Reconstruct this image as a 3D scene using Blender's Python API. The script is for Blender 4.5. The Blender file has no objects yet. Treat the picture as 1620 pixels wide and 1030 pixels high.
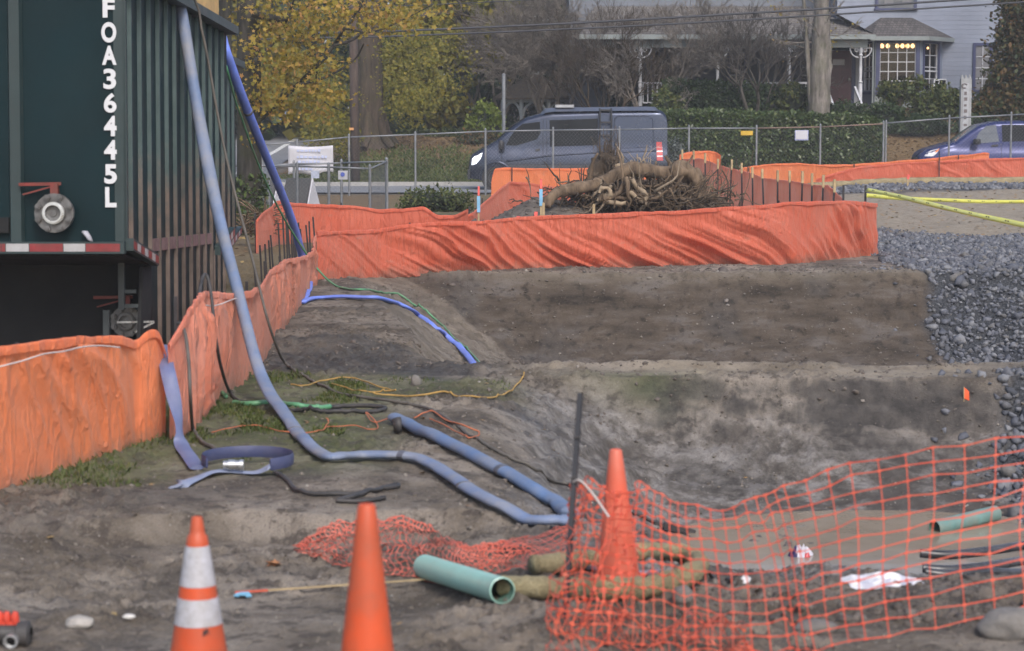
import bpy, bmesh, math, random
import numpy as np
from mathutils import Vector, Matrix, noise as mnoise

random.seed(7)
RNG = np.random.default_rng(11)
scene = bpy.context.scene
COL = scene.collection

# ------------------------------------------------------------------ camera
F_PX, CX, CY, HORIZON, CAM_H = 3500.0, 810.0, 515.0, 184.0, 2.23
PITCH = math.atan((CY - HORIZON) / F_PX)
cam_data = bpy.data.cameras.new('camera')
cam_data.sensor_width = 36.0
cam_data.lens = F_PX / 1620.0 * 36.0
cam_data.clip_start, cam_data.clip_end = 0.1, 2000.0
cam_data.dof.use_dof = True
cam_data.dof.focus_distance = 34.0
cam_data.dof.aperture_fstop = 4.0
cam = bpy.data.objects.new('camera', cam_data)
cam.location = (0, 0, CAM_H)
cam.rotation_euler = (math.pi / 2 - PITCH, 0, 0)
COL.objects.link(cam)
scene.camera = cam

# ------------------------------------------------------------------ light
SUN_EL, SUN_AZ = math.radians(44), math.radians(163)      # high, behind the camera and a little to its right
world = bpy.data.worlds.new('World'); scene.world = world
world.use_nodes = True
wt = world.node_tree
sky = wt.nodes.new('ShaderNodeTexSky'); sky.sky_type = 'NISHITA'
sky.sun_disc = False; sky.sun_elevation = SUN_EL; sky.sun_rotation = SUN_AZ
sky.dust_density = 3.0; sky.ozone_density = 1.0; sky.air_density = 1.0
wt.links.new(sky.outputs[0], wt.nodes['Background'].inputs[0])
wt.nodes['Background'].inputs[1].default_value = 0.14
sun_data = bpy.data.lights.new('sun', 'SUN')
sun_data.energy = 1.25; sun_data.angle = math.radians(16); sun_data.color = (1.0, 0.965, 0.935)
sun = bpy.data.objects.new('sun', sun_data); COL.objects.link(sun)
sd = Vector((math.sin(SUN_AZ) * math.cos(SUN_EL), math.cos(SUN_AZ) * math.cos(SUN_EL), math.sin(SUN_EL)))
sun.rotation_euler = sd.to_track_quat('Z', 'Y').to_euler()
scene.view_settings.view_transform = 'Standard'
scene.view_settings.look = 'None'
scene.view_settings.exposure = 0.74
scene.view_settings.gamma = 1.0

# ------------------------------------------------------------------ numeric helpers
def ss(a, b, x):
    t = np.clip((x - a) / (b - a), 0, 1); return t * t * (3 - 2 * t)
def lin(a, b, x):
    return np.clip((x - a) / (b - a), 0, 1)
def _hash(ix, iy, seed):
    n = (ix.astype(np.int64) * 374761393 + iy.astype(np.int64) * 668265263 + seed * 974634777) & 0x7fffffff
    n = ((n ^ (n >> 13)) * 1274126177) & 0x7fffffff
    n = n ^ (n >> 16)
    return (n & 0xffff) / 65535.0
def vn(x, y, seed=0):
    x = np.asarray(x, float); y = np.asarray(y, float)
    ix, iy = np.floor(x), np.floor(y); fx, fy = x - ix, y - iy
    fx = fx * fx * (3 - 2 * fx); fy = fy * fy * (3 - 2 * fy)
    a = _hash(ix, iy, seed); b = _hash(ix + 1, iy, seed); c = _hash(ix, iy + 1, seed); d = _hash(ix + 1, iy + 1, seed)
    return (a + (b - a) * fx) * (1 - fy) + (c + (d - c) * fx) * fy
def fbm(x, y, octv=4, seed=0):
    s = 0; a = 1.0; t = 0
    for i in range(octv):
        s = s + a * vn(x * 2 ** i + 13.7 * i, y * 2 ** i - 7.1 * i, seed + i); t += a; a *= .5
    return s / t - .5

def ray(px, py):
    x = (px - CX) / F_PX; y = -(py - CY) / F_PX
    c, s = math.cos(PITCH), math.sin(PITCH)
    return Vector((x, y * s + c, y * c - s))
CAMV = Vector((0, 0, CAM_H))
def P(px, py, Y):
    """world point seen at photo pixel (px, py), Y metres in front of the camera"""
    d = ray(px, py); return CAMV + d * (Y / d.y)
def GZ(px, py, z=0.0):
    d = ray(px, py); return CAMV + d * ((z - CAM_H) / d.z)
def xpix(px, Y): return P(px, HORIZON, Y).x

# ------------------------------------------------------------------ terrain height
def H(X, Y):
    X = np.asarray(X, float); Y = np.asarray(Y, float)
    z = 0 * X
    # far slope: side street climbs away, lawn and house mound
    z = z + .04 * (np.clip(Y, 70, 138) - 70)
    z = z + ss(69.8, 76, Y) * ss(-8.0, -4.5, X) * (1.15 + .75 * ss(3, 8, X)) - .6 * ss(80, 90, Y) * ss(-8, -4.5, X)
    z = z + ss(3, 11, X) * (.45 * ss(40, 57, Y) - .12 * ss(60, 63, Y))
    far = ss(60, 63, Y)
    # near trench
    wig = .22 * fbm(X * .8, Y * 0 + 3, 3, 5)
    wig2 = .35 * fbm(Y * .5, X * 0 + 9, 3, 8)
    tb = lin(17.0 + wig, 18.85 + wig * .5, Y)
    fN = lin(10.5, 14.7, Y) * (1 - .45 * tb ** 1.2 - .55 * tb ** 6)
    lN = ss(-.35 + wig2, 1.45 + wig2, X); rN = 1 - ss(3.9, 6.6, X - .08 * (Y - 16))
    tN = np.clip(fN * lN * rN, 0, 1)
    z = z - .88 * tN
    # far trench
    xl = -1.0 - 1.3 * lin(22.5, 31.5, Y) + wig2 * .5
    fF = lin(19.75 + .2 * wig, 21.6, Y) * (1 - lin(29.7 + wig * .8, 31.6 + wig * .5, Y) ** 1.5)
    lF = lin(xl, .3 + wig2 * .3, X); rF = 1 - lin(6.6, 9.6, X)
    tF = np.clip(fF * lF * rF, 0, 1)
    z = z - 1.2 * tF
    # crest of loose soil between the trenches, dark spoil on the left bench
    z = z + .05 * np.exp(-((Y - 19.5) / .12) ** 2) * ss(-.1, .6, X) * (.1 + 1.6 * vn(X * 1.6, Y * .3, 2))
    z = z + .16 * np.exp(-((Y - 21.3) / .75) ** 2) * ss(-3.6, -2.6, X) * (1 - ss(-1.7, -.9, X)) * (.5 + vn(X * 1.7, Y * 1.7, 21))
    # low ledge in the foreground
    led = 12.35 + 1.0 * fbm(X * .8, X * 0 + 1, 3, 14)
    z = z - .15 * (1 - lin(led - .16, led, Y)) * ss(-3.2, -1.7, X) * (1 - ss(-.5, .2, X)) * ss(9.6, 10.6, Y)
    z = z + .10 * np.exp(-(((X + .15) / .17) ** 2 + ((Y - 11.55) / .25) ** 2))
    z = z - .09 * np.exp(-(((X + .10) / .16) ** 2 + ((Y - 11.25) / .22) ** 2))
    # rubble lip in front of the trench
    z = z + .09 * np.exp(-((Y - 10.15) / .35) ** 2) * ss(.9, 1.5, X) * vn(X * 3.0, Y * 2.0, 31)
    # debris mound with the stump
    z = z + .42 * np.exp(-(((X - 2.2) / 2.0) ** 2 + ((Y - 42) / 2.2) ** 2)) + .50 * np.exp(-(((X - .45) / .9) ** 2 + ((Y - 41.6) / 1.2) ** 2))
    # gravel bank under the right hand silt fence
    # roughness
    near = 1 - far
    r = .05 * fbm(X * .9, Y * .9, 3, 3) + .035 * fbm(X * 3.5, Y * 3.5, 3, 4) * (1 + 1.2 * (tN * (1 - tN) * 4 + tF * (1 - tF) * 4))
    r = r + .030 * fbm(X * 7, Y * 7, 4, 6) + (.08 * np.clip(fbm(X * 12, Y * 12, 3, 46), -.04, 1) + .06 * np.clip(fbm(X * 27, Y * 27, 2, 47), -.04, 1)) * (Y < 34) * (.25 + ss(-.04, .16, fbm(X * 1.1, Y * .8, 3, 48)))
    wall = np.clip((tF * (1 - tF) * 4) + (tN * (1 - tN) * 4), 0, 1)
    rb = .24 * np.abs(fbm(X * .8, z * 3 + Y * .3, 4, 17)) + .20 * np.abs(fbm(X * 1.9, z * 8 + Y, 4, 19)) + .10 * np.abs(fbm(X * 5, Y * 5, 3, 23))
    z = z + near * (r - wall * (rb - .06))
    z = z + far * .04 * fbm(X * .4, Y * .4, 3, 9) * (1 - (1 - ss(69, 70, Y)) * 1.0)
    return z
def h1(x, y): return float(H(np.array([x]), np.array([y]))[0])
def GT(px, py, lift=0.0):
    """point of the terrain seen at photo pixel"""
    d = ray(px, py)
    t = np.geomspace(6.5, 140, 1500)
    X, Y, Z = d.x * t, d.y * t, CAM_H + d.z * t
    hit = np.nonzero(Z <= H(X, Y))[0]
    k = hit[0] if len(hit) else len(t) - 1
    return Vector((X[k], Y[k], h1(X[k], Y[k]) + lift))

# ------------------------------------------------------------------ material helpers
MATS = {}
def nodes(name):
    m = bpy.data.materials.new(name); m.use_nodes = True
    nt = m.node_tree; b = nt.nodes['Principled BSDF']
    return m, nt, b
def N(nt, t, **kw):
    n = nt.nodes.new(t)
    for k, v in kw.items():
        if k in n.inputs: n.inputs[k].default_value = v
        else: setattr(n, k, v)
    return n
def ramp(nt, fac, stops):
    r = nt.nodes.new('ShaderNodeValToRGB'); e = r.color_ramp.elements
    while len(e) < len(stops): e.new(.5)
    for i, (p, c) in enumerate(stops):
        e[i].position = p; e[i].color = (*c, 1)
    nt.links.new(fac, r.inputs[0]); return r.outputs[0]
def mix(nt, fac, a, b, mode='MIX'):
    m = nt.nodes.new('ShaderNodeMix'); m.data_type = 'RGBA'; m.blend_type = mode
    for sock, v in ((m.inputs[0], fac), (m.inputs[6], a), (m.inputs[7], b)):
        if isinstance(v, (int, float)): sock.default_value = v
        elif isinstance(v, tuple): sock.default_value = (*v, 1) if len(v) == 3 else v
        else: nt.links.new(v, sock)
    return m.outputs[2]
def mth(nt, op, a, b=0.0, clamp=False):
    m = nt.nodes.new('ShaderNodeMath'); m.operation = op; m.use_clamp = clamp
    for s, v in ((m.inputs[0], a), (m.inputs[1], b)):
        if isinstance(v, (int, float)): s.default_value = v
        else: nt.links.new(v, s)
    return m.outputs[0]
def noise_(nt, scale, detail=4, rough=.55, coord='Object', vscale=None):
    tc = nt.nodes.new('ShaderNodeTexCoord'); n = nt.nodes.new('ShaderNodeTexNoise')
    n.inputs['Scale'].default_value = scale; n.inputs['Detail'].default_value = detail; n.inputs['Roughness'].default_value = rough
    if vscale:
        mp = nt.nodes.new('ShaderNodeMapping'); mp.inputs['Scale'].default_value = vscale
        nt.links.new(tc.outputs[coord], mp.inputs[0]); nt.links.new(mp.outputs[0], n.inputs[0])
    else: nt.links.new(tc.outputs[coord], n.inputs[0])
    return n.outputs[0]
def bump(nt, b, hgt, dist=.01, strength=1.0):
    n = nt.nodes.new('ShaderNodeBump'); n.inputs['Distance'].default_value = dist; n.inputs['Strength'].default_value = strength
    nt.links.new(hgt, n.inputs['Height']); nt.links.new(n.outputs[0], b.inputs['Normal']); return n
def mat(name, c, rough=.6, metal=0.0, var=.25, scale=3.0, dirt=None, dirt_amt=.5, bmp=0.0, bscale=40, spec=.5, coat=0.0):
    """plain painted / plastic / metal surface with uneven tone, optional dirt film and bump"""
    if name in MATS: return MATS[name]
    m, nt, b = nodes(name)
    n1 = noise_(nt, scale, 6, .6)
    lo = tuple(x * (1 - var) for x in c); hi = tuple(min(1, x * (1 + var)) for x in c)
    col = ramp(nt, n1, [(.3, lo), (.7, hi)])
    if dirt:
        n2 = noise_(nt, scale * .6, 8, .68)
        f = ramp(nt, n2, [(.5 - .12, (0, 0, 0)), (.5 + .2, (dirt_amt,) * 3)])
        col = mix(nt, f, col, dirt)
    nt.links.new(col, b.inputs['Base Color'])
    rr = ramp(nt, n1, [(.3, (max(0, rough - .1),) * 3), (.7, (min(1, rough + .1),) * 3)])
    nt.links.new(rr, b.inputs['Roughness'])
    b.inputs['Metallic'].default_value = metal; b.inputs['Specular IOR Level'].default_value = spec
    b.inputs['Coat Weight'].default_value = coat
    if bmp: bump(nt, b, noise_(nt, bscale, 5, .6), bmp)
    MATS[name] = m; return m
def leafmat(name, cols, trans=.3, rough=.55, spec=.3):
    m, nt, b = nodes(name)
    g = nt.nodes.new('ShaderNodeNewGeometry')
    k = len(cols)
    col = ramp(nt, g.outputs['Random Per Island'], [((i + .0) / max(1, k - 1), c) for i, c in enumerate(cols)])
    n1 = noise_(nt, .9, 3, .5)
    col = mix(nt, ramp(nt, n1, [(.35, (0, 0, 0)), (.65, (.45,) * 3)]), col, tuple(c * .6 for c in cols[0]))
    nt.links.new(col, b.inputs['Base Color']); b.inputs['Roughness'].default_value = rough; b.inputs['Specular IOR Level'].default_value = spec
    t = nt.nodes.new('ShaderNodeBsdfTranslucent'); nt.links.new(col, t.inputs[0])
    mx = nt.nodes.new('ShaderNodeMixShader'); mx.inputs[0].default_value = trans
    nt.links.new(b.outputs[0], mx.inputs[1]); nt.links.new(t.outputs[0], mx.inputs[2])
    nt.links.new(mx.outputs[0], nt.nodes['Material Output'].inputs[0])
    MATS[name] = m; return m
def barkmat(name, a, c, moss=None, moss_amt=.5):
    m, nt, b = nodes(name)
    n1 = noise_(nt, 9, 7, .65, vscale=(1, 1, .18))
    col = ramp(nt, n1, [(.32, a), (.68, c)])
    if moss:
        n2 = noise_(nt, 2.2, 6, .65)
        col = mix(nt, ramp(nt, n2, [(.42, (0, 0, 0)), (.62, (moss_amt,) * 3)]), col, moss)
    nt.links.new(col, b.inputs['Base Color']); b.inputs['Roughness'].default_value = .9
    bump(nt, b, n1, .03, 1.0)
    MATS[name] = m; return m
def emit(name, c, s):
    m, nt, b = nodes(name)
    b.inputs['Base Color'].default_value = (*c, 1)
    b.inputs['Emission Color'].default_value = (*c, 1); b.inputs['Emission Strength'].default_value = s
    MATS[name] = m; return m

# ------------------------------------------------------------------ mesh helpers
class MB:
    def __init__(s): s.v = []; s.f = []; s.m = []
    def add(s, vs, fs, mi=0):
        o = len(s.v); s.v += [tuple(v) for v in vs]; s.f += [tuple(i + o for i in f) for f in fs]; s.m += [mi] * len(fs)
    def box(s, lo, hi, M=None, mi=0):
        x0, y0, z0 = lo; x1, y1, z1 = hi
        vs = [Vector(p) for p in ((x0, y0, z0), (x1, y0, z0), (x1, y1, z0), (x0, y1, z0), (x0, y0, z1), (x1, y0, z1), (x1, y1, z1), (x0, y1, z1))]
        if M: vs = [M @ v for v in vs]
        s.add(vs, [(0, 3, 2, 1), (4, 5, 6, 7), (0, 1, 5, 4), (1, 2, 6, 5), (2, 3, 7, 6), (3, 0, 4, 7)], mi)
    def bar(s, a, b, w, d=None, up=(0, 0, 1), mi=0):
        """square bar from a to b"""
        a, b = Vector(a), Vector(b); t = (b - a).normalized(); u = Vector(up)
        if abs(t.dot(u)) > .98: u = Vector((0, 1, 0))
        r = t.cross(u).normalized(); n = r.cross(t); d = d or w
        vs = [p + r * (i * w / 2) + n * (j * d / 2) for p in (a, b) for i, j in ((-1, -1), (1, -1), (1, 1), (-1, 1))]
        s.add(vs, [(0, 1, 2, 3), (7, 6, 5, 4), (0, 4, 5, 1), (1, 5, 6, 2), (2, 6, 7, 3), (3, 7, 4, 0)], mi)
    def tube(s, pts, r, n=8, caps=True, mi=0, flat=None, up=None):
        """pts polyline; r radius or list; flat=(wide, thick) factors against world up"""
        pts = [Vector(p) for p in pts]; m = len(pts)
        rs = r if isinstance(r, (list, tuple, np.ndarray)) else [r] * m
        o = len(s.v); prev = None
        for i, p in enumerate(pts):
            t = (pts[min(i + 1, m - 1)] - pts[max(i - 1, 0)])
            if t.length < 1e-9: t = Vector((0, 0, 1))
            t.normalize()
            if up is not None:
                a = t.cross(Vector(up))
                a = a.normalized() if a.length > 1e-4 else t.orthogonal().normalized()
            elif prev is None: a = t.orthogonal().normalized()
            else:
                a = prev - t * prev.dot(t); a = a.normalized() if a.length > 1e-6 else t.orthogonal().normalized()
            prev = a; b = t.cross(a)
            fa, fb = flat[i] if isinstance(flat, list) else (flat or (1, 1))
            for k in range(n):
                th = 2 * math.pi * k / n
                s.v.append(tuple(p + a * (math.cos(th) * rs[i] * fa) + b * (math.sin(th) * rs[i] * fb)))
        for i in range(m - 1):
            for k in range(n):
                s.f.append((o + i * n + k, o + i * n + (k + 1) % n, o + (i + 1) * n + (k + 1) % n, o + (i + 1) * n + k)); s.m.append(mi)
        if caps:
            s.f.append(tuple(o + k for k in range(n))[::-1]); s.f.append(tuple(o + (m - 1) * n + k for k in range(n))); s.m += [mi, mi]
    def lathe(s, prof, c=(0, 0, 0), n=32, M=None, mi=0):
        o = len(s.v); c = Vector(c)
        for r, z in prof:
            for k in range(n):
                th = 2 * math.pi * k / n; p = Vector((r * math.cos(th), r * math.sin(th), z))
                s.v.append(tuple((M @ p if M else p) + c))
        for i in range(len(prof) - 1):
            for k in range(n):
                s.f.append((o + i * n + k, o + i * n + (k + 1) % n, o + (i + 1) * n + (k + 1) % n, o + (i + 1) * n + k)); s.m.append(mi)
    def prism(s, poly, off, mi=0):
        """closed polygon (3D pts) extruded by vector off"""
        k = len(poly); a = [Vector(p) for p in poly]; b = [p + Vector(off) for p in a]
        s.add(a + b, [tuple(range(k))[::-1], tuple(range(k, 2 * k))] + [(i, (i + 1) % k, k + (i + 1) % k, k + i) for i in range(k)], mi)
    def grid(s, G, mi=0, wrap=False):
        """G [rows][cols] of points"""
        o = len(s.v); R, C = len(G), len(G[0])
        for row in G: s.v += [tuple(p) for p in row]
        for i in range(R - 1):
            for j in range(C - (0 if wrap else 1)):
                s.f.append((o + i * C + j, o + i * C + (j + 1) % C, o + (i + 1) * C + (j + 1) % C, o + (i + 1) * C + j)); s.m.append(mi)
    def build(s, name, mats, parent=None, smooth=False, sharp=None, fix=True):
        me = bpy.data.meshes.new(name)
        off = parent.location if parent is not None else Vector((0, 0, 0))
        if parent is not None and parent.parent is not None: off = off + parent.parent.location
        vs = np.array(s.v, float).reshape(-1, 3) - np.array(off)
        me.from_pydata(vs.tolist(), [], s.f)
        if not isinstance(mats, (list, tuple)): mats = [mats]
        for m in mats: me.materials.append(m)
        me.polygons.foreach_set('material_index', s.m)
        if fix:
            bm = bmesh.new(); bm.from_mesh(me); bmesh.ops.recalc_face_normals(bm, faces=bm.faces); bm.to_mesh(me); bm.free()
        if smooth:
            me.polygons.foreach_set('use_smooth', [True] * len(me.polygons))
            if sharp: me.set_sharp_from_angle(angle=math.radians(sharp))
        me.update()
        o = bpy.data.objects.new(name, me); COL.objects.link(o)
        if parent is not None: o.parent = parent
        return o
def fastmesh(name, V, k, material, parent=None, smooth=False, matidx=None):
    """V (n*k,3): n separate k-gons"""
    n = len(V) // k
    me = bpy.data.meshes.new(name)
    if parent is not None:
        off = parent.location + (parent.parent.location if parent.parent is not None else Vector((0, 0, 0)))
        V = V - np.array(off)
    me.vertices.add(len(V)); me.vertices.foreach_set('co', np.asarray(V, np.float32).ravel())
    me.loops.add(n * k); me.loops.foreach_set('vertex_index', np.arange(n * k, dtype=np.int32))
    me.polygons.add(n); me.polygons.foreach_set('loop_start', np.arange(0, n * k, k, dtype=np.int32))
    me.update(calc_edges=True); me.validate()
    for m in (material if isinstance(material, (list, tuple)) else [material]): me.materials.append(m)
    if matidx is not None: me.polygons.foreach_set('material_index', matidx)
    o = bpy.data.objects.new(name, me); COL.objects.link(o)
    if parent is not None: o.parent = parent
    return o
def tag(o, label, cat, group=None, kind=None):
    o['label'] = label; o['category'] = cat
    if group: o['group'] = group
    if kind: o['kind'] = kind
    return o
def struct(o): o['kind'] = 'structure'; return o
def stuff(o, label, cat): o['kind'] = 'stuff'; o['label'] = label; o['category'] = cat; return o
def thing(name, label, cat, loc=(0, 0, 0), group=None):
    o = bpy.data.objects.new(name, None); COL.objects.link(o); o.location = loc; o.empty_display_size = .2
    return tag(o, label, cat, group)
def dup(root, loc, label=None, rz=None, scale=None):
    r = root.copy(); COL.objects.link(r); r.location = loc
    if rz is not None: r.rotation_euler = (r.rotation_euler[0], r.rotation_euler[1], rz)
    if scale is not None: r.scale = scale
    if label: r['label'] = label
    for ch in root.children:
        c = ch.copy(); COL.objects.link(c); c.parent = r
        for g in ch.children:
            d = g.copy(); COL.objects.link(d); d.parent = c
    return r
def smoothpts(pts, sub=8):
    pts = [Vector(p) for p in pts]
    if len(pts) < 3: return pts
    out = []
    for i in range(len(pts) - 1):
        p0 = pts[max(i - 1, 0)]; p1 = pts[i]; p2 = pts[i + 1]; p3 = pts[min(i + 2, len(pts) - 1)]
        for k in range(sub):
            t = k / sub
            out.append(.5 * ((2 * p1) + (p2 - p0) * t + (2 * p0 - 5 * p1 + 4 * p2 - p3) * t * t + (3 * p1 - p0 - 3 * p2 + p3) * t ** 3))
    out.append(pts[-1]); return out
def rotm(a, axis): return Matrix.Rotation(a, 3, axis)

# ================================================================== GROUND
def ground_material():
    m, nt, b = nodes('ground_soil')
    def at(n):
        a = nt.nodes.new('ShaderNodeAttribute'); a.attribute_name = n; return a.outputs['Fac']
    nA = noise_(nt, 1.1, 8, .62); nB = noise_(nt, 6, 7, .65); nC = noise_(nt, 38, 6, .7); nD = noise_(nt, .9, 9, .7); nE = noise_(nt, 110, 4, .7)
    soil = ramp(nt, nA, [(.38, (0.095, 0.076, 0.057)), (.49, (0.185, 0.154, 0.122)), (.60, (0.280, 0.240, 0.198))])
    soil = mix(nt, ramp(nt, nB, [(.40, (.85,) * 3), (.48, (0,) * 3)]), soil, (0.071, 0.057, 0.047))
    soil = mix(nt, ramp(nt, nD, [(.53, (0,) * 3), (.62, (.75,) * 3)]), soil, (0.071, 0.059, 0.049))
    soil = mix(nt, .45, soil, ramp(nt, nE, [(.3, (.35,) * 3), (.5, (1,) * 3), (.7, (1.5,) * 3)]), 'MULTIPLY')
    soil = mix(nt, ramp(nt, nC, [(.55, (0,) * 3), (.72, (.6,) * 3)]), soil, (0.302, 0.269, 0.235))
    soil = mix(nt, ramp(nt, nC, [(.28, (.6,) * 3), (.40, (0,) * 3)]), soil, (0.050, 0.042, 0.038))
    # banded cut face: moist soil colour, darkened further for its lack of sky light
    wall_n = noise_(nt, 1.3, 7, .65, vscale=(.7, .7, 3.2))
    wall = ramp(nt, wall_n, [(.30, (0.022, 0.017, 0.013)), (.40, (0.059, 0.045, 0.033)), (.52, (0.091, 0.071, 0.054)), (.62, (0.126, 0.109, 0.097)), (.72, (0.088, 0.067, 0.047))])
    wall = mix(nt, ramp(nt, nC, [(.56, (0,) * 3), (.72, (.5,) * 3)]), wall, (0.168, 0.139, 0.105))
    wall = mix(nt, ramp(nt, nB, [(.33, (.8,) * 3), (.46, (0,) * 3)]), wall, (0.022, 0.018, 0.015))
    col = mix(nt, at('wall'), soil, wall)
    grey = ramp(nt, nB, [(.38, (0.080, 0.070, 0.061)), (.49, (0.165, 0.149, 0.134)), (.60, (0.265, 0.246, 0.230))])
    grey = mix(nt, ramp(nt, nC, [(.32, (.55,) * 3), (.45, (0,) * 3)]), grey, (0.059, 0.053, 0.050))
    grey = mix(nt, .5, grey, ramp(nt, nE, [(.3, (.35,) * 3), (.5, (1,) * 3), (.7, (1.5,) * 3)]), 'MULTIPLY')
    grey = mix(nt, ramp(nt, nD, [(.50, (0,) * 3), (.60, (.85,) * 3)]), grey, (0.071, 0.060, 0.052))
    col = mix(nt, at('grey'), col, grey)
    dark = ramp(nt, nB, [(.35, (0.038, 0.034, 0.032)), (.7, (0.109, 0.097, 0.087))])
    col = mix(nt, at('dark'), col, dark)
    tan = ramp(nt, nB, [(.3, (0.210, 0.172, 0.126)), (.7, (0.336, 0.290, 0.227))])
    col = mix(nt, at('tan'), col, tan)
    grv = ramp(nt, nC, [(.35, (0.014, 0.015, 0.018)), (.5, (0.040, 0.043, 0.050)), (.68, (0.11, 0.115, 0.125))])
    col = mix(nt, at('gravel'), col, grv)
    gr = ramp(nt, nB, [(.3, (.036, .056, .012)), (.5, (.070, .098, .024)), (.7, (.125, .145, .046))])
    gmask = mth(nt, 'MULTIPLY', at('grass'), ramp(nt, nB, [(.36, (.45,) * 3), (.52, (1,) * 3)]))
    col = mix(nt, gmask, col, gr)
    lt = ramp(nt, nC, [(.3, (0.063, 0.046, 0.025)), (.48, (0.139, 0.092, 0.046)), (.62, (0.218, 0.147, 0.067)), (.75, (0.109, 0.101, 0.042))])
    col = mix(nt, at('litter'), col, lt)
    nt.links.new(col, b.inputs['Base Color'])
    ro = mth(nt, 'SUBTRACT', .92, mth(nt, 'MULTIPLY', at('wet'), .55))
    nt.links.new(ro, b.inputs['Roughness']); b.inputs['Specular IOR Level'].default_value = .35
    hsum = mth(nt, 'ADD', mth(nt, 'ADD', mth(nt, 'MULTIPLY', nB, .6), mth(nt, 'MULTIPLY', nC, .6)), mth(nt, 'MULTIPLY', nE, .25))
    bump(nt, b, hsum, .045, .9)
    return m

def build_ground():
    Ys = np.concatenate([np.linspace(2, 7.9, 12), np.geomspace(8, 36, 820), np.geomspace(36.2, 76, 150)[0:], np.geomspace(77, 160, 70), np.geomspace(170, 900, 10)])
    ts = np.concatenate([np.linspace(-1.4, -.34, 30)[:-1], np.linspace(-.34, .34, 640), np.linspace(.34, 1.4, 30)[1:]])
    YY, TT = np.meshgrid(Ys, ts, indexing='ij'); XX = TT * (YY + 1.0)
    ZZ = H(XX, YY)
    R, C = XX.shape
    me = bpy.data.meshes.new('ground')
    co = np.stack([XX, YY, ZZ], -1).reshape(-1, 3)
    idx = np.arange(R * C).reshape(R, C)
    q = np.stack([idx[:-1, :-1], idx[:-1, 1:], idx[1:, 1:], idx[1:, :-1]], -1).reshape(-1)
    n = len(q) // 4
    me.vertices.add(len(co)); me.vertices.foreach_set('co', co.astype(np.float32).ravel())
    me.loops.add(len(q)); me.loops.foreach_set('vertex_index', q.astype(np.int32))
    me.polygons.add(n); me.polygons.foreach_set('loop_start', np.arange(0, n * 4, 4, dtype=np.int32))
    me.update(calc_edges=True)
    me.polygons.foreach_set('use_smooth', [True] * n)
    X, Y, Z = co[:, 0], co[:, 1], co[:, 2]
    nz = fbm(X * 1.4, Y * 1.4, 4, 40); nz2 = fbm(X * .5, Y * .5, 3, 44)
    A = {}
    XL_ = .15 - (Y - 29.7) * .97
    slope_ = (H(X, Y + .06) - H(X, Y - .06)) / .12
    xl_ = -1.0 - 1.3 * lin(22.5, 31.5, Y); lF_ = ss(xl_ - .05, xl_ + .15, X) * (1 - ss(.1, .3, X - (30.2 - Y) * .0)) * ss(20.2, 21.0, Y) * (1 - ss(31.3, 31.7, Y)) * (1 - ss(-.12, .04, X - XL_) * ss(29.0, 29.3, Y))
    farw = ss(29.2, 29.9, Y) * (1 - ss(31.4, 31.9, Y)) * ss(-2.6, -2.0, X)
    A['wall'] = np.clip(farw * ss(-.08, .10, X - XL_ + .3 * nz) + .2 * ss(20.5, 21.2, Y) * (1 - ss(32, 32.5, Y)) * ss(-1.3, .1, X) + .3 * ss(-4, -3, X) * (1 - ss(-1.3, -.6, X)) * ss(19.2, 20, Y) * (1 - ss(30, 32, Y)), 0, 1)
    A['grey'] = np.clip(ss(-.25, .35, X + nz * .5) * ss(10.9, 12.2, Y) * (1 - ss(18.3, 18.9, Y + nz * .5)), 0, 1)
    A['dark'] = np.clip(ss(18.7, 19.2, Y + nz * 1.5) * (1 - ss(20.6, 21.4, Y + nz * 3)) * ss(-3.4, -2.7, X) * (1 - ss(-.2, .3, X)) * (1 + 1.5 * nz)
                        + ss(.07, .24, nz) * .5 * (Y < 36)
                        + ss(.75, 1.5, slope_ + nz * 1.2) * ss(17.3, 17.6, Y) * (1 - ss(18.95, 19.1, Y)) * ss(-.3, .4, X) * .95 + .5 * ss(36, 38, Y) * (1 - ss(48, 52, Y)) * (1 - ss(4.5, 5.5, X)), 0, 1)  # slope term colours undercut shade onto the steep drop below the crest
    A['tan'] = np.clip(ss(18.85, 19.05, Y) * (1 - ss(19.8, 20.1, Y)) * ss(-.3, .3, X) * np.clip(.72 + 1.4 * nz, .15, 1) + .22 * lF_ + np.exp(-((Y - 31.75) / .22) ** 2) * ss(-2, 0, X) * .5
                       + ss(39, 42, Y + nz * 4 + (X - 9) * .9) * (1 - ss(54, 56, Y + nz2 * 6)) * ss(6, 7, X + nz), 0, 1)
    bx = np.where(Y < 25, 3.85 + .08 * (Y - 16), 5.85)
    gv = ss(bx - .12, bx + .15, X + nz * .55) * ss(15, 16, Y) * (1 - np.exp(-((Y - 19.75) / .5) ** 2) * (X < 6.5))
    gv = gv * (1 - A['tan'] * (Y > 36)) * (1 - ss(63, 63.4, Y))
    A['gravel'] = np.clip(gv, 0, 1)
    gl = ss(-3.6, -2.5, X + .25 * nz) * (1 - ss(-1.15, -.55, X + .6 * nz)) * ss(13.4, 14.2, Y + nz) * (1 - ss(18.6, 19.3, Y))
    gl2 = ss(-3.9, -3.4, X) * (1 - ss(-2.35, -1.9, X + .3 * nz)) * ss(13.0, 13.7, Y) * (1 - ss(16.5, 17.5, Y))
    g3 = ss(-1.5, -.9, X) * (1 - ss(-.2, .3, X)) * ss(17.3, 17.7, Y) * (1 - ss(18.4, 18.9, Y)) * .7
    g4 = np.exp(-(((X - 1.0) / .5) ** 2 + ((Y - 18.95) / .25) ** 2)) * .9
    lawn = ss(69.9, 70.2, Y) * ss(-8.2, -7.8, X) * (1 - ss(84, 90, Y))
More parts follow.
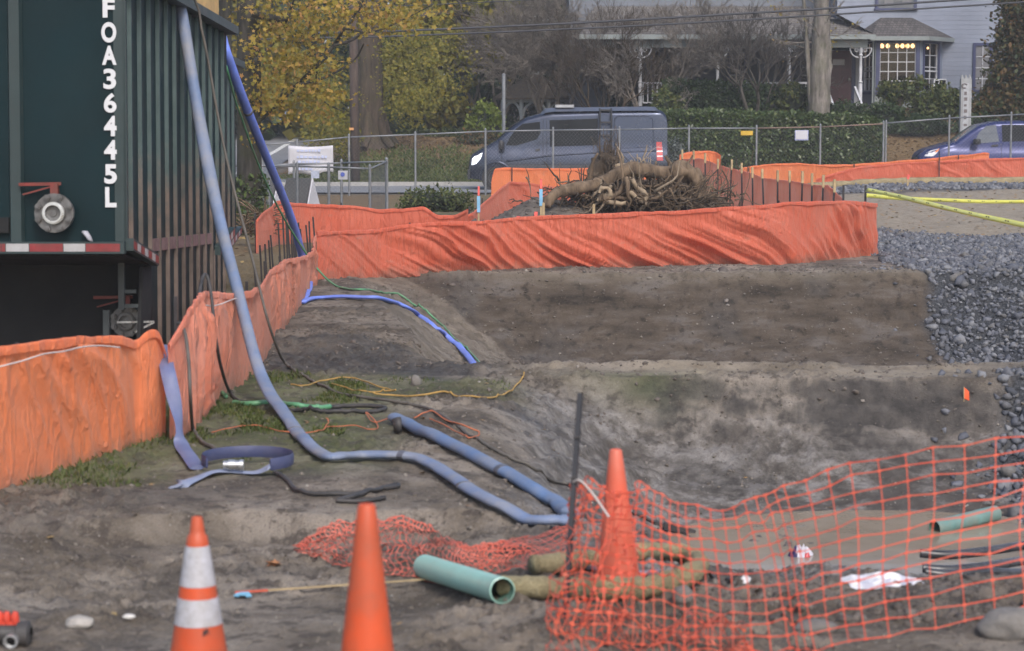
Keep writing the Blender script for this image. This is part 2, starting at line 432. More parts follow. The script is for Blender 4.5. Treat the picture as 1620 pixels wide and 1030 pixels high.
    A['grass'] = np.clip(np.maximum.reduce([gl * .6, gl2 * .7, g3 * .6, g4 * .55]) * (1 + nz) + lawn * (1 - ss(72.4, 74.4, Y + nz * 3)) * (X < 4) * .95
                         + ss(45, 47, Y) * (1 - ss(63, 63.4, Y)) * (1 - ss(2, 4, X)) * .6 + ss(26, 28, Y) * (1 - ss(45, 47, Y)) * (1 - ss(-3.4, -3, X)) * .5, 0, 1)
    A['litter'] = np.clip(lawn * (1 - (1 - ss(72.0, 74.2, Y + nz * 3)) * (X < 4) * .85) + ss(90, 92, Y) * (X > -8) + ss(27, 29, Y) * (1 - ss(63, 63.4, Y)) * (1 - ss(-3.6, -3.1, X)) * .75 + ss(50, 52, Y) * (1 - ss(63, 63.4, Y)) * (1 - ss(1, 3, X)) * .7, 0, 1)
    A['wet'] = np.clip(A['grey'] * ss(.75, .2, -Z) * .6 + A['dark'] * .35, 0, 1)
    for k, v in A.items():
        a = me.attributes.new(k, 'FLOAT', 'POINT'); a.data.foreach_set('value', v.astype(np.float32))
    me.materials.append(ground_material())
    o = bpy.data.objects.new('ground', me); COL.objects.link(o); struct(o)
    return A
build_ground()

def strip(name, xs, ys, lift, material):
    XX, YY = np.meshgrid(xs, ys); ZZ = H(XX, YY) + lift
    mb = MB(); mb.grid([[(XX[i, j], YY[i, j], ZZ[i, j]) for j in range(XX.shape[1])] for i in range(XX.shape[0])])
    return struct(mb.build(name, material, smooth=True))
asph = mat('asphalt', (.20, .205, .22), .55, var=.18, scale=1.6, dirt=(.30, .30, .31), dirt_amt=.5, bmp=.006, bscale=90)
strip('street', np.linspace(-60, 60, 121), np.linspace(63.6, 69.7, 14), .05, asph)
mb = MB()   # side street climbing away to the left
for y0, y1 in zip(np.linspace(69.7, 150, 82)[:-1], np.linspace(69.7, 150, 82)[1:]):
    pass
YS = np.linspace(69.7, 150, 82)
def side_x(y): return -13.2 - .012 * (y - 70)
G = []
for y in YS:
    fl = 4 * math.exp(-(y - 69.7) / 2.0)
    x0, x1 = side_x(y) - 4.6 - fl, side_x(y) + 4.9 + fl
    G.append([(x, y, .05 + float(np.max(H(np.linspace(x0, x1, 7), np.full(7, y))))) for x in np.linspace(x0, x1, 7)])
mb.grid(G); struct(mb.build('side_street', asph, smooth=True))
def paint(name, xo, w, y0, y1, material):
    ys = np.linspace(y0, y1, 60); mb = MB(); G = []
    for y in ys:
        fl = 0
        z = .056 + float(np.max(H(np.linspace(side_x(y) - 4.6, side_x(y) + 4.9, 7), np.full(7, y))))
        G.append([(side_x(y) + xo - w / 2, y, z), (side_x(y) + xo + w / 2, y, z)])
    mb.grid(G); return struct(mb.build(name, material))
white_paint = mat('road_paint_white', (.72, .72, .70), .7, var=.15, scale=4, dirt=(.35, .35, .35), dirt_amt=.5)
yel_paint = mat('road_paint_yellow', (.62, .42, .08), .7, var=.15, scale=4)
paint('edge_line', 3.9, .22, 75, 140, white_paint)
paint('centre_line', -.5, .12, 76, 140, yel_paint); paint('centre_line', -.15, .12, 76, 140, yel_paint)
conc = mat('concrete', (.36, .35, .34), .85, var=.15, scale=2.5, dirt=(.22, .21, .19), dirt_amt=.6, bmp=.004, bscale=60)
mb = MB()
G = [[], [], [], []]
for x in np.linspace(-8, 60, 80):
    z = h1(x, 69.6)
    for k, (y, dz) in enumerate(((69.7, -.1), (69.7, .17), (69.88, .17), (69.88, -.1))): G[k].append((x, y, z + dz))
mb.grid(G); struct(mb.build('kerb', conc))
# muddy puddle on the trench floor
m, nt, b = nodes('muddy_water'); n1 = noise_(nt, 3, 3)
nt.links.new(ramp(nt, n1, [(.3, (.23, .185, .135)), (.7, (.28, .23, .175))]), b.inputs['Base Color']); b.inputs['Roughness'].default_value = .12
bump(nt, b, noise_(nt, 9, 2), .0012)
mb = MB(); c = (2.75, 15.75)
ring = []
for k in range(48):
    th = 2 * math.pi * k / 48; ring.append((c[0] + 1.7 * math.cos(th), c[1] + 1.35 * math.sin(th), -.838))
mb.add([(c[0], c[1], -.838)] + ring, [(0, 1 + k, 1 + (k + 1) % 48) for k in range(48)])
struct(mb.build('puddle_water', m))

# ------------------------------------------------------------------ rocks
ICO = None
def ico(sub=1):
    bm = bmesh.new(); bmesh.ops.create_icosphere(bm, subdivisions=sub, radius=1)
    v = np.array([x.co for x in bm.verts]); f = np.array([[y.index for y in x.verts] for x in bm.faces]); bm.free(); return v, f
def rocks_mesh(name, pts, sizes, material, sub=1, flat=.75, ang=.35, parent=None, smooth=False):
    v0, f0 = ico(sub); n = len(pts); k = len(v0)
    variants = []
    for i in range(14):
        sc = RNG.uniform(.78, 1.15, 3); d = 1 + ang * (RNG.random(k) - .5) * 2
        vv = v0 * d[:, None] * sc
        for _ in range(8):   # chop facets
            nr = RNG.normal(size=3); nr /= np.linalg.norm(nr); dd = vv @ nr; lim = RNG.uniform(.30, .58)
            vv = vv - np.outer(np.maximum(dd - lim, 0), nr)
        variants.append(vv)
    V = np.empty((n, k, 3))
    for i in range(n):
        a, b_, c_ = RNG.uniform(0, 6.28, 3)
        Rm = np.array(rotm(a, 'Z') @ rotm(b_ * .5, 'X') @ rotm(c_, 'Z'))
        vv = variants[i % 14] @ Rm.T * sizes[i]; vv[:, 2] *= flat
        V[i] = vv + pts[i]
    me = bpy.data.meshes.new(name)
    co = V.reshape(-1, 3)
    F = (f0[None] + (np.arange(n) * k)[:, None, None]).reshape(-1)
    me.vertices.add(len(co)); me.vertices.foreach_set('co', co.astype(np.float32).ravel())
    me.loops.add(len(F)); me.loops.foreach_set('vertex_index', F.astype(np.int32))
    me.polygons.add(len(F) // 3); me.polygons.foreach_set('loop_start', np.arange(0, len(F), 3, dtype=np.int32))
    me.update(calc_edges=True); me.materials.append(material)
    if smooth: me.polygons.foreach_set('use_smooth', [True] * (len(F) // 3))
    o = bpy.data.objects.new(name, me); COL.objects.link(o)
    return o
def rockmat(name, cols):
    m, nt, b = nodes(name); g = nt.nodes.new('ShaderNodeNewGeometry')
    col = ramp(nt, g.outputs['Random Per Island'], [(i / (len(cols) - 1), c) for i, c in enumerate(cols)])
    n1 = noise_(nt, 25, 5, .7)
    col = mix(nt, .55, col, ramp(nt, n1, [(.3, (.35,) * 3), (.7, (1,) * 3)]), 'MULTIPLY')
    nt.links.new(col, b.inputs['Base Color']); b.inputs['Roughness'].default_value = .8
    bump(nt, b, n1, .01); MATS[name] = m; return m
grey_rock = rockmat('crushed_rock', [(.060, .066, .082), (.125, .132, .158), (.09, .096, .118), (.175, .18, .205), (.24, .245, .26), (.105, .11, .13), (.165, .158, .15)])
soil_rock = rockmat('soil_pebble', [(.12, .10, .085), (.22, .19, .165), (.16, .135, .115), (.30, .27, .24), (.19, .165, .145), (.40, .37, .33)])
clod_mat = rockmat('soil_clod', [(.085, .07, .058), (.14, .115, .097), (.11, .09, .077), (.175, .148, .128)])

def scatter(n, x0, x1, y0, y1, keep=None, ypow=1.0):
    y = y0 + (y1 - y0) * RNG.random(n) ** ypow; x = RNG.uniform(x0, x1, n)
    k = np.ones(n, bool) if keep is None else keep(x, y)
    x, y = x[k], y[k]; return np.stack([x, y, H(x, y)], -1)
# big angular rock spilled into the right end of both trenches and the gravel pad behind
def keep_g(x, y):
    nz = fbm(x * 1.4, y * 1.4, 4, 40); bx = np.where(y < 25, 3.85 + .08 * (y - 16), 5.85)
    return (x + nz * .55 + .5 * (RNG.random(len(x)) < .06) > bx) & ~((np.abs(y - 19.75) < .5) & (x < 6.5))
p1 = scatter(34000, 3.5, 9.5, 15.5, 33.5, keep_g); s1 = RNG.gamma(2.2, .0135, len(p1)) + .02
def keep_pad(x, y):
    nz = fbm(x * 1.4, y * 1.4, 4, 40); tan = ss(39, 42, y + nz * 4 + (x - 9) * .9) * (1 - ss(54, 56, y + 0 * nz))
    return (x + nz > 5.95) & (RNG.random(len(x)) > tan * 1.02) & (x < y * .26)
p2 = scatter(26000, 5.7, 13, 33.0, 45, keep_pad); s2 = RNG.gamma(2.5, .010, len(p2)) + .018
p3 = scatter(7000, 5, 18, 55, 61.5, lambda x, y: (x < y * .27)); s3 = RNG.uniform(.05, .12, len(p3))
p4 = scatter(6, -1.3, 1.3, 39, 42.5); s4 = RNG.uniform(.02, .06, len(p4))
pp = np.concatenate([p1, p2, p3, p4]); sz = np.concatenate([s1, s2, s3, s4]); pp[:, 2] += sz * .15
stuff(rocks_mesh('gravel', pp, sz, grey_rock, 1, .9), 'blue grey crushed rock spread over the right side of the trenches and the pad behind', 'gravel')
# pebbles and soil crumbs
def keepfront(x, y): return np.abs(x) < y * .27
q1 = scatter(3000, -3.6, 3.6, 8.3, 13.5, keepfront); t1 = RNG.gamma(1.5, .0026, len(q1)) + .0015
q2 = scatter(2200, -.5, 4.6, 10.5, 19.3); t2 = RNG.gamma(1.3, .004, len(q2)) + .002
q3 = scatter(1600, -4, 1, 13, 24); t3 = RNG.gamma(1.3, .0036, len(q3)) + .002
q4 = scatter(600, -2.3, 6.2, 28.8, 32.2); t4 = RNG.gamma(1.2, .007, len(q4)) + .003
qq = np.concatenate([q1, q2, q3, q4]); tt = np.concatenate([t1, t2, t3, t4])
stuff(rocks_mesh('pebbles', qq, tt, soil_rock, 1, .8), 'small tan and grey pebbles strewn over the bare soil', 'pebbles')
c1 = scatter(6000, -3.0, 3.4, 9.3, 13.2, lambda x, y: keepfront(x, y) & (fbm(x * 1.6, y * 1.6, 3, 61) > .02)); d1 = RNG.gamma(1.1, .0038, len(c1)) + .0025
c2 = scatter(1500, .7, 3.4, 9.6, 11.0); d2 = RNG.gamma(1.6, .011, len(c2)) + .005
c3 = scatter(4000, -3.6, .2, 19.6, 22.2, lambda x, y: fbm(x * 1.2, y * 1.2, 3, 62) > -.03); d3 = RNG.gamma(1.1, .009, len(c3)) + .004
c4 = scatter(700, .0, 6, 18.3, 20.3, lambda x, y: fbm(x * 1.2, y * 1.2, 3, 63) > -.02); d4 = RNG.gamma(1.4, .008, len(c4)) + .004
c5 = np.concatenate([scatter(2400, -.2, 4.6, 11, 18.9, lambda x, y: fbm(x * 1.5, y * 1.2, 3, 69) > .0), scatter(700, .6, 6.5, 19.40, 19.62, lambda x, y: fbm(x * 1.4, y * 0, 3, 64) > -.05)]); d5 = RNG.gamma(1.1, .0075, len(c5)) + .003
c7 = scatter(900, -1.6, 1.8, 39.5, 43); d7 = RNG.gamma(1.2, .022, len(c7)) + .01
c6 = scatter(2600, -2.3, 6.0, 29.6, 33.0, lambda x, y: (y > 31.3) | (fbm(x * 1.3, y * 2.2, 3, 70) > .04)); d6 = RNG.gamma(1.1, .011, len(c6)) + .006
def crumbs(n, x0, x1, y0, y1, keep, k, mn):
    p = scatter(n, x0, x1, y0, y1, keep); return p, RNG.gamma(1.2, k, len(p)) + mn
e1, g1_ = crumbs(26000, -3.4, 3.2, 8.6, 13.6, lambda x, y: keepfront(x, y) & (RNG.random(len(x)) < .25 + 2.2 * np.clip(fbm(x * 1.3, y * 1.0, 4, 101), 0, 1)), .0030, .0025)
e2, g2_ = crumbs(15000, -3.3, .4, 13, 23, lambda x, y: (RNG.random(len(x)) < .15 + 2.2 * np.clip(fbm(x * 1.3, y * .9, 4, 102), 0, 1)), .0042, .003)
e3, g3_ = crumbs(18000, -.4, 4.9, 10.6, 19.2, lambda x, y: (RNG.random(len(x)) < .12 + 2.4 * np.clip(fbm(x * 1.4, y * 1.4, 4, 103), 0, 1)) & ~((np.abs(x - 2.75) < 1.4) & (np.abs(y - 15.75) < 1.1)), .0050, .003)
e4, g4_ = crumbs(12000, -2.6, 6.0, 28.6, 33.2, lambda x, y: (RNG.random(len(x)) < .15 + 2.4 * np.clip(fbm(x * 1.4, y * 1.8, 4, 104), 0, 1)), .0065, .004)
crumb_mat = rockmat('soil_crumb', [(.085, .068, .054), (.17, .143, .115), (.115, .095, .078), (.225, .195, .160), (.14, .118, .098), (.29, .255, .215)])
ee = np.concatenate([e1, e2, e3, e4]); ge = np.concatenate([g1_, g2_, g3_, g4_])
stuff(rocks_mesh('soil_crumbs', ee, ge, crumb_mat, 1, .8), 'loose brown soil crumbs covering the bare ground around the trenches', 'soil')
cc = np.concatenate([c1, c2, c3, c4, c5, c6, c7]); dd = np.concatenate([d1, d2, d3, d4, d5, d6, d7])
stuff(rocks_mesh('soil_clods', cc, dd, clod_mat, 1, .7), 'dark crumbly clods of dug soil along the trench edges and spoil', 'soil')

# ------------------------------------------------------------------ grass tufts beside the left fence
def blades(n, x0, x1, y0, y1, keep, hmin, hmax, w):
    p = scatter(n, x0, x1, y0, y1, keep); n = len(p)
    th = RNG.uniform(0, 6.28, n); hh = RNG.uniform(hmin, hmax, n); ln = RNG.uniform(.2, 1.1, n) * hh; ph = RNG.uniform(0, 6.28, n)
    dx = np.stack([np.cos(th), np.sin(th), 0 * th], -1) * w
    tip = p + np.stack([np.cos(ph) * ln, np.sin(ph) * ln, hh], -1); mid = p + np.stack([np.cos(ph) * ln * .3, np.sin(ph) * ln * .3, hh * .65], -1)
    return np.stack([p - dx, p + dx, mid + dx * .8, tip, mid - dx * .8], 1).reshape(-1, 3)
def kg(x, y): return fbm(x * 2.2, y * 1.6, 4, 71) + .25 * ss(-1.9, -2.7, x) > .10
def kg2(x, y): return fbm(x * 2.2, y * 1.6, 4, 75) > .13
gm = leafmat('grass_blade', [(.05, .08, .015), (.085, .125, .03), (.13, .16, .05), (.18, .17, .06), (.06, .095, .02)], .25)
B = [blades(16000, -3.9, -1.6, 13.2, 16.8, lambda x, y: kg(x, y) & (x > -3.3 - .12 * (y - 13.2) + .33 * (y - 13.2)), .012, .04, .0035),
     blades(15000, -2.6, -1.2, 15.5, 19.0, kg, .012, .042, .0035), blades(3000, -1.7, 0, 16.6, 18.7, kg2, .008, .025, .004)]
B.append(blades(30000, -8, 3.5, 69.95, 75.0, lambda x, y: RNG.random(len(x)) < 1.05 - ss(71.5, 75, y + 3 * fbm(x * 1.4, y * 1.4, 3, 45)), .04, .12, .026))
stuff(fastmesh('grass', np.concatenate(B), 5, gm), 'short patchy green grass by the near orange fence and on the lawn', 'grass')
# fallen leaves
def leafquads(p, size, up=.8):
    n = len(p); th = RNG.uniform(0, 6.28, n); s = size * RNG.uniform(.6, 1.3, n)
    a = np.stack([np.cos(th), np.sin(th), RNG.uniform(-.35, .35, n)], -1) * s[:, None]; b_ = np.stack([-np.sin(th), np.cos(th), RNG.uniform(-.35, .35, n)], -1) * s[:, None]
    out = []
    for ang, r in ((0, 1), (.6, .45), (1.15, .9), (1.75, .4), (2.4, .75), (3.14, .35), (3.9, .75), (4.5, .4), (5.1, .9), (5.7, .45)):
        out.append(p + a * math.cos(ang) * r + b_ * math.sin(ang) * r)
    return np.stack(out, 1).reshape(-1, 3)
lm = leafmat('fallen_leaf', [(.20, .115, .05), (.30, .17, .065), (.38, .235, .085), (.24, .14, .06), (.44, .32, .12), (.15, .09, .05)], .1)
L = [scatter(17000, -8, 5, 70, 80, lambda x, y: RNG.random(len(x)) < .22 + .78 * ss(71.5, 74.5, y)), scatter(5000, 9, 17, 69.9, 76), scatter(900, 6.2, 13, 40, 58), scatter(60, -3, 3, 8.8, 19), scatter(500, -9, -4, 27, 45)]
Ls = np.concatenate([np.full(len(L[0]), .055), np.full(len(L[1]), .06), np.full(len(L[2]), .05), np.full(len(L[3]), .028), np.full(len(L[4]), .07)])
Lp = np.concatenate(L); Lp[:, 2] += .015
stuff(fastmesh('fallen_leaves', leafquads(Lp, Ls), 10, lm), 'brown and orange fallen maple leaves littering the lawn and the gravel pad', 'leaves')

# ================================================================== STEEL TANKS
tank_green = mat('tank_paint_green', (.0026, .0148, .0185), .5, var=.25, scale=1.4, dirt=(.010, .026, .030), dirt_amt=.5, bmp=.002, bscale=6, spec=.15)
tank_trim = mat('tank_trim_green', (.014, .031, .033), .5, var=.2, scale=3, dirt=(.035, .042, .04), dirt_amt=.4)
tank_rail = mat('tank_rail_grey', (.048, .070, .077), .5, var=.2, scale=3, dirt=(.06, .05, .045), dirt_amt=.5)
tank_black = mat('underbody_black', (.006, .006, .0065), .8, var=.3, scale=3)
steel = mat('steel_cast', (.16, .16, .16), .45, metal=.6, var=.3, scale=12, dirt=(.06, .05, .045), dirt_amt=.6)
steel_lt = mat('steel_bright', (.55, .56, .57), .32, metal=.8, var=.2, scale=14)
rust_red = mat('valve_red', (.17, .022, .018), .6, var=.3, scale=14, dirt=(.10, .05, .03), dirt_amt=.6)
tape_red = mat('tape_red', (.20, .018, .022), .4, var=.2, scale=12, dirt=(.12, .06, .05), dirt_amt=.5)
tape_white = mat('tape_white', (.36, .36, .37), .4, var=.12, scale=12, dirt=(.25, .22, .2), dirt_amt=.5)
letter_white = mat('letter_white', (.55, .56, .58), .6, var=.06, scale=10)
m, nt, b = nodes('rib_paint')
tc = nt.nodes.new('ShaderNodeTexCoord'); sx = nt.nodes.new('ShaderNodeSeparateXYZ'); nt.links.new(tc.outputs['Object'], sx.inputs[0])
nz_ = noise_(nt, 3.5, 6, .65)
f = ramp(nt, mth(nt, 'ADD', mth(nt, 'MULTIPLY', sx.outputs[2], -.55), nz_), [(.10, (0,) * 3), (.42, (1,) * 3)])
nt.links.new(mix(nt, f, ramp(nt, nz_, [(.3, (.034, .060, .060)), (.7, (.060, .094, .094))]), ramp(nt, nz_, [(.35, (.062, .046, .036)), (.65, (.13, .096, .078))])), b.inputs['Base Color'])
b.inputs['Roughness'].default_value = .7; rib_mat = m
m, nt, b = nodes('faded_stripe')
n1 = noise_(nt, 9, 6, .7)
nt.links.new(ramp(nt, n1, [(.32, (.10, .055, .05)), (.55, (.21, .12, .115)), (.75, (.15, .13, .125))]), b.inputs['Base Color']); b.inputs['Roughness'].default_value = .6; stripe_mat = m

D_T = ray(845, 318).normalized()
R_T = Vector((1, 0, 0)); R_T = (R_T - D_T * R_T.dot(D_T)).normalized(); U_T = R_T.cross(D_T).normalized()
def text_mesh(ch, h, w_mul=.1, bold=.018):
    cu = bpy.data.curves.new('t', 'FONT'); cu.body = ch; cu.size = 1; cu.offset = bold
    o = bpy.data.objects.new('t', cu); COL.objects.link(o)
    dg = bpy.context.evaluated_depsgraph_get(); me = bpy.data.meshes.new_from_object(o.evaluated_get(dg))
    bpy.data.objects.remove(o)
    v = np.array([x.co for x in me.vertices]); f = [tuple(p.vertices) for p in me.polygons]
    v[:, 0] -= (v[:, 0].min() + v[:, 0].max()) / 2; wd = v[:, 0].max() * 2; v[:, 1] -= v[:, 1].min(); k = h / v[:, 1].max()
    return v * np.array([w_mul / wd, k, 1]), f
def build_tank(O, L, nribs, name_label, detail):
    W = 2.5
    T = lambda a, b_, c: O + R_T * a + D_T * b_ + U_T * c
    root = thing('frac_tank', name_label, 'tank', O)
    n1, n2, c1, cb, ct = 1.16, L - 1.05, -.155, -1.3, 2.1
    poly = [(0, 0), (0, ct), (L, ct), (L, .02), (n2, c1), (n2, cb), (n1, cb), (n1, c1)]
    mb = MB(); mb.prism([T(-.012, p, q) for p, q in poly], R_T * (-W + .012)); mb.build('body', tank_green, root)
    for i in range(nribs):
        bb = .19 + .44 * i
        if bb > L - .05: break
        lo = -.13 * (bb / n1) if bb < n1 else (cb if bb < n2 else -.155 + (bb - n2) / (L - n2) * .17)
        r = MB(); r.prism([T(-.011, bb - .022, lo), T(.022, bb - .012, lo), T(.022, bb + .012, lo), T(-.011, bb + .022, lo)], U_T * (ct - lo - .002)); r.build('rib', rib_mat, root)
    r = MB()
    r.prism([T(-.02, -.06, ct), T(.11, -.06, ct), T(.11, -.06, ct + .085), T(.02, -.06, ct + .085)], D_T * (L + .12)); r.build('top_rail', tank_rail, root)
    r = MB(); nseg = int((n2 - n1) / .44)
    for i in range(int((L - 2.2) / .44) + 1):
        b0 = .19 + .44 * (i + 2) + .03; b1 = b0 + .38
        if b1 > n2 + .1: break
        r.prism([T(-.010, b0, -.075), T(.014, b0, -.075), T(.014, b0, .03), T(-.010, b0, .03)], D_T * (b1 - b0))
    r.build('side_stripe', stripe_mat, root)
    # tape along both sloping lower corners
    for (b0, c0, b1, c1_) in ((-.02, -.03, n1, c1 - .03), (n2, c1 - .03, L + .02, -.01)):
        e = MB(); e.prism([T(.060, b0, c0 - .012), T(.060, b1, c1_ - .012), T(.060, b1, c1_ + .085), T(.060, b0, c0 + .085)], R_T * -.062); e.build('corner_plate', tank_trim, root)
        for s_ in range(7):
            f0, f1 = s_ / 7 + .012, (s_ + 1) / 7 - .012
            q = MB(); pb = lambda f_: b0 + (b1 - b0) * f_
            pc = lambda f_: c0 + (c1_ - c0) * f_
            q.prism([T(.0625, pb(f0), pc(f0) + .004), T(.0625, pb(f1), pc(f1) + .004), T(.0625, pb(f1), pc(f1) + .066), T(.0625, pb(f0), pc(f0) + .066)], R_T * -.002)
            q.build('reflective_tape', tape_red if s_ % 2 == 0 else tape_white, root)
    if not detail: return root
    e = MB(); e.prism([T(-.085, -.016, .03), T(.004, -.016, .03), T(.004, -.016, ct), T(-.085, -.016, ct)], D_T * .02)
    e.prism([T(-.012, -.016, .03), T(.012, -.016, .03), T(.012, .03, .03), T(-.012, .03, .03)], U_T * ct); e.build('corner_trim', tank_trim, root)
    for a0 in (-.92, -2.2):
        e = MB(); e.prism([T(a0, -.012, .02), T(a0 + .018, -.055, .02), T(a0 + .10, -.055, .02), T(a0 + .118, -.012, .02)], U_T * (ct - .03)); e.build('stiffener', tank_trim, root)
    e = MB(); e.prism([T(-W, -.10, -.065), T(.0, -.10, -.065), T(.0, -.10, .028), T(-W, -.10, .028)], D_T * .098); e.build('bumper_beam', tank_trim, root)
    segs = [(-.97, -.935, 0), (-.935, -.75, 1), (-.75, -.48, 0), (-.48, -.305, 1), (-.305, -.03, 0), (-1.25, -.97, 0), (-1.43, -1.25, 1), (-1.71, -1.43, 0), (-1.89, -1.71, 1)]
    for a0, a1, w in segs:
        q = MB(); q.prism([T(a0 + .003, -.1025, -.048), T(a1 - .003, -.1025, -.048), T(a1 - .003, -.1025, .014), T(a0 + .003, -.1025, .014)], D_T * .002); q.build('reflective_tape', tape_white if w else tape_red, root)
    # recess behind the bumper: black paint that also carries the recess shade
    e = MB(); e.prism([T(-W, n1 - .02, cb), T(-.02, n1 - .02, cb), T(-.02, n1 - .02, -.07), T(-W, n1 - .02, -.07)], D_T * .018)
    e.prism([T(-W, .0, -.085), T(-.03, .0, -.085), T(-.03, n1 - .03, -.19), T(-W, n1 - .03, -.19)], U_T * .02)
    e.prism([T(-.04, n1 - .5, -1.28), T(.0, n1 - .03, -1.28), T(.0, n1 - .03, -.2), T(-.03, n1 - .25, -.2)], R_T * -.03); e.build('recess_shade_lining', tank_black, root)
    e = MB()
    for a, b_, c0_, c1 in ((-.20, .85, -.55, -.12), (-.30, .7, -1.2, -.55)): e.bar(T(a, b_, c0_), T(a, b_, c1), .05)
    e.bar(T(-.2, .85, -.52), T(-.06, .85, -.52), .03); e.bar(T(-.2, .85, -.4), T(-.08, .85, -.4), .03); e.build('step_bracket', mat('bracket_grey', (.05, .06, .062), .6), root)
    # lettering
    ys = [(0, 30, 'F', 167.5), (37, 69, 'O', 168), (74, 104, 'A', 169), (110, 142, '3', 170), (148, 179, '6', 171), (184, 216, '4', 171.5), (222, 253, '4', 172), (260, 291, '5', 172.5), (296, 328, 'L', 173.3)]
    le = MB()
    for y0, y1, ch, xc in ys:
        v, f = text_mesh(ch, (y1 - y0) / 200.0, {'F': .095, 'L': .09, 'O': .118, 'A': .115}.get(ch, .100), .030 if ch in '36' else .04)
        c0 = (388 - y1) / 200.0 * 1.0; a0 = (xc - 200) / 200.0 + (388 - y1) / 200 * .018 + .012
        le.add([T(a0 + p[0], -.0185, c0 + p[1]) for p in v], f)
    le.build('lettering', letter_white, root)
    def valve(a, c, b0, r, light, hand):
        vroot_c = T(a, b0, c); B = Matrix((R_T, -D_T, U_T)).transposed()
        M2 = B @ Matrix(((1, 0, 0), (0, 0, 1), (0, -1, 0)))       # lathe z -> towards the camera
        Mz = Matrix((R_T, U_T, -D_T)).transposed()
        v = MB(); v.lathe([(r * .62, 0), (r * .62, .07), (r, .07), (r, .115), (r * .62, .115), (r * .60, .12), (0, .12)], vroot_c, 28, Mz)
        vb = v.build('valve', steel, root, True, 35)
        q = MB(); q.lathe([(r * .40, .118), (r * .40, .165), (r * .50, .165), (r * .50, .15), (r * .56, .15), (r * .56, .118)], vroot_c, 28, Mz); q.build('ring', light, vb, True, 35)
        q = MB(); q.lathe([(0, .14), (r * .16, .14), (r * .16, .125), (r * .39, .125)], vroot_c, 16, Mz); q.build('cap', steel, vb, True, 35)
        for k in range(8):
            th = 2 * math.pi * (k + .5) / 8; q = MB(); p = vroot_c + R_T * (r * .85 * math.cos(th)) + U_T * (r * .85 * math.sin(th))
            q.lathe([(.026, .11), (.026, .145), (.014, .145), (.014, .16), (0, .16)], p, 6, Mz); q.build('bolt', steel, vb)
        q = MB(); top = vroot_c - D_T * .08
        q.bar(top + U_T * r * .8, top + U_T * (r + .08), .06, .06)
        q.bar(top + U_T * (r + .075) + R_T * .05, top + U_T * (r + .07) - R_T * hand, .03, .025)
        q.bar(top + U_T * (r + .06), top + U_T * (r - .01) - R_T * (hand * .9), .012); q.build('lever', rust_red, vb)
    valve(-.545, .255, -.01, .155, steel_lt, .28)
    valve(-.195, -.66, n1 - .03, .13, steel, .28)
    q = MB(); q.bar(T(-.25, .9, -.66), T(.06, .9, -.655), .016); q.bar(T(.06, .9, -.66), T(-.10, .9, -.74), .016); q.build('pipe_rod', steel_lt, root)
    q = MB(); q.box((-.06, -.03, -.06), (.06, .03, .06), None)
    q.v = [tuple(T(-.98, -.03, .16) + R_T * p[0] + D_T * p[1] + U_T * p[2]) for p in q.v]; q.build('junction_box', tank_black, root)
    q = MB(); pts = [T(-.34, -.05, .11), T(-.31, -.06, .10), T(-.28, -.06, .055), T(-.26, -.05, .03)]
    q.tube(pts, [.010, .024, .022, .008], 7, flat=(1, .6)); q.build('rag', mat('rag_grey', (.34, .34, .38), .8, var=.3, scale=30), root, True)
    return root
build_tank(P(200, 388, 17.5), 5.9, 13, 'dark green ribbed steel tank with white letters and a valve, nearest the camera', True)
build_tank(P(845, 318, 24.0) + (P(200, 388, 17.5) - P(845, 318, 17.5)) + Vector((-.60, 0, -.05)), 4.5, 13, 'second green ribbed tank mostly hidden behind the lettered one', False)
ply = mat('plywood', (.70, .44, .17), .75, var=.2, scale=4, dirt=(.25, .14, .07), dirt_amt=.45)
mb = MB(); mb.box((0, 0, 0), (.03, 2.6, .75)); o = mb.build('plywood_panel', ply)
o.location = P(299, -5, 20.6); o.location.x -= .1; o.location.z -= .02; o.rotation_euler = (math.radians(-2.4), 0, 0)
tag(o, 'knotty tan plywood board standing on the grey top rail of the lettered tank', 'plywood')

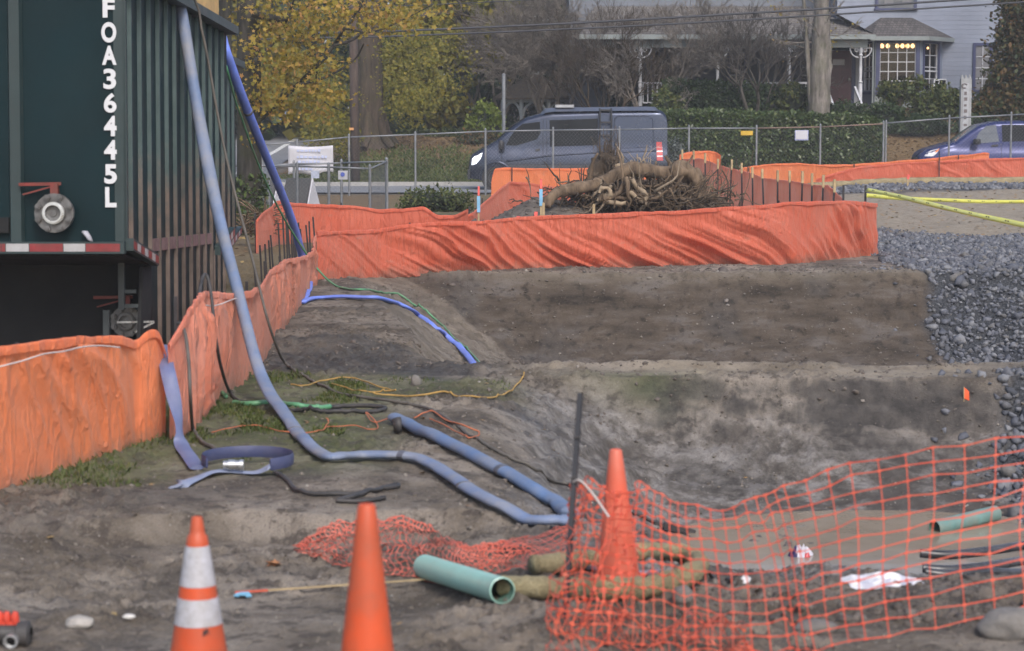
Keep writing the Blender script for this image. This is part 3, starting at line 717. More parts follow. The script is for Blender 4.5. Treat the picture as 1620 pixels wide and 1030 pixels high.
# ================================================================== SILT FENCES
def fabric(name, c, c2, dirt=.5, diag=0):
    m, nt, b = nodes(name)
    tc = nt.nodes.new('ShaderNodeTexCoord')
    n1 = noise_(nt, 1.6, 6, .6); n2 = noise_(nt, 2.6, 8, .7, vscale=(1, 1, 2)); n3 = noise_(nt, 260, 2, .5)
    col = ramp(nt, n1, [(.3, c), (.7, c2)])
    col = mix(nt, ramp(nt, n2, [(.58, (0,) * 3), (.74, (dirt,) * 3)]), col, (.42, .27, .20))
    sz = nt.nodes.new('ShaderNodeSeparateXYZ'); nt.links.new(tc.outputs['Generated'], sz.inputs[0])
    mud = mth(nt, 'ADD', mth(nt, 'MULTIPLY', sz.outputs[2], -2.6), mth(nt, 'MULTIPLY', noise_(nt, 3.5, 7, .7), 1.5))
    col = mix(nt, ramp(nt, mud, [(.25, (0,) * 3), (.75, (.6,) * 3)]), col, (.22, .155, .115))
    nt.links.new(col, b.inputs['Base Color']); b.inputs['Roughness'].default_value = .40; b.inputs['Specular IOR Level'].default_value = .55
    b.inputs['Sheen Weight'].default_value = .25; b.inputs['Sheen Tint'].default_value = (1, .75, .65, 1)
    mp = nt.nodes.new('ShaderNodeMapping'); mp.inputs['Rotation'].default_value = (0, math.radians(diag), 0); mp.inputs['Scale'].default_value = (9, 3, 1.3); nn = nt.nodes.new('ShaderNodeTexNoise'); nn.inputs['Scale'].default_value = 1.6; nn.inputs['Detail'].default_value = 5; nn.inputs['Distortion'].default_value = .6
    nt.links.new(tc.outputs['Object'], mp.inputs[0]); nt.links.new(mp.outputs[0], nn.inputs[0]); cr = ramp(nt, nn.outputs[0], [(.42, (0,) * 3), (.5, (1,) * 3), (.58, (0,) * 3)])
    bump(nt, b, mth(nt, 'ADD', mth(nt, 'ADD', noise_(nt, 22, 5, .6), mth(nt, 'MULTIPLY', cr, .9)), mth(nt, 'MULTIPLY', n3, .3)), .012, .9)
    t = nt.nodes.new('ShaderNodeBsdfTranslucent'); nt.links.new(col, t.inputs[0])
    mx = nt.nodes.new('ShaderNodeMixShader'); mx.inputs[0].default_value = .36
    nt.links.new(b.outputs[0], mx.inputs[1]); nt.links.new(t.outputs[0], mx.inputs[2])
    nt.links.new(mx.outputs[0], nt.nodes['Material Output'].inputs[0]); return m
fab_or = fabric('silt_fabric_orange', (.86, .215, .075), (.92, .27, .105), .25, 20)
fab_pk = fabric('silt_fabric_worn', (.82, .22, .115), (.88, .34, .23), .4)
fab_rd = fabric('silt_fabric_red', (.70, .130, .062), (.76, .185, .105), .45, 36)
pole_dark = mat('stake_dark', (.025, .022, .024), .7, var=.3, scale=8)
wood = mat('stake_wood', (.36, .27, .15), .8, var=.3, scale=6)

def silt(label, pts, material, k=1.6, amp=.035, freq=2.4, stakes=None, stake_side=1, stake_top=.06, tipped=False, hem=.05, sag=.03, group='orange silt fences', seed=0, stake_r=.012, step=.035):
    """pts: list of (x, y, zbase, ztop)"""
    pts = np.array(pts, float); seg = np.hypot(np.diff(pts[:, 0]), np.diff(pts[:, 1])); U = np.concatenate([[0], np.cumsum(seg)])
    n = max(8, int(U[-1] / step)); u = np.linspace(0, U[-1], n)
    c = [np.interp(u, U, pts[:, i]) for i in range(4)]
    ker = np.ones(5) / 5
    for i in range(4): c[i] = np.convolve(np.pad(c[i], 2, mode='edge'), ker, 'valid')
    tx, ty = np.gradient(c[0]), np.gradient(c[1]); l = np.hypot(tx, ty) + 1e-9; nx, ny = ty / l, -tx / l     # points to the camera side when pts run left to right
    nv = 34; rows = []
    top = c[3] + .03 * fbm(u * 1.3, u * 0, 3, seed + 3) + .014 * fbm(u * 7, u * 0, 2, seed + 4)
    for j in range(nv):
        v = j / (nv - 1); z = c[2] - .03 + (top - c[2] + .03) * v; hgt = (top - c[2]) * v
        kk_ = k if np.ndim(k) == 0 else np.interp(u / U[-1], np.linspace(0, 1, len(k)), k)
        w = (u + kk_ * hgt) * freq
        warp = 1.7 * fbm(u * .55, hgt * 1.2, 3, seed + 9)
        rid = np.clip(1 - np.abs(2 * fbm(w + warp, hgt * .5 + u * .12, 2, seed)) * 2, 0, 1) ** 2.2
        rid2 = np.clip(1 - np.abs(2 * fbm(w * 2.7 + warp * 2, hgt * 1.1 + u * .3, 2, seed + 20)) * 2.2, 0, 1) ** 1.8
        mask = .12 + 1.5 * np.clip(vn(u * .8, hgt * 1.3 + 5, seed + 31) * 1.8 - .55, 0, 1)
        d = amp * .8 * mask * (rid - .3) + amp * .5 * mask * (rid2 - .3) + sag * math.sin(math.pi * v) * (vn(u * .8, u * 0, seed + 7) - .2) + .05 * fbm(u * .9, hgt, 3, seed + 13) - .012
        d = d * min(1, (1 - v) * 4 + .35) * (.25 + .75 * np.minimum(1, np.minimum(u, U[-1] - u) / .35))
        rows.append(np.stack([c[0] + nx * d, c[1] + ny * d, z], -1))
    base = rows[-1]
    if hem:
        for dd, dz in ((.006, .006), (.014, .006), (.019, -.008), (.018, -hem)):
            kk = .7 + .6 * vn(u * 2.2, u * 0 + dd, seed + 50)
            rows.append(base + np.stack([nx * dd * kk, ny * dd * kk, dz * kk], -1))
    mid = pts[len(pts) // 2]
    root = thing('silt_fence', label, 'silt fence', (pts[0][0], pts[0][1], pts[0][2]), group)
    mb = MB(); mb.grid([r.tolist() for r in rows]); mb.build('fabric', material, root, True, fix=False)
    if stakes is not None:
        ul = stakes if isinstance(stakes, (list, tuple)) else np.arange(.3, U[-1], stakes)
        for q in ul:
            x, y, zb, zt = [float(np.interp(q, u, cc)) for cc in (c[0], c[1], c[2], top)]
            a, b_ = float(np.interp(q, u, nx)), float(np.interp(q, u, ny)); off = -(.035 + amp * .75 + (.03 if sag > .04 else 0)) * stake_side
            x0, y0 = x + a * off, y + b_ * off; lean = RNG.normal(0, .02, 2); hh = zt + stake_top * RNG.uniform(.5, 1.3)
            m2 = MB(); m2.bar((x0, y0, zb - .1), (x0 + lean[0], y0 + lean[1], hh), stake_r * 2, up=(a, b_, 0))
            st = m2.build('stake', pole_dark, root)
            if tipped:
                m3 = MB(); m3.bar((x0 + lean[0], y0 + lean[1], hh - .12), (x0 + lean[0] * 1.1, y0 + lean[1] * 1.1, hh + .12), stake_r * 2.8, up=(a, b_, 0)); m3.build('stake_tip', wood, st)
    return root
def pxf(lst, ext=0):
    out = []
    for px, pb, pt in lst:
        g = GT(px, pb); t = P(px, pt, g.y); out.append((g.x, g.y, g.z, t.z))
    return out
def pyf(lst):
    out = []
    for px, Y, pt in lst:
        t = P(px, pt, Y); out.append((t.x, Y, h1(t.x, Y), t.z))
    return out
silt('bright orange silt fence sheet hanging in front of the lettered tank recess', pxf([(-160, 830, 560), (-60, 797, 554), (0, 776, 548), (60, 757, 541), (130, 735, 534), (195, 712, 532), (214, 704, 540), (240, 696, 521), (252, 692, 524), (262, 690, 560)]),
     fab_or, k=.35, amp=.05, freq=2.2, stakes=[1.5, 2.42], stake_top=.0, seed=1, sag=.06, step=.02)
silt('worn pale orange silt fence running beside the lettered tank ribs', pxf([(266, 694, 548), (290, 690, 508), (312, 668, 468), (330, 646, 460), (360, 622, 463), (400, 598, 461), (412, 582, 452), (432, 548, 424), (452, 518, 412), (480, 484, 407), (492, 456, 400), (500, 442, 368)]),
     fab_pk, k=.12, amp=.075, freq=2.6, stakes=[.9, 2.2, 4.5, 7.2, 9.4, 11.0], stake_top=.03, seed=2, sag=.06, step=.03)
silt('long red orange silt fence across the picture behind the trenches', pxf([(500, 443, 367), (530, 441, 366), (600, 439, 362), (640, 437, 355), (700, 431, 352), (800, 426, 346), (850, 424, 342), (950, 422, 338), (1080, 421, 333), (1200, 419, 325), (1250, 417, 319), (1290, 414, 318), (1330, 410, 318), (1360, 406, 319), (1386, 401, 322)]),
     fab_rd, k=[1.7, 2.3, 1.2, 2.6, 2.0, 1.4, .9, .25], amp=.15, freq=2.0, stakes=[2.0, 4.3, 6.5, 8.1], stake_top=.02, seed=3, sag=.05, step=.02)
silt('far left orange silt fence behind the standing metal stakes', pyf([(403, 36.0, 352), (408, 36.0, 344), (438, 38.5, 318), (480, 39.2, 322), (520, 39.6, 325), (560, 39.8, 326), (600, 40, 332), (640, 40, 331), (672, 40, 327), (690, 40, 340), (720, 40, 341), (742, 39.8, 330)]),
     fab_rd, k=.9, amp=.05, freq=1.6, stakes=[.3, 2.5, 4.2], stake_top=.08, seed=4)
silt('thin dark red silt fence turning a corner left of the stump pile', pyf([(728, 43, 347), (745, 43.2, 338), (775, 44.5, 312), (806, 46, 287), (830, 46.5, 289), (860, 47, 293), (897, 48, 298), (930, 48.5, 302)]),
     fab_rd, k=1.3, amp=.06, freq=1.5, stakes=[.4, 1.3], stake_top=.1, seed=5)
silt('bright orange silt fence standing just in front of the grey van', pyf([(776, 58, 300), (779, 58, 268), (800, 58.2, 266), (850, 58.5, 267), (920, 59, 266), (1000, 59.5, 264), (1060, 60, 264), (1076, 60, 262)]),
     fab_or, k=.5, amp=.03, freq=1.2, stakes=[.6, 2.6, 6.0], stake_top=.02, stake_side=-1, seed=6)
silt('orange silt fence flap peaking in front of the hedge right of the van', pyf([(1074, 58.5, 246), (1090, 58.7, 241), (1118, 59, 238), (1132, 59, 240), (1141, 58.8, 247)]), fab_or, k=.5, amp=.04, freq=1.2, stakes=[.3], stake_top=.15, seed=7)
silt('worn silt fence with wood tipped stakes right of the stump pile', pyf([(1081, 57, 252), (1110, 55, 251), (1140, 53, 262), (1180, 50.5, 272), (1215, 48, 283), (1250, 46, 286), (1285, 43.5, 292), (1310, 41.5, 294), (1322, 40.6, 304), (1334, 40, 316)]),
     fab_pk, k=.15, amp=.05, freq=1.6, stakes=1.25, stake_side=-1, stake_top=.1, tipped=True, seed=8, stake_r=.016)
silt('bright orange silt fence along the street below the clipped hedge', pyf([(1168, 62.2, 266), (1190, 62.2, 263), (1230, 62.3, 259), (1262, 62.3, 258), (1300, 62.4, 261), (1350, 62.5, 260), (1393, 62.6, 257), (1470, 62.7, 251), (1530, 62.8, 245), (1562, 62.8, 241), (1566, 62.8, 243)]),
     fab_or, k=.6, amp=.04, freq=1.0, stakes=3.0, stake_side=-1, stake_top=.02, seed=9)
silt('dark red silt fence with a straw roll at its foot before the blue car', pyf([(1290, 58.6, 284), (1320, 58.7, 274), (1360, 58.8, 263), (1420, 59, 258), (1500, 59.2, 254), (1560, 59.4, 251), (1620, 59.6, 250), (1720, 60, 250), (1850, 60, 250)]),
     fab_rd, k=1.4, amp=.06, freq=1.1, stakes=[3.4, 7.5], stake_side=-1, stake_top=.25, seed=10)
for o_, pts in ((None, [(-40, 592, 13.0), (0, 580, 13.02), (35, 571, 13.2), (70, 560, 13.4), (100, 556, 13.6), (130, 549, 13.85), (160, 547, 14.1), (190, 550, 14.3)]), (None, [(322, 482, 16.75), (335, 484, 16.9), (350, 481, 17.2), (362, 476, 17.5), (374, 472, 17.8)])):
    mb = MB(); mb.tube(smoothpts([P(px, py, Y - .12) for px, py, Y in pts], 6), .005, 5)
    tag(mb.build('tie_cord', mat('cord_pale', (.52, .46, .44), .8), None, True), 'thin pale cord strung across the near bright orange fence sheet' if pts[0][0] < 0 else 'short pale cord across the worn fence below the black cable hoop', 'cord')
# loose stakes stacked upright inside the fence corner
grp = 'dark metal stakes standing in a bunch behind the fence corner'
for (px, Y, pb, pt) in [(411, 29, 462, 388), (419, 29, 458, 386), (428, 30, 440, 372), (440, 30, 424, 352), (447, 31, 420, 338), (452, 31, 414, 330), (455, 31, 410, 352), (463, 31.5, 405, 344), (466, 31, 405, 358), (425, 29.5, 452, 380), (472, 31, 400, 352), (475, 31.5, 398, 362), (484, 31.6, 395, 356), (489, 31.4, 390, 350), (495, 31.6, 384, 343), (460, 31.4, 412, 340), (402, 28.5, 470, 420)]:
    a = P(px + 5 + RNG.uniform(-2, 2), pb + 6, Y); b_ = P(px, pt, Y); a.z = h1(a.x, a.y) - .05
    mb = MB(); mb.bar(a, b_, .022); o = mb.build('metal_stake', pole_dark)
    tag(o, 'dark thin metal stake leaning in the bunch behind the fence corner', 'stake', grp)
straw = None
def strawmat(name, a, c):
    m, nt, b = nodes(name); n1 = noise_(nt, 60, 6, .7, vscale=(1, 1, 1)); n2 = noise_(nt, 5, 5, .6)
    col = mix(nt, ramp(nt, n2, [(.35, (0,) * 3), (.65, (.6,) * 3)]), ramp(nt, n1, [(.3, a), (.7, c)]), tuple(x * .55 for x in a))
    nt.links.new(col, b.inputs['Base Color']); b.inputs['Roughness'].default_value = .95; bump(nt, b, n1, .02); MATS[name] = m; return m
straw = strawmat('straw', (.22, .175, .09), (.44, .36, .22))
def lumpy(pts, r, name, material, amp=.12, n=12):
    pts = smoothpts(pts, 10); rs = [r * (1 + amp * 2 * (float(vn(np.array([i * .6]), np.array([0.]), 3)[0]) - .5)) for i in range(len(pts))]
    mb = MB(); mb.tube(pts, rs, n); o = mb.build(name, material, None, True)
    for v in o.data.vertices:
        d = mnoise.noise(v.co * 26) * r * .10; v.co += Vector((0, 0, d)) + Vector((d, d, 0)) * .4
    return o
o = lumpy([Vector((xpix(px, 58.3), 58.3 - .0 * px, h1(xpix(px, 58.3), 58.3) + .06)) for px in (1215, 1260, 1300, 1400, 1500, 1620, 1760)], .13, 'straw_wattle', straw)
tag(o, 'tan straw roll lying along the foot of the far right red fence', 'straw wattle')

# ================================================================== HOSES, CABLES, ROPES
def PT(p, lift):
    if len(p) == 3: return P(*p)
    return GT(p[0], p[1], lift)
def line(name, label, cat, pts, r, material, n=8, flat=None, group=None, sub=8, lift=None, bands=()):
    """a cable or hose: (px, py, Y) points hang in the air, (px, py) points lie on the soil"""
    r0 = r if not isinstance(r, list) else r[-1]
    sp = []; i = 0
    while i < len(pts):
        if len(pts[i]) == 3: sp.append(P(*pts[i])); i += 1; continue
        j = i
        while j < len(pts) and len(pts[j]) == 2: j += 1
        run = smoothpts([Vector((p[0], p[1], 0)) for p in pts[i:j]], 4); raw = [GT(p.x, p.y) for p in run]
        for k in range(len(raw)):
            w = raw[max(0, k - 1):k + 2]; q = sum(w, Vector((0, 0, 0))) / len(w) if 1 < k < len(raw) - 2 else raw[k].copy()
            q.z = h1(q.x, q.y) + (r0 * .85 + (.020 if r0 < .012 else .004) if lift is None else lift); sp.append(q)
        i = j
    sp = smoothpts(sp, 4)
    sp = [sum(sp[max(0, k - 4):k + 5], Vector((0, 0, 0))) / len(sp[max(0, k - 4):k + 5]) if 4 <= k < len(sp) - 4 else p for k, p in enumerate(sp)]
    for p in sp: p.z = max(p.z, h1(p.x, p.y) + r0 * .55 + (.008 if r0 < .022 else 0))
    rr_ = r if not isinstance(r, list) else [float(np.interp(k / (len(sp) - 1), [0, .12, .2, 1], [r[0], r[0], r0, r0])) for k in range(len(sp))]
    if flat:
        hg = [p.z - h1(p.x, p.y) for p in sp]; fl = [(1 + (flat[0] - 1) * (1 - min(1, max(0, (g_ - .1) / .4))), 1 + (flat[1] - 1) * (1 - min(1, max(0, (g_ - .1) / .4)))) for g_ in hg]
        wob = [1 + .16 * (float(vn(np.array([k * .21]), np.array([2.]), 8)[0]) - .5) for k in range(len(sp))]; fl = [(a_ * w_, b_ / w_) for (a_, b_), w_ in zip(fl, wob)]
    else: fl = None
    mb = MB(); mb.tube(sp, rr_, n, flat=fl, up=(0, 0, 1) if flat else None)
    o = mb.build(name, material, None, True)
    for q in bands:
        k = int(q * (len(sp) - 2)); rb_ = rr_[k] if isinstance(rr_, list) else rr_; a_ = sp[k]; d_ = (sp[k + 1] - sp[k]).normalized()
        m2 = MB(); m2.tube([a_ - d_ * .022, a_ - d_ * .02, a_ + d_ * .02, a_ + d_ * .022], [rb_ * .9, rb_ * 1.1, rb_ * 1.1, rb_ * .9], n, flat=[fl[k]] * 4 if fl else None, up=(0, 0, 1) if flat else None); m2.build('clamp', clamp_m, o, True, 40)
    return tag(o, label, cat, group)
clamp_m = mat('hose_clamp', (.12, .12, .14), .45, metal=.4, var=.3, scale=20)
blue_dusty = mat('hose_blue_dusty', (.13, .18, .30), .7, var=.15, scale=5, dirt=(.25, .245, .245), dirt_amt=.8, bmp=.004, bscale=30)
blue_clean = mat('hose_blue', (.15, .23, .70), .6, var=.12, scale=5, dirt=(.16, .17, .35), dirt_amt=.5)
blue_mid = mat('hose_blue_mid', (.095, .152, .275), .6, var=.15, scale=5, dirt=(.22, .215, .215), dirt_amt=.6, bmp=.004, bscale=30)
navy = mat('hose_navy', (.035, .045, .12), .5, var=.2, scale=6, dirt=(.12, .12, .16), dirt_amt=.4)
rubber = mat('cable_black', (.022, .021, .022), .6, var=.3, scale=9, dirt=(.10, .09, .085), dirt_amt=.6)
rubber_g = mat('cable_grey', (.075, .068, .06), .7, var=.3, scale=9, dirt=(.16, .14, .12), dirt_amt=.6)
green_h = mat('hose_green', (.075, .26, .13), .45, var=.2, scale=6, dirt=(.2, .22, .15), dirt_amt=.4)
yellow_r = mat('rope_yellow', (.34, .21, .06), .8, var=.25, scale=10)
orange_s = mat('string_orange', (.42, .13, .06), .8, var=.25, scale=10)
line('discharge_hose', 'dusty pale blue hose coming over the lettered tank and bending sharply on the dirt', 'hose',
     [(268, -60, 20.4), (276, -30, 20.35), (285, 4, 20.2), (297, 80, 20.0), (313, 180, 19.75), (332, 280, 19.4), (350, 360, 19.0), (362, 410, 18.6), (375, 452, 18.05), (386, 500, 17.8), (402, 565, 17.4), (420, 618, 17.0), (440, 650), (462, 680), (484, 708), (520, 733), (560, 730), (640, 731), (678, 742), (720, 768), (775, 806), (830, 828), (895, 838)], [.055] * 60 + [.043] * 400, blue_dusty, 14, flat=(1.2, .62), bands=(.335, .62, .80))
line('discharge_hose', 'bright blue hose sloping from the second tank down into the fence corner', 'hose', [(352, 60, 26.0), (361, 92, 25.9), (385, 160, 26.6), (412, 225, 27.4), (440, 293, 28.4), (462, 345, 29.3), (474, 385, 29.8), (482, 430, 30.0)], .055, blue_clean, 12, bands=(.35,))
line('layflat_hose', 'bright blue flat hose dropping over the fence and down the far trench side', 'hose', [(488, 432, 29.6), (491, 450, 29.2), (490, 468, 28.6), (478, 484), (488, 478), (510, 475), (560, 475), (605, 478), (640, 488), (668, 505), (700, 530), (722, 550), (738, 566), (750, 578, 24.3), (766, 596, 23.9)], .038, blue_clean, 12, flat=(1.15, .62))
line('layflat_hose', 'straight medium blue hose with an open bent end going into the near trench', 'hose', [(624, 671), (640, 678), (680, 697), (720, 716), (780, 748), (840, 783), (880, 808), (905, 826)], .049, blue_mid, 14, flat=(1.12, .72), bands=(.62,))
g = GT(630, 686, .03); mb = MB(); mb.tube([g + Vector((-.012, .0, .075)), g + Vector((-.004, -.02, .03)), g + Vector((0, -.02, -.02))], [.050, .046, .042], 12, flat=(.55, .8)); o = mb.build('hole_shade', rubber, None, True)  # black stub added as the shaded hole of the hose mouth
hs = [q for q in bpy.data.objects if q.get('label', '').startswith('straight medium blue hose')][0]; o.parent = hs
# twisted lay-flat hose over the near fence, with a coil
def ribbon(name, pts, widths, normals_up, material, thick=.012, sub=8, parent=None):
    """pts + side vector per pt -> flat band with thickness"""
    sp = smoothpts(pts, sub); sv = smoothpts(normals_up, sub); mb = MB(); rows = []
    for i, (p, s_) in enumerate(zip(sp, sv)):
        t = (sp[min(i + 1, len(sp) - 1)] - sp[max(i - 1, 0)]).normalized(); s_ = s_ - t * s_.dot(t); s_ = s_.normalized(); nn = t.cross(s_)
        w = widths / 2
        rows.append([p - s_ * w, p - s_ * w * .5 + nn * thick, p + s_ * w * .5 + nn * thick, p + s_ * w, p + s_ * w * .5 - nn * thick, p - s_ * w * .5 - nn * thick])
    mb.grid(rows, wrap=True); k = len(rows[0]); e = len(mb.v)
    mb.f.append(tuple(range(k))); mb.f.append(tuple(range(e - k, e))); mb.m += [0, 0]
    return mb.build(name, material, parent, True, 60)
X_, Y_, Z_ = Vector((1, 0, 0)), Vector((0, 1, 0)), Vector((0, 0, 1))
o = ribbon('layflat_hose', [P(258, 548, 15.6), P(264, 580, 15.0), P(273, 620, 14.85), P(280, 655, 14.7), P(284, 682, 14.6), P(288, 705, 14.5), GT(300, 730, .03), GT(312, 746, .02)],
           .10, [X_, X_, X_ * .9 + Y_ * .3, X_ * .5 + Y_, X_ * .2 + Y_, X_ * .8 + Y_ * .3, X_ + Y_ * .2, X_], mat('hose_blue_slate', (.10, .125, .25), .55, var=.15, scale=5, dirt=(.22, .23, .32), dirt_amt=.5))
tag(o, 'twisted slate blue flat hose hanging over the nearest orange fence', 'hose')
cen = GT(392, 742); zc = cen.z; s_ = 3500 / cen.y
loop = []; nrm = []
for k in range(17):
    th = math.radians(215 - k * 16.8); loop.append(Vector((cen.x + .285 * math.cos(th), cen.y + .30 * math.sin(th) * 1.0, zc + .062))); nrm.append(Z_)
root = thing('hose_coil', 'navy flat hose coil with a metal coupling standing on edge on the dirt', 'hose', cen)
ribbon('coil', loop, .075, nrm, navy, .006, 6, root)
tail = [loop[-1] + Vector((0, 0, -.01)), GT(400, 753, .02), GT(345, 752, .02), GT(310, 763, .02), GT(276, 774, .015)]
ribbon('tail', tail, .09, [Z_ * .3 + Y_, Y_, Y_, Y_, Y_ + X_ * .3], mat('hose_blue_pale', (.20, .24, .36), .6, var=.15, scale=6, dirt=(.3, .3, .32), dirt_amt=.5), .008, 8, root)
a = GT(378, 748); a.z = zc + .075; mb = MB(); Mx = Matrix(((0, 0, 1), (0, 1, 0), (-1, 0, 0)))
mb.lathe([(0, -.05), (.026, -.05), (.026, -.02), (.033, -.02), (.033, .02), (.028, .02), (.028, .05), (.034, .05), (.034, .075), (0, .075)], a + Vector((-.03, -.12, -.02)), 16, Mx); mb.build('coupling', steel_lt, root, True, 40)
line('power_cable', 'thin grey cable running from the tank top down to the dirt and the trench', 'cable', [(300, -20, 20.1), (320, 35, 20.3), (335, 130, 20.3), (352, 230, 20.2), (375, 320, 20.1), (400, 410, 19.3), (415, 475, 18.9), (430, 535, 18.7), (448, 577), (480, 597), (515, 617), (560, 632), (640, 642), (690, 655), (740, 690), (800, 725), (860, 752), (905, 772)], .013, rubber_g, 6)
line('power_cable', 'black cable hooped over the fence beside the tank and ending at the green hose', 'cable', [(292, 512, 15.9), (303, 516, 15.9), (312, 490, 16.4), (317, 445, 16.6), (323, 431, 16.8), (331, 436, 16.8), (336, 480, 16.6), (341, 540, 16.5), (350, 590, 16.4), (362, 622), (376, 638), (395, 640)], .014, rubber, 6)
line('power_cable', 'dark cable hanging down the near orange fence to the hose coil', 'cable', [(282, 512, 15.6), (290, 514, 15.3), (297, 540, 15.1), (300, 600, 14.9), (302, 650, 14.75), (304, 680), (316, 700), (335, 712), (350, 720)], .014, rubber_g, 6)
line('power_cable', 'grey brown cable tail curling from the hose coil to a black loop', 'cable', [(435, 752), (452, 762), (466, 778), (490, 785), (530, 787), (580, 784), (626, 771), (628, 775), (600, 778), (560, 790), (530, 798), (580, 797), (610, 792)], .014, rubber, 6)
line('garden_hose', 'green garden hose ending in a black loop on the dirt', 'hose', [(370, 641), (400, 643), (432, 639), (470, 644), (500, 650), (522, 648)], .02, green_h, 8)
line('rubber_loop', 'black hose loop joined to the green garden hose end', 'hose', [(522, 648), (560, 646), (600, 647), (611, 650), (590, 655), (540, 656), (480, 654), (440, 650)], .016, rubber, 7)
line('garden_hose', 'short green hose end poking from under the pale orange fence', 'hose', [(325, 612), (340, 618), (352, 626), (358, 632)], .018, green_h, 8)
line('thin_hose', 'thin green hose lying over the far bench into the far trench', 'hose', [(358, 105, 25.4), (380, 185, 26.3), (406, 255, 27.3), (436, 325, 28.4), (466, 374, 29.2), (490, 408, 29.6), (505, 433, 29.4), (530, 455), (560, 461), (600, 463), (630, 468), (665, 490), (700, 516), (735, 550), (750, 566), (762, 578, 24.3), (780, 598, 23.9)], .014, green_h, 6)
line('rope', 'yellow rope looping over the dirt to the trench corner', 'rope', [(460, 613), (480, 616), (508, 608), (540, 602), (565, 604), (590, 614), (615, 621), (627, 622), (610, 624), (570, 622), (545, 617), (525, 612)], .007, yellow_r, 5)
line('rope', 'long yellow cord ending at the pale crest between the trenches', 'rope', [(590, 630), (640, 629), (700, 628), (740, 630), (795, 629), (812, 619), (826, 605), (829, 596)], .008, yellow_r, 5)
line('string', 'thin orange string trailing on the dirt below the green hose', 'string', [(335, 690), (360, 684), (395, 678), (420, 681), (450, 690), (490, 690), (512, 684), (520, 672), (516, 668)], .005, orange_s, 4)
line('string', 'orange string tangle lying by the open blue hose end', 'string', [(515, 682), (560, 678), (580, 685), (600, 682), (585, 662), (578, 658), (592, 676), (612, 668), (640, 664)], .005, orange_s, 4)
line('string', 'orange string strands crossing the soil right of the open hose end', 'string', [(655, 668), (670, 660), (685, 655), (700, 668), (730, 680), (760, 690), (745, 700), (715, 684), (680, 668)], .006, orange_s, 4)

# ================================================================== FOREGROUND THINGS
cone_or = mat('cone_orange', (.54, .072, .018), .5, var=.1, scale=5, dirt=(.24, .085, .05), dirt_amt=.8, spec=.45)
cone_pk = mat('cone_orange_faded', (.60, .10, .05), .5, var=.08, scale=5, dirt=(.42, .19, .14), dirt_amt=.6)
band_w = mat('cone_band_white', (.43, .43, .47), .35, var=.10, scale=30, dirt=(.26, .24, .22), dirt_amt=.75)
black_rub = mat('cone_base_black', (.03, .03, .03), .7)
def cone(label, x, y, zb, h, r0, r1, base, material, banded=False, collar=True, rot=.2):
    root = thing('traffic_cone', label, 'traffic cone', (0, 0, 0), 'traffic cones in the foreground')
    R = lambda z: r0 + (r1 - r0) * (z - .03) / (h - .03)
    prof = [(base * .46, .03), (r0 + .02, .032), (r0, .045)]
    for i in range(1, 12):
        z = .045 + (h - .10 - .045) * i / 11; prof.append((R(z), z))
    if collar: prof += [(R(h - .075) * 1.0, h - .075), (R(h - .07) * .80, h - .066), (R(h - .05) * .80, h - .05)]
    prof += [(R(h) * (.80 if collar else 1), h - .008), (R(h) * (.68 if collar else .85), h), (R(h) * .5, h - .002), (R(h) * .5, h - .05)]
    mb = MB(); mb.lathe(prof, n=40); mb.build('body', material, root, True, 40)
    mb = MB(); k = base / 2
    pts = [(-k, -k * .7), (-k * .7, -k), (k * .7, -k), (k, -k * .7), (k, k * .7), (k * .7, k), (-k * .7, k), (-k, k * .7)]
    mb.prism([(a, b_, 0) for a, b_ in pts], (0, 0, .029)); mb.build('base', material if not banded else black_rub, root)
    if banded:
        for z0, z1 in ((h - .263, h - .111), (h - .412, h - .311)):
            mb = MB(); mb.lathe([(R(z0) + .0005, z0 - .001), (R(z0) + .002, z0), (R(z1) + .002, z1), (R(z1) + .0005, z1 + .001)], n=40); mb.build('white_band', band_w, root, True, 40)
        mb = MB()
        for a0, z0, a1, z1 in ((-1.25, .265, -1.20, .29), (-1.2, .29, -1.14, .268), (-1.14, .268, -1.08, .295), (-1.08, .295, -1.0, .272), (-1.22, .276, -1.02, .283)):
            p = [Vector(((R(z) + .001) * math.cos(a), (R(z) + .001) * math.sin(a), z)) for a, z in ((a0, z0), (a1, z1))]; mb.bar(p[0], p[1], .005, .003)
        mb.build('ink_scrawl', rubber, root)
    root.location = (x, y, zb); root.rotation_euler = (0, 0, rot); return root
Yc = 8.37; cone('orange cone with two white reflective bands', xpix(303, Yc), Yc, h1(xpix(303, Yc), Yc), .71, .133, .027, .36, cone_or, True, rot=0)
Yc = 7.56; cone('plain orange cone nearest the camera, its lower half cut by the picture edge', xpix(576, Yc), Yc, h1(xpix(576, Yc), Yc), .905 + .0, .134, .031, .36, cone_or, collar=False)
g = GT(978, 925); o = cone('faded plain orange cone standing inside the straw ring behind the net', g.x, g.y, g.z - .01, .665, .105, .030, .30, cone_pk, collar=False, rot=.5)
o.rotation_euler = (0, math.radians(-1.5), .5)

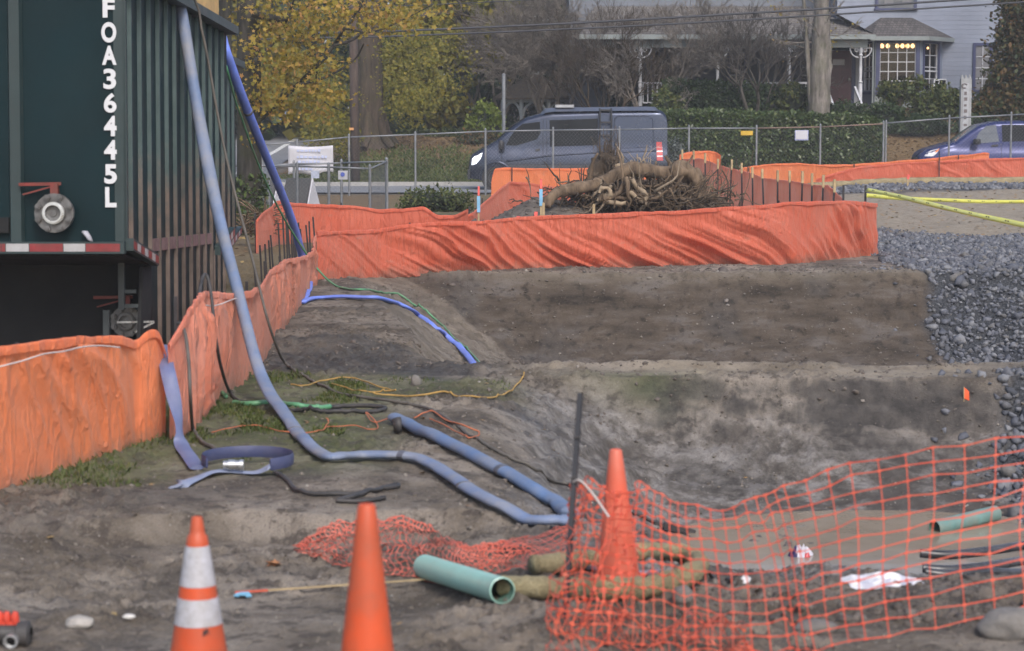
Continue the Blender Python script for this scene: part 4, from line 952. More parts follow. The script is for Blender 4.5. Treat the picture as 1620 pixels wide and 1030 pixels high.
# ---- mint green sewer pipe
mint = mat('mint_pvc', (.30, .56, .48), .35, var=.07, scale=4, dirt=(.26, .30, .25), dirt_amt=.4)
mint_shaded = mat('mint_pvc_inside_shaded', (.10, .20, .16), .5, var=.2, scale=5)  # same plastic, darkened in colour for the shade inside the pipe
def pipe(name, label, a, b_, r, parent=None):
    d = (b_ - a).normalized(); q = d.to_track_quat('Z', 'Y').to_matrix(); Lp = (b_ - a).length
    root = thing(name, label, 'pipe', a)
    mb = MB(); mb.lathe([(r * .9, .0), (r, .003), (r, Lp - .003), (r * .9, Lp)], a, 36, q); mb.build('outer_wall', mint, root, True, 40)
    mb = MB(); mb.lathe([(r * .9, .0005), (r * .9, Lp - .0005)], a, 36, q); mb.build('bore', mint_shaded, root, True, 40); return root
a = GT(672, 917, .066); b_ = GT(795, 957, .066); pipe('drain_pipe', 'mint green plastic pipe lying with its open end towards the camera', a, b_, .062)
a = P(1478, 862, 16.2); b_ = P(1575, 838, 16.6); a.z = h1(a.x, a.y) + .06; b_.z = h1(b_.x, b_.y) + .08
mint_k, mint = mint, mat('teal_pvc_muddy', (.12, .235, .22), .6, var=.2, scale=6, dirt=(.22, .19, .15), dirt_amt=.8)
pipe('drain_pipe', 'pale teal pipe half hidden at the edge of the muddy puddle', a, b_, .06)

# ---- orange mesh netting
net_or = mat('net_orange', (.52, .065, .028), .5, var=.12, scale=6, dirt=(.50, .16, .09), dirt_amt=.5)
net_pk = mat('net_orange_worn', (.50, .085, .05), .55, var=.15, scale=6, dirt=(.42, .19, .14), dirt_amt=.6)
def netmesh(Pt, wh=.004, wv=.0035, node=.014, thick=.0):
    """Pt [rows][cols] -> flat strands joined by wide knots, one connected sheet"""
    Pt = np.array([[tuple(p) for p in r] for r in Pt]); R, C, _ = Pt.shape
    mb = MB()
    du = np.gradient(Pt, axis=1); dv = np.gradient(Pt, axis=0)
    lu = np.linalg.norm(du, axis=2, keepdims=True) + 1e-9; lv = np.linalg.norm(dv, axis=2, keepdims=True) + 1e-9; eu, ev = du / lu, dv / lv
    nh = np.minimum(node, lu[..., 0] * .34); nvv = np.minimum(node * .55, lv[..., 0] * .32)
    ids = np.zeros((R, C), int)
    for i in range(R):
        for j in range(C):
            o = len(mb.v); ids[i, j] = o; p = Pt[i, j]; a = eu[i, j] * nh[i, j]; c = ev[i, j] * nvv[i, j]; wa = eu[i, j] * wv; wc = ev[i, j] * wh
            mb.v += [tuple(p + a - wc), tuple(p + a + wc), tuple(p + wa + c), tuple(p - wa + c), tuple(p - a + wc), tuple(p - a - wc), tuple(p - wa - c), tuple(p + wa - c)]
            mb.f.append(tuple(range(o, o + 8))); mb.m.append(0)
    for i in range(R):
        for j in range(C):
            if j + 1 < C: a, c = ids[i, j], ids[i, j + 1]; mb.f.append((a, c + 5, c + 4, a + 1)); mb.m.append(0)
            if i + 1 < R: a, c = ids[i, j], ids[i + 1, j]; mb.f.append((a + 3, a + 2, c + 7, c + 6)); mb.m.append(0)
    return mb
def solid(o, t=.002):
    md = o.modifiers.new('thickness', 'SOLIDIFY'); md.thickness = t; return o
# hanging net: top and bottom edge in the place, from the leaning post to beyond the picture
topx = [(903, 768), (925, 757), (950, 772), (980, 778), (1010, 763), (1050, 783), (1090, 800), (1150, 808), (1200, 790), (1240, 770), (1340, 735), (1470, 710), (1620, 690), (1760, 678)]
botx = [(868, 1000), (900, 1012), (930, 1020), (965, 1024), (1000, 1026), (1050, 1030), (1100, 1036), (1160, 1038), (1250, 1033), (1290, 1034), (1370, 1022), (1480, 1000), (1620, 966), (1740, 945)]
def edge_interp(lst, t, Ya, Yb):
    xs = np.linspace(0, 1, len(lst)); px = np.interp(t, xs, [p[0] for p in lst]); py = np.interp(t, xs, [p[1] for p in lst]); return px, py, Ya + (Yb - Ya) * t
tt_ = np.concatenate([np.linspace(0, 4 / 13, 13)[:-1], np.linspace(4 / 13, 7 / 13, 10)[:-1], np.linspace(7 / 13, 1, 19)])
rows = []
for i in range(13):
    v = i / 12.0; row = []
    for j, t in enumerate(tt_):
        ax, ay, aY = edge_interp(topx, t, 9.84, 10.45); bx, by, bY = edge_interp(botx, t, 9.35, 10.15)
        A = P(ax, ay, aY); B_ = GT(bx, min(by, 1075)); zb = h1(B_.x, B_.y) + .015
        if B_.z < zb: B_.z = zb
        p = A.lerp(B_, v)
        w = .035 * math.sin(v * 6 + t * 11) * math.sin(math.pi * v) + .02 * float(fbm(np.array([t * 14.]), np.array([v * 3.]), 2, 81)[0])
        if t < .3: w += .05 * math.sin(j * 2.4 + v * 3) * (.3 - t) / .3
        p.y += w * 2; p.x += .02 * math.sin(v * 5 + t * 9) * (1 - v) + .012 * RNG.normal() * (t < .3)
        p.z += .006 * RNG.normal()
        row.append(p)
    rows.append(row)
root = thing('safety_net', 'see through orange mesh barrier net strung across the trench from the leaning black post', 'safety net', (rows[-1][0].x, rows[-1][0].y, rows[-1][0].z))
solid(netmesh(rows, .0036, .0025, .0165).build('mesh', net_or, root, fix=False))
rows = []
for i in range(12):     # folded back layer beside the post
    row = []
    for j in range(9):
        t = j / 8 * .30; ax, ay, aY = edge_interp(topx, t, 10.0, 10.2); bx, by, bY = edge_interp(botx, t, 9.6, 9.75); A = P(ax + 6, ay + 8, aY); B_ = P(bx + 12, by - 20, bY); v = i / 11
        p = A.lerp(B_, v); p.x += .03 * math.sin(v * 5 + j * 1.7); p.y += .05 * math.sin(v * 4 + j * 2.3); p.z = max(p.z, h1(p.x, p.y) + .01); row.append(p)
    rows.append(row)
solid(netmesh(rows, .0028, .0018, .014).build('folded_layer', net_or, root, fix=False))
rows = []
for i in range(9):      # slack lower hem bunched on the ground by the post
    row = []
    for j in range(26):
        px = 868 + j * 12.5 + 5 * math.sin(i * 1.7 + j * .6); py = 978 + i * (9.5 - .18 * j) + 12 * math.sin(j * .55) + j * .9; q = GT(px, py, .012)
        q.z += .035 * (1 + math.sin(j * 1.1 + i * .8)) * (.4 + .6 * math.sin(math.pi * i / 8)) + .01 * RNG.random(); q.y += .02 * math.sin(i * 2.1 + j * .4); row.append(q)
    rows.append(row)
solid(netmesh(rows, .0026, .0022, .013).build('slack_hem', net_or, root, fix=False))
# second net lying crumpled on the soil
edge_t = [(468, 868), (500, 850), (530, 834), (585, 838), (640, 826), (675, 842), (710, 866), (735, 880), (760, 876), (800, 862), (850, 852), (905, 840)]
edge_b = [(476, 880), (510, 893), (550, 906), (600, 913), (650, 917), (690, 928), (725, 938), (755, 925), (790, 912), (830, 905), (870, 898), (905, 888)]
rows = []
for i in range(19):
    row = []
    for j in range(58):
        t = j / 57; xs = np.linspace(0, 1, 12)
        px = np.interp(t, xs, [p[0] for p in edge_t]) * (1 - i / 18) + np.interp(t, xs, [p[0] for p in edge_b]) * i / 18
        py = np.interp(t, xs, [p[1] for p in edge_t]) * (1 - i / 18) + np.interp(t, xs, [p[1] for p in edge_b]) * i / 18
        q = GT(px, py, .012)
        n1_ = float(fbm(np.array([q.x * 4.5]), np.array([q.y * 1.4]), 3, 91)[0])
        q.z += max(0, .05 + n1_ * .22) * math.sin(math.pi * min(1, i / 18 + .08)) * .8 + .006 * RNG.random(); q.x += .018 * math.sin(i * 1.3 + j * .3); row.append(q)
    rows.append(row)
root = thing('safety_net', 'crumpled orange mesh net lying on the soil under the mint green pipe', 'safety net', tuple(rows[-1][0]))
solid(netmesh(rows, .0032, .0030, .012).build('mesh', net_pk, root, fix=False))
# leaning post
g = GT(890, 980); tp = P(918, 622, 9.95)
mb = MB(); mb.bar(g + Vector((0, 0, -.15)), tp, .022, .022); root = thing('net_post', 'leaning black metal post holding up the orange mesh net', 'post', g)
mb.build('post', mat('post_black', (.018, .018, .022), .5, var=.3, scale=8), root)
mb = MB()
for f_ in (.35, .62, .8): p = g.lerp(tp, f_); mb.bar(p + Vector((-.018, -.014, 0)), p + Vector((.018, -.014, .004)), .008)
mb.build('hook', rubber, root)
mb = MB(); sp = smoothpts([g.lerp(tp, .60), g.lerp(tp, .61) + Vector((.03, -.03, .0)), g.lerp(tp, .57) + Vector((.09, -.03, -.02)), g.lerp(tp, .45) + Vector((.17, -.04, .0))]); mb.tube(sp, .006, 5)
mb.build('tie_cord', mat('cord_grey', (.42, .38, .36), .7), root)

# ---- straw ring round the drain, black hoop
ringp = [(795, 944), (850, 946), (905, 948), (960, 950), (1010, 948), (1060, 938), (1098, 920), (1106, 905), (1085, 890), (1050, 886), (1010, 886)]
o = lumpy([GT(px, py, .05) for px, py in ringp], .052, 'straw_wattle', mat('straw_green', (.17, .15, .07), (.33, .29, .15)) if False else strawmat('straw_olive', (.26, .215, .11), (.50, .42, .25)))
tag(o, 'olive tan straw roll curled around the faded cone behind the net', 'straw wattle')
o = lumpy([GT(px, py, .05) for px, py in ((845, 915), (880, 908), (920, 903), (960, 905))], .05, 'straw_wattle', MATS['straw_olive'])
tag(o, 'short straw roll stub lying left of the faded cone', 'straw wattle')
line('rubber_hoop', 'bent black and grey hose piece at the foot of the faded cone', 'hose', [(900, 908, 11.0), (940, 922, 10.9), (975, 922, 10.75), (1010, 917, 10.7), (1042, 904, 10.75)], .016, mat('hose_lilac', (.16, .13, .16), .5, var=.4, scale=9), 8)
# cables on the near trench side
line('power_cable', 'black cable with a plug block running down the near trench slope behind the net', 'cable', [(1000, 815), (1030, 828), (1070, 843), (1110, 865), (1150, 885), (1175, 897)], .013, rubber, 6)
o = MB(); p = GT(1070, 846, .03); o.bar(p + Vector((-.09, 0, .03)), p + Vector((.08, 0, -.0)), .06, .05); o.bar(p + Vector((-.16, 0, .05)), p + Vector((-.09, 0, .03)), .03, .03); o.bar(p + Vector((.08, 0, 0)), p + Vector((.14, 0, -.02)), .03, .03)
tag(o.build('cable_connector', rubber), 'chunky black cable connector on the near trench slope', 'connector')
line('power_cable', 'second thin black cable lower on the near trench slope', 'cable', [(1105, 905), (1130, 915), (1158, 925)], .012, rubber, 6)
# black flexible pipes on the right
grey_hose = mat('pipe_black_dusty', (.018, .018, .020), .32, var=.3, scale=5, dirt=(.20, .20, .22), dirt_amt=.45)
for k, (y0, lab) in enumerate(((875, 'uppermost of three dusty black pipes lying in the trench behind the net'), (899, 'middle one of three dusty black pipes lying in the trench behind the net'), (919, 'lowest of three dusty black pipes lying in the trench behind the net'))):
    pts = [P(1456 + 4 * k, y0, 13.6 - .25 * k), P(1500, y0 + 3, 13.6 - .25 * k), P(1560, y0 - 3, 13.7 - .25 * k), P(1620, y0 - 12, 13.9 - .25 * k), P(1700, y0 - 22, 14.2 - .25 * k)]
    for p in pts: p.z = max(p.z, h1(p.x, p.y) + .03)
    mb = MB(); sp = smoothpts(pts, 10); mb.tube(sp, .029, 12, caps=False); mb.tube([sp[0], sp[0] + Vector((.02, 0, 0))], .02, 12)
    tag(mb.build('flexible_pipe', grey_hose, None, True), lab, 'pipe', 'dusty black pipes in the trench')
# litter in the trench
def crumple(name, label, cat, c, sx_, sy_, h, materials, seed, pick=None):
    mb = MB(); G = []
    for i in range(12):
        row = []
        for j in range(14):
            u, v = j / 13 - .5, i / 11 - .5; x, y = c.x + u * sx_ * (1 - abs(v) * .5), c.y + v * sy_
            n1_ = mnoise.noise(Vector((u * 6 + seed, v * 6, seed))) + .6 * mnoise.noise(Vector((u * 15, v * 15 + seed, 3)))
            row.append((x + .02 * n1_, y, max(h1(x, y) + .004, c.z) + h * (.45 + .6 * n1_) * max(0, 1 - (2 * abs(u)) ** 3) * max(.0, 1 - (2 * abs(v)) ** 3)))
        G.append(row)
    mb.grid(G)
    if pick: mb.m = [pick((k % 13) / 12, (k // 13) / 10) for k in range(len(mb.m))]
    o = mb.build(name, materials, None, False); return tag(o, label, cat)
wrap_w = mat('wrapper_white', (.55, .54, .60), .4, var=.1); wrap_n = mat('wrapper_navy', (.03, .025, .10), .4); wrap_r = mat('wrapper_red', (.5, .05, .06), .4)
c = GT(1265, 890, .0); crumple('wrapper', 'crumpled white, navy and red wrapper in the mud behind the net', 'litter', c, .22, .16, .16, [wrap_w, wrap_n, wrap_r], 2, lambda u, v: 1 if u < .35 else (2 if u > .6 and v < .3 else 0))
plastic = mat('plastic_white', (.75, .73, .73), .18, var=.25, scale=18, spec=.8)
c = GT(1398, 924, .0); crumple('plastic_sheet', 'torn wet white plastic sheet at the puddle edge behind the net', 'plastic sheet', c, .42, .28, .05, [plastic, wrap_w], 5, lambda u, v: int(u * 7) % 2)
c = GT(1180, 923); crumple('plastic_scrap', 'tiny white plastic scrap in the mud behind the net', 'litter', c, .06, .06, .04, [plastic], 9)
# stones
def stone(label, px, py, r, seed, material, sq=(1, .75, .6)):
    c = GT(px, py); bm = bmesh.new(); bmesh.ops.create_icosphere(bm, subdivisions=4, radius=1)
    for v in bm.verts:
        d = 1 + .16 * mnoise.noise(v.co * 1.3 + Vector((seed, 0, 0))) + .05 * mnoise.noise(v.co * 4 + Vector((0, seed, 0)))
        v.co = Vector((v.co.x * sq[0], v.co.y * sq[1], v.co.z * sq[2])) * d * r
    me = bpy.data.meshes.new('stone'); bm.to_mesh(me); bm.free(); me.materials.append(material); me.polygons.foreach_set('use_smooth', [True] * len(me.polygons))
    o = bpy.data.objects.new('stone', me); COL.objects.link(o); o.location = (c.x, c.y, c.z + r * sq[2] * .55); return tag(o, label, 'stone')
st_l = mat('stone_pale', (.30, .28, .255), .8, var=.3, scale=14, bmp=.003, bscale=70); st_g = mat('stone_grey', (.17, .16, .15), .85, var=.35, scale=12, dirt=(.10, .085, .07), dirt_amt=.6, bmp=.004, bscale=60)
stone('smooth pale oval stone at the lower left on bare soil', 125, 992, .062, 1, st_l, (1, .8, .52))
stone('small flat white stone right of the pale oval stone', 204, 980, .028, 2, mat('stone_white', (.5, .48, .45), .8, var=.2, scale=14), (1, .8, .45))
stone('rounded tan stone under the net left of the dark rubble', 1080, 955, .055, 3, st_g, (.9, .8, .9))
stone('flat pale rock under the hanging net near its lowest sag', 1290, 1000, .085, 4, st_g, (1.1, .7, .4))
stone('large grey rock at the lower right corner below the net', 1600, 1008, .13, 5, st_g, (1.1, .8, .62))
stone('rounded pale stone on the dark spoil of the left bench', 658, 610, .055, 6, st_g, (.8, .7, 1))
# fallen survey lath with blue ribbon
g0, g1 = GT(372, 946, .02), GT(690, 922, .02)
root = thing('survey_lath', 'thin wooden survey lath lying on the soil with a blue ribbon and a red end', 'survey stake', g0)
mb = MB(); mid = g0.lerp(g1, .16); mb.bar(mid, g1, .016, .008); mb.build('shaft', wood, root)
mb = MB(); mb.bar(g0, mid, .017, .009); mb.build('red_end', mat('stake_red', (.55, .10, .05), .6), root)
mb = MB()
for dx, dz in ((-.03, -.012), (.0, -.006), (.035, -.014)): mb.bar(g0.lerp(g1, .04) + Vector((dx * .4, -.01, .0)), g0.lerp(g1, .04) + Vector((dx, -.05, dz)), .03, .005)
mb.build('ribbon', mat('ribbon_blue', (.16, .36, .50), .45, var=.3, scale=30), root)
# fallen oak-like leaf cluster on the soil
p = GT(433, 897, .012); q = np.array([[p.x, p.y, p.z]] * 4) + RNG.normal(0, .022, (4, 3)) * np.array([1, 1, .15])
V = leafquads(q, np.full(4, .05)); o = fastmesh('dry_leaves', V, 10, mat('leaf_tan', (.34, .15, .06), .7, var=.25, scale=20)); tag(o, 'little heap of tan dry leaves on soil left of the middle cone', 'leaves')
# fitting in the lower left corner
g = GT(20, 1022); root = thing('pipe_fitting', 'black pipe coupling with a red handle in the lower left corner', 'pipe fitting', g)
mb = MB(); Mx = Matrix(((0, 0, 1), (0, 1, 0), (-1, 0, 0))); mb.lathe([(.028, -.12), (.05, -.12), (.05, -.06), (.042, -.05), (.042, .04), (.055, .045), (.055, .09), (.035, .10), (.03, .10)], g + Vector((-.02, 0, .05)), 20, Mx); mb.build('coupling', rubber, root, True, 40)
mb = MB(); Mz = Matrix(((1, 0, 0), (0, 0, -1), (0, 1, 0))); mb.lathe([(.022, -.0), (.03, 0), (.03, .03), (.022, .03)], g + Vector((.01, -.055, .035)), 18, Mz); mb.build('ring', steel_lt, root, True, 40)
mb = MB()
for dx in (-.05, -.02, .015): mb.tube([g + Vector((dx, 0, .09)), g + Vector((dx - .004, 0, .12)), g + Vector((dx, .0, .145))], [.012, .02, .011], 9)
mb.bar(g + Vector((-.07, 0, .095)), g + Vector((.03, 0, .095)), .02, .02); mb.build('handle', mat('handle_red', (.55, .055, .03), .5), root, True, 40)
# flags and little stakes
for px, pb, pt, lab in ((1525, 636, 612, 'small orange marker flag on the crest by the trench rock'),):
    g = GT(px, pb); mb = MB(); root = thing('marker_flag', lab, 'flag', g); mb.bar(g, P(px, pt, g.y), .006); mb.build('wire', wood, root)
    mb = MB(); a = P(px, pt, g.y); mb.prism([a, a + Vector((.045, 0, -.04)), a + Vector((.05, .01, -.12)), a + Vector((.0, 0, -.10))], (0, .004, 0)); mb.build('pennant', mat('flag_orange', (.8, .12, .04), .5), root)
flag_blue = mat('flag_blue', (.20, .42, .62), .5); flag_pink = mat('flag_pink', (.75, .12, .10), .5)
for px, Y, pt, lab in ((757, 41.0, 305, 'wooden survey stake with blue ribbon by the red fence corner'), (856, 40.0, 294, 'wooden survey stake with blue and pink ribbon left of the stump pile')):
    x = xpix(px, Y); z0 = h1(x, Y); top = P(px, pt, Y).z; root = thing('survey_stake', lab, 'survey stake', (x, Y, z0)); root2 = Vector((x, Y, z0))
    mb = MB(); mb.bar((x, Y, z0 - .1), (x, Y, top), .035, .02); mb.build('shaft', wood, root)
    mb = MB(); mb.box((x - .03, Y - .03, top - .36), (x + .03, Y - .012, top - .06)); mb.build('blue_ribbon', flag_blue, root)
    mb = MB(); mb.box((x - .015, Y - .03, top - .05), (x + .02, Y - .012, top + .12)); mb.build('pink_ribbon', flag_pink, root)
for px, Y, pt, lab in ((779, 35.5, 350, 'leftmost low orange tipped peg behind the long red fence'), (820, 35.5, 342, 'middle low orange tipped peg behind the long red fence'), (848, 36, 335, 'tallest of the low orange tipped pegs behind the long red fence')):
    x = xpix(px, Y); z0 = h1(x, Y); top = P(px, pt, Y).z; root = thing('marker_peg', lab, 'stake', (x, Y, z0), 'orange tipped pegs')
    mb = MB(); mb.bar((x, Y, z0 - .1), (x, Y, top - .12), .05, .03); mb.build('shaft', wood, root)
    mb = MB(); mb.bar((x, Y, top - .12), (x, Y, top), .054, .034); mb.build('painted_tip', flag_pink, root)
for px, Y, pt, lab in ((860, 38, 320, 'plain wooden peg leaning left of the stump pile'), (940, 37, 322, 'plain wooden peg standing in front of the stump pile')):
    x = xpix(px, Y); z0 = h1(x, Y); mb = MB(); mb.prism([(x - .022, Y, z0 - .1), (x + .022, Y, z0 - .1), (x + .022, Y, P(px, pt, Y).z - .02), (x, Y, P(px, pt, Y).z), (x - .022, Y, P(px, pt, Y).z - .02)], (0, .03, 0))
    tag(mb.build('wooden_peg', wood), lab, 'stake', 'plain wooden pegs')
x = xpix(1438, 56); z0 = h1(x, 56); root = thing('survey_stake', 'short survey stake with a red top on the far gravel', 'survey stake', (x, 56, z0))
mb = MB(); mb.bar((x, 56, z0 - .1), (x, 56, z0 + .2), .05, .03); mb.build('shaft', wood, root); mb = MB(); mb.bar((x, 56, z0 + .2), (x + .02, 56, z0 + .32), .06, .035); mb.build('red_tip', flag_pink, root)
# posts and caution tape
tape_y = mat('caution_tape', (.62, .60, .10), .35, var=.12, scale=3)
tape_k = mat('caution_tape_marks', (.10, .10, .03), .4)
pa = []
for px, Y, pb, pt, lab in ((1371, 39.5, 345, 293, 'dark post holding both ends of the yellow caution tapes'), (1336, 40.0, 330, 293, 'dark post just left of the caution tape post')):
    x = xpix(px, Y); z0 = h1(x, Y); mb = MB(); mb.bar((x, Y, z0 - .1), (x, Y, P(px, pt, Y).z), .035, .03); mb.bar((x - .025, Y, z0 + .3), (x + .025, Y, z0 + .3), .02); tag(mb.build('tape_post', pole_dark), lab, 'post')
def tape(label, pts, w, side=Z_):
    sp = smoothpts([P(*p) for p in pts], 8); root = thing('caution_tape', label, 'caution tape', sp[0]); sv = [side + Y_ * (.25 * math.sin(i * .35)) for i in range(len(sp))]
    mb = MB(); rows = [[p - s_.normalized() * w / 2, p + s_.normalized() * w / 2] for p, s_ in zip(sp, sv)]; mb.grid(rows); solid(mb.build('tape', tape_y, root, True), .002)
    mb = MB()
    for i in range(2, len(sp) - 1, 3):
        for f0 in (.1, .45):
            a = sp[i].lerp(sp[i + 1], f0); b2 = sp[i].lerp(sp[i + 1], f0 + .22); mb.add([a + Vector((0, -.004, -w * .2)), b2 + Vector((0, -.004, -w * .2)), b2 + Vector((0, -.004, w * .2)), a + Vector((0, -.004, w * .2))], [(0, 1, 2, 3)])
    mb.build('black_marks', tape_k, root)
    return root
tape('slack yellow caution tape running low across the gravel to the right edge', [(1371, 300, 39.4), (1420, 310, 37), (1480, 325, 34.5), (1540, 339, 32.5), (1620, 356, 30.5), (1700, 372, 29)], .085, Vector((.55, .35, .75)))
tape('level yellow caution tape stretched across the far gravel pad', [(1371, 309, 39.4), (1430, 314, 41), (1500, 317, 43), (1560, 319, 44.5), (1620, 319, 46), (1700, 317, 48)], .075)

# ================================================================== STUMP PILE
bark_root = barkmat('bark_root', (.050, .032, .019), (.205, .145, .092))
bark_dark = barkmat('bark_dark', (.026, .018, .012), (.10, .072, .048))
bark_pale = barkmat('bark_root_pale', (.09, .068, .045), (.28, .22, .155))
wood_cut = mat('wood_cut', (.27, .205, .135), .8, var=.3, scale=8)
def rough(o, a=.02, f=5):
    for v in o.data.vertices:
        v.co += Vector((mnoise.noise(v.co * f), mnoise.noise(v.co * f + Vector((9, 0, 0))), mnoise.noise(v.co * f + Vector((0, 9, 0))))) * a
    return o
def Q(px, py, Y=41.3): return P(px, py, Y)
root = thing('tree_stump', 'uprooted tree stump with a thick bent trunk and tangled roots on the debris mound', 'tree stump', (2.6, 41.8, h1(2.6, 41.8)))
mb = MB(); mb.tube(smoothpts([Q(864, 326, 40.7), Q(872, 312, 40.8), (Q(885, 303, 40.9)), Q(912, 299, 41), Q(950, 290), Q(985, 273), Q(1003, 268), Q(1030, 270), Q(1065, 277), Q(1092, 279, 41.5)], 8), [.07] * 4 + [.085] * 6 + [.10] * 8 + [.12] * 12 + [.135] * 20 + [.13] * 14 + [.14] * 9, 14)
rough(mb.build('trunk', bark_root, root, True), .035, 4)
mb = MB(); mb.tube(smoothpts([Q(1060, 274, 41.2), Q(1082, 272, 41.3), Q(1098, 280, 41.4), Q(1100, 300, 41.5), Q(1090, 316, 41.5)], 8), [.09, .12] + [.17] * 23 + [.16] * 8, 14); rough(mb.build('root_collar', bark_root, root, True), .09, 5)
mb = MB(); mb.lathe([(0, .01), (.12, .005), (.15, -.05), (.13, -.12), (0, -.14)], Q(981, 259, 41.6), 14); rough(mb.build('cut_stub', wood_cut, root, True), .03, 8)
mb = MB(); mb.tube(smoothpts([Q(926, 296, 42), Q(935, 283, 42), Q(950, 265, 42), Q(962, 252, 42), Q(966, 240, 42)], 6), [.10] * 8 + [.17] * 8 + [.22] * 5 + [.08] * 4, 12); rough(mb.build('root_plate', bark_dark, root, True), .12, 6)
def tangle(n, cx, cy, sx_, sy_, Y, r, length, name, material, seed, parent, dirs=None):
    rr = random.Random(seed); mb = MB()
    for i in range(n):
        p = Q(cx + rr.gauss(0, sx_), cy + rr.gauss(0, sy_), Y + rr.gauss(0, .28)); pts = [p]; th = rr.uniform(0, 6.28); el = rr.uniform(-.5, .9)
        if dirs: th, el = dirs[0] + rr.gauss(0, .5), dirs[1] + rr.gauss(0, .4)
        L_ = length * rr.uniform(.5, 1.5)
        for k in range(6):
            th += rr.gauss(0, .45); el += rr.gauss(0, .4); p = p + Vector((math.cos(th) * math.cos(el), .5 * math.sin(th) * math.cos(el), math.sin(el))) * L_ / 6
            p.z = max(p.z, h1(p.x, p.y) + .01); pts.append(p)
        r0 = r * rr.uniform(.5, 1.6); mb.tube(pts, [r0 * (1 - .12 * k) for k in range(7)], 5)
    o = mb.build(name, material, parent, True); o['kind'] = 'stuff'; return o
tangle(26, 1000, 306, 50, 14, 41.3, .048, .95, 'thick_roots', bark_root, 25, root, (.1, .05))
tangle(260, 1012, 313, 62, 12, 41.4, .016, .5, 'roots', bark_root, 3, root)
tangle(380, 1005, 312, 66, 13, 41.45, .017, .45, 'dark_roots', bark_dark, 4, root)
tangle(34, 1010, 308, 55, 13, 41.3, .026, .6, 'pale_roots', bark_pale, 15, root)
tangle(80, 965, 255, 9, 12, 42, .010, .4, 'fine_roots', bark_dark, 5, root, (1.6, 1.2))
tangle(14, 1012, 262, 10, 4, 41.6, .008, .35, 'pale_twigs', wood_cut, 6, root, (1.2, 1.0))
tangle(60, 1075, 315, 40, 8, 41.2, .012, .7, 'side_twigs', bark_root, 7, root, (.1, .35))
mb = MB()
for pts in ([(1000, 283), (1008, 297), (1018, 303), (1023, 310), (1020, 317)], [(995, 303), (1005, 312), (1015, 318), (1023, 323)], [(945, 315), (965, 320), (990, 322)], [(948, 305), (953, 298), (962, 299), (966, 306), (962, 312)]):
    mb.tube(smoothpts([Q(*p, 40.9) for p in pts], 6), .04, 8)
rough(mb.build('pale_root', wood_cut, root, True), .03, 9)
mb = MB()
for pts in ([(1095, 318, 40.8), (1130, 305, 40.6), (1164, 293, 40.5)], [(1100, 315, 40.8), (1115, 290, 40.7), (1136, 268, 40.7)], [(1105, 322, 40.8), (1125, 312, 40.7), (1150, 312, 40.6), (1158, 300, 40.5)], [(1150, 318, 40.8), (1152, 290, 40.7), (1142, 268, 40.7)], [(1128, 322, 40.6), (1160, 321, 40.5)]):
    mb.tube(smoothpts([P(*p) for p in pts], 5), [.018 * (1 - k * .04) for k in range(len(smoothpts([P(*p) for p in pts], 5)))], 5)
mb.build('branch', bark_dark, root, True)
# soil held in the roots
mb = MB(); mb.lathe([(0, .68), (.5, .62), (1.0, .46), (1.4, .2), (1.65, -.1)], (0, 0, 0), 40); mb.v = [(x_ + 2.55, y_ * .4 + 42.2, z_ + h1(2.55, 42.2)) for x_, y_, z_ in mb.v]
o = rough(rough(mb.build('soil_clump', bark_dark, root, True), .22, 1.7), .10, 6)

# ================================================================== CHAIN LINK FENCES
galv = mat('galvanised', (.21, .22, .235), .5, metal=.35, var=.2, scale=6)
galv_r = mat('galvanised_rusty', (.20, .14, .11), .7, metal=.2, var=.3, scale=3)
wire_m = mat('wire_galvanised', (.17, .175, .185), .6, metal=.2)
def chainlink(label, pts, group=None, post_r=.03, mesh_p=.075, rusty=(), wr=.0012):
    """pts: (x, y, zbase, ztop) posts"""
    root = thing('chain_link_fence', label, 'chain link fence', pts[0][:3], group)
    for p in pts:
        mb = MB(); mb.tube([(p[0], p[1], p[2] - .2), (p[0], p[1], p[3] + .06)], post_r, 10); mb.tube([(p[0], p[1], p[3] + .06), (p[0], p[1], p[3] + .10)], [post_r * 1.15, .008], 10); mb.build('post', galv, root, True, 40)
    for k, (a, b_) in enumerate(zip(pts[:-1], pts[1:])):
        mb = MB(); mb.tube([(a[0], a[1], a[3]), (b_[0], b_[1], b_[3])], .021, 8); mb.build('top_rail', galv_r if k in rusty else galv, root, True)
        A, B_ = Vector(a[:3]), Vector(b_[:3]); L_ = (B_ - A).length; ha, hb = a[3] - a[2] - .06, b_[3] - b_[2] - .06; hh = (ha + hb) / 2
        mb = MB()
        def pt(u, v): u = min(max(u, 0), 1); q = A.lerp(B_, u); q.z += .03 + v * (ha + (hb - ha) * u); return q
        s_ = mesh_p * 1.41; nn = int((L_ + hh) / s_)
        for i in range(-int(hh / s_) - 1, nn + 1):
            for sgn in (1, -1):
                x0 = i * s_ if sgn > 0 else i * s_ + hh; # bottom -> top crossing
                u0, u1 = x0 / L_, (x0 + sgn * hh) / L_; v0, v1 = 0.0, 1.0
                if u0 < 0 and u1 <= 0 or u0 > 1 and u1 >= 1 or (u0 < 0 and sgn < 0) or (u0 > 1 and sgn > 0): continue
                if u0 < 0: v0 = -u0 / (u1 - u0); u0 = 0
                if u0 > 1: v0 = (u0 - 1) / (u0 - u1); u0 = 1
                if u1 > 1: v1 = v0 + (1 - u0) / (u1 - u0) * (v1 - v0); u1 = 1
                if u1 < 0: v1 = v0 + u0 / (u0 - u1) * (v1 - v0); u1 = 0
                off = Vector((0, .004 * sgn, 0)); mb.tube([pt(u0, v0) + off, pt(u1, v1) + off], wr, 3, caps=False)
        mb.build('wire_mesh', wire_m, root, fix=False)
    return root
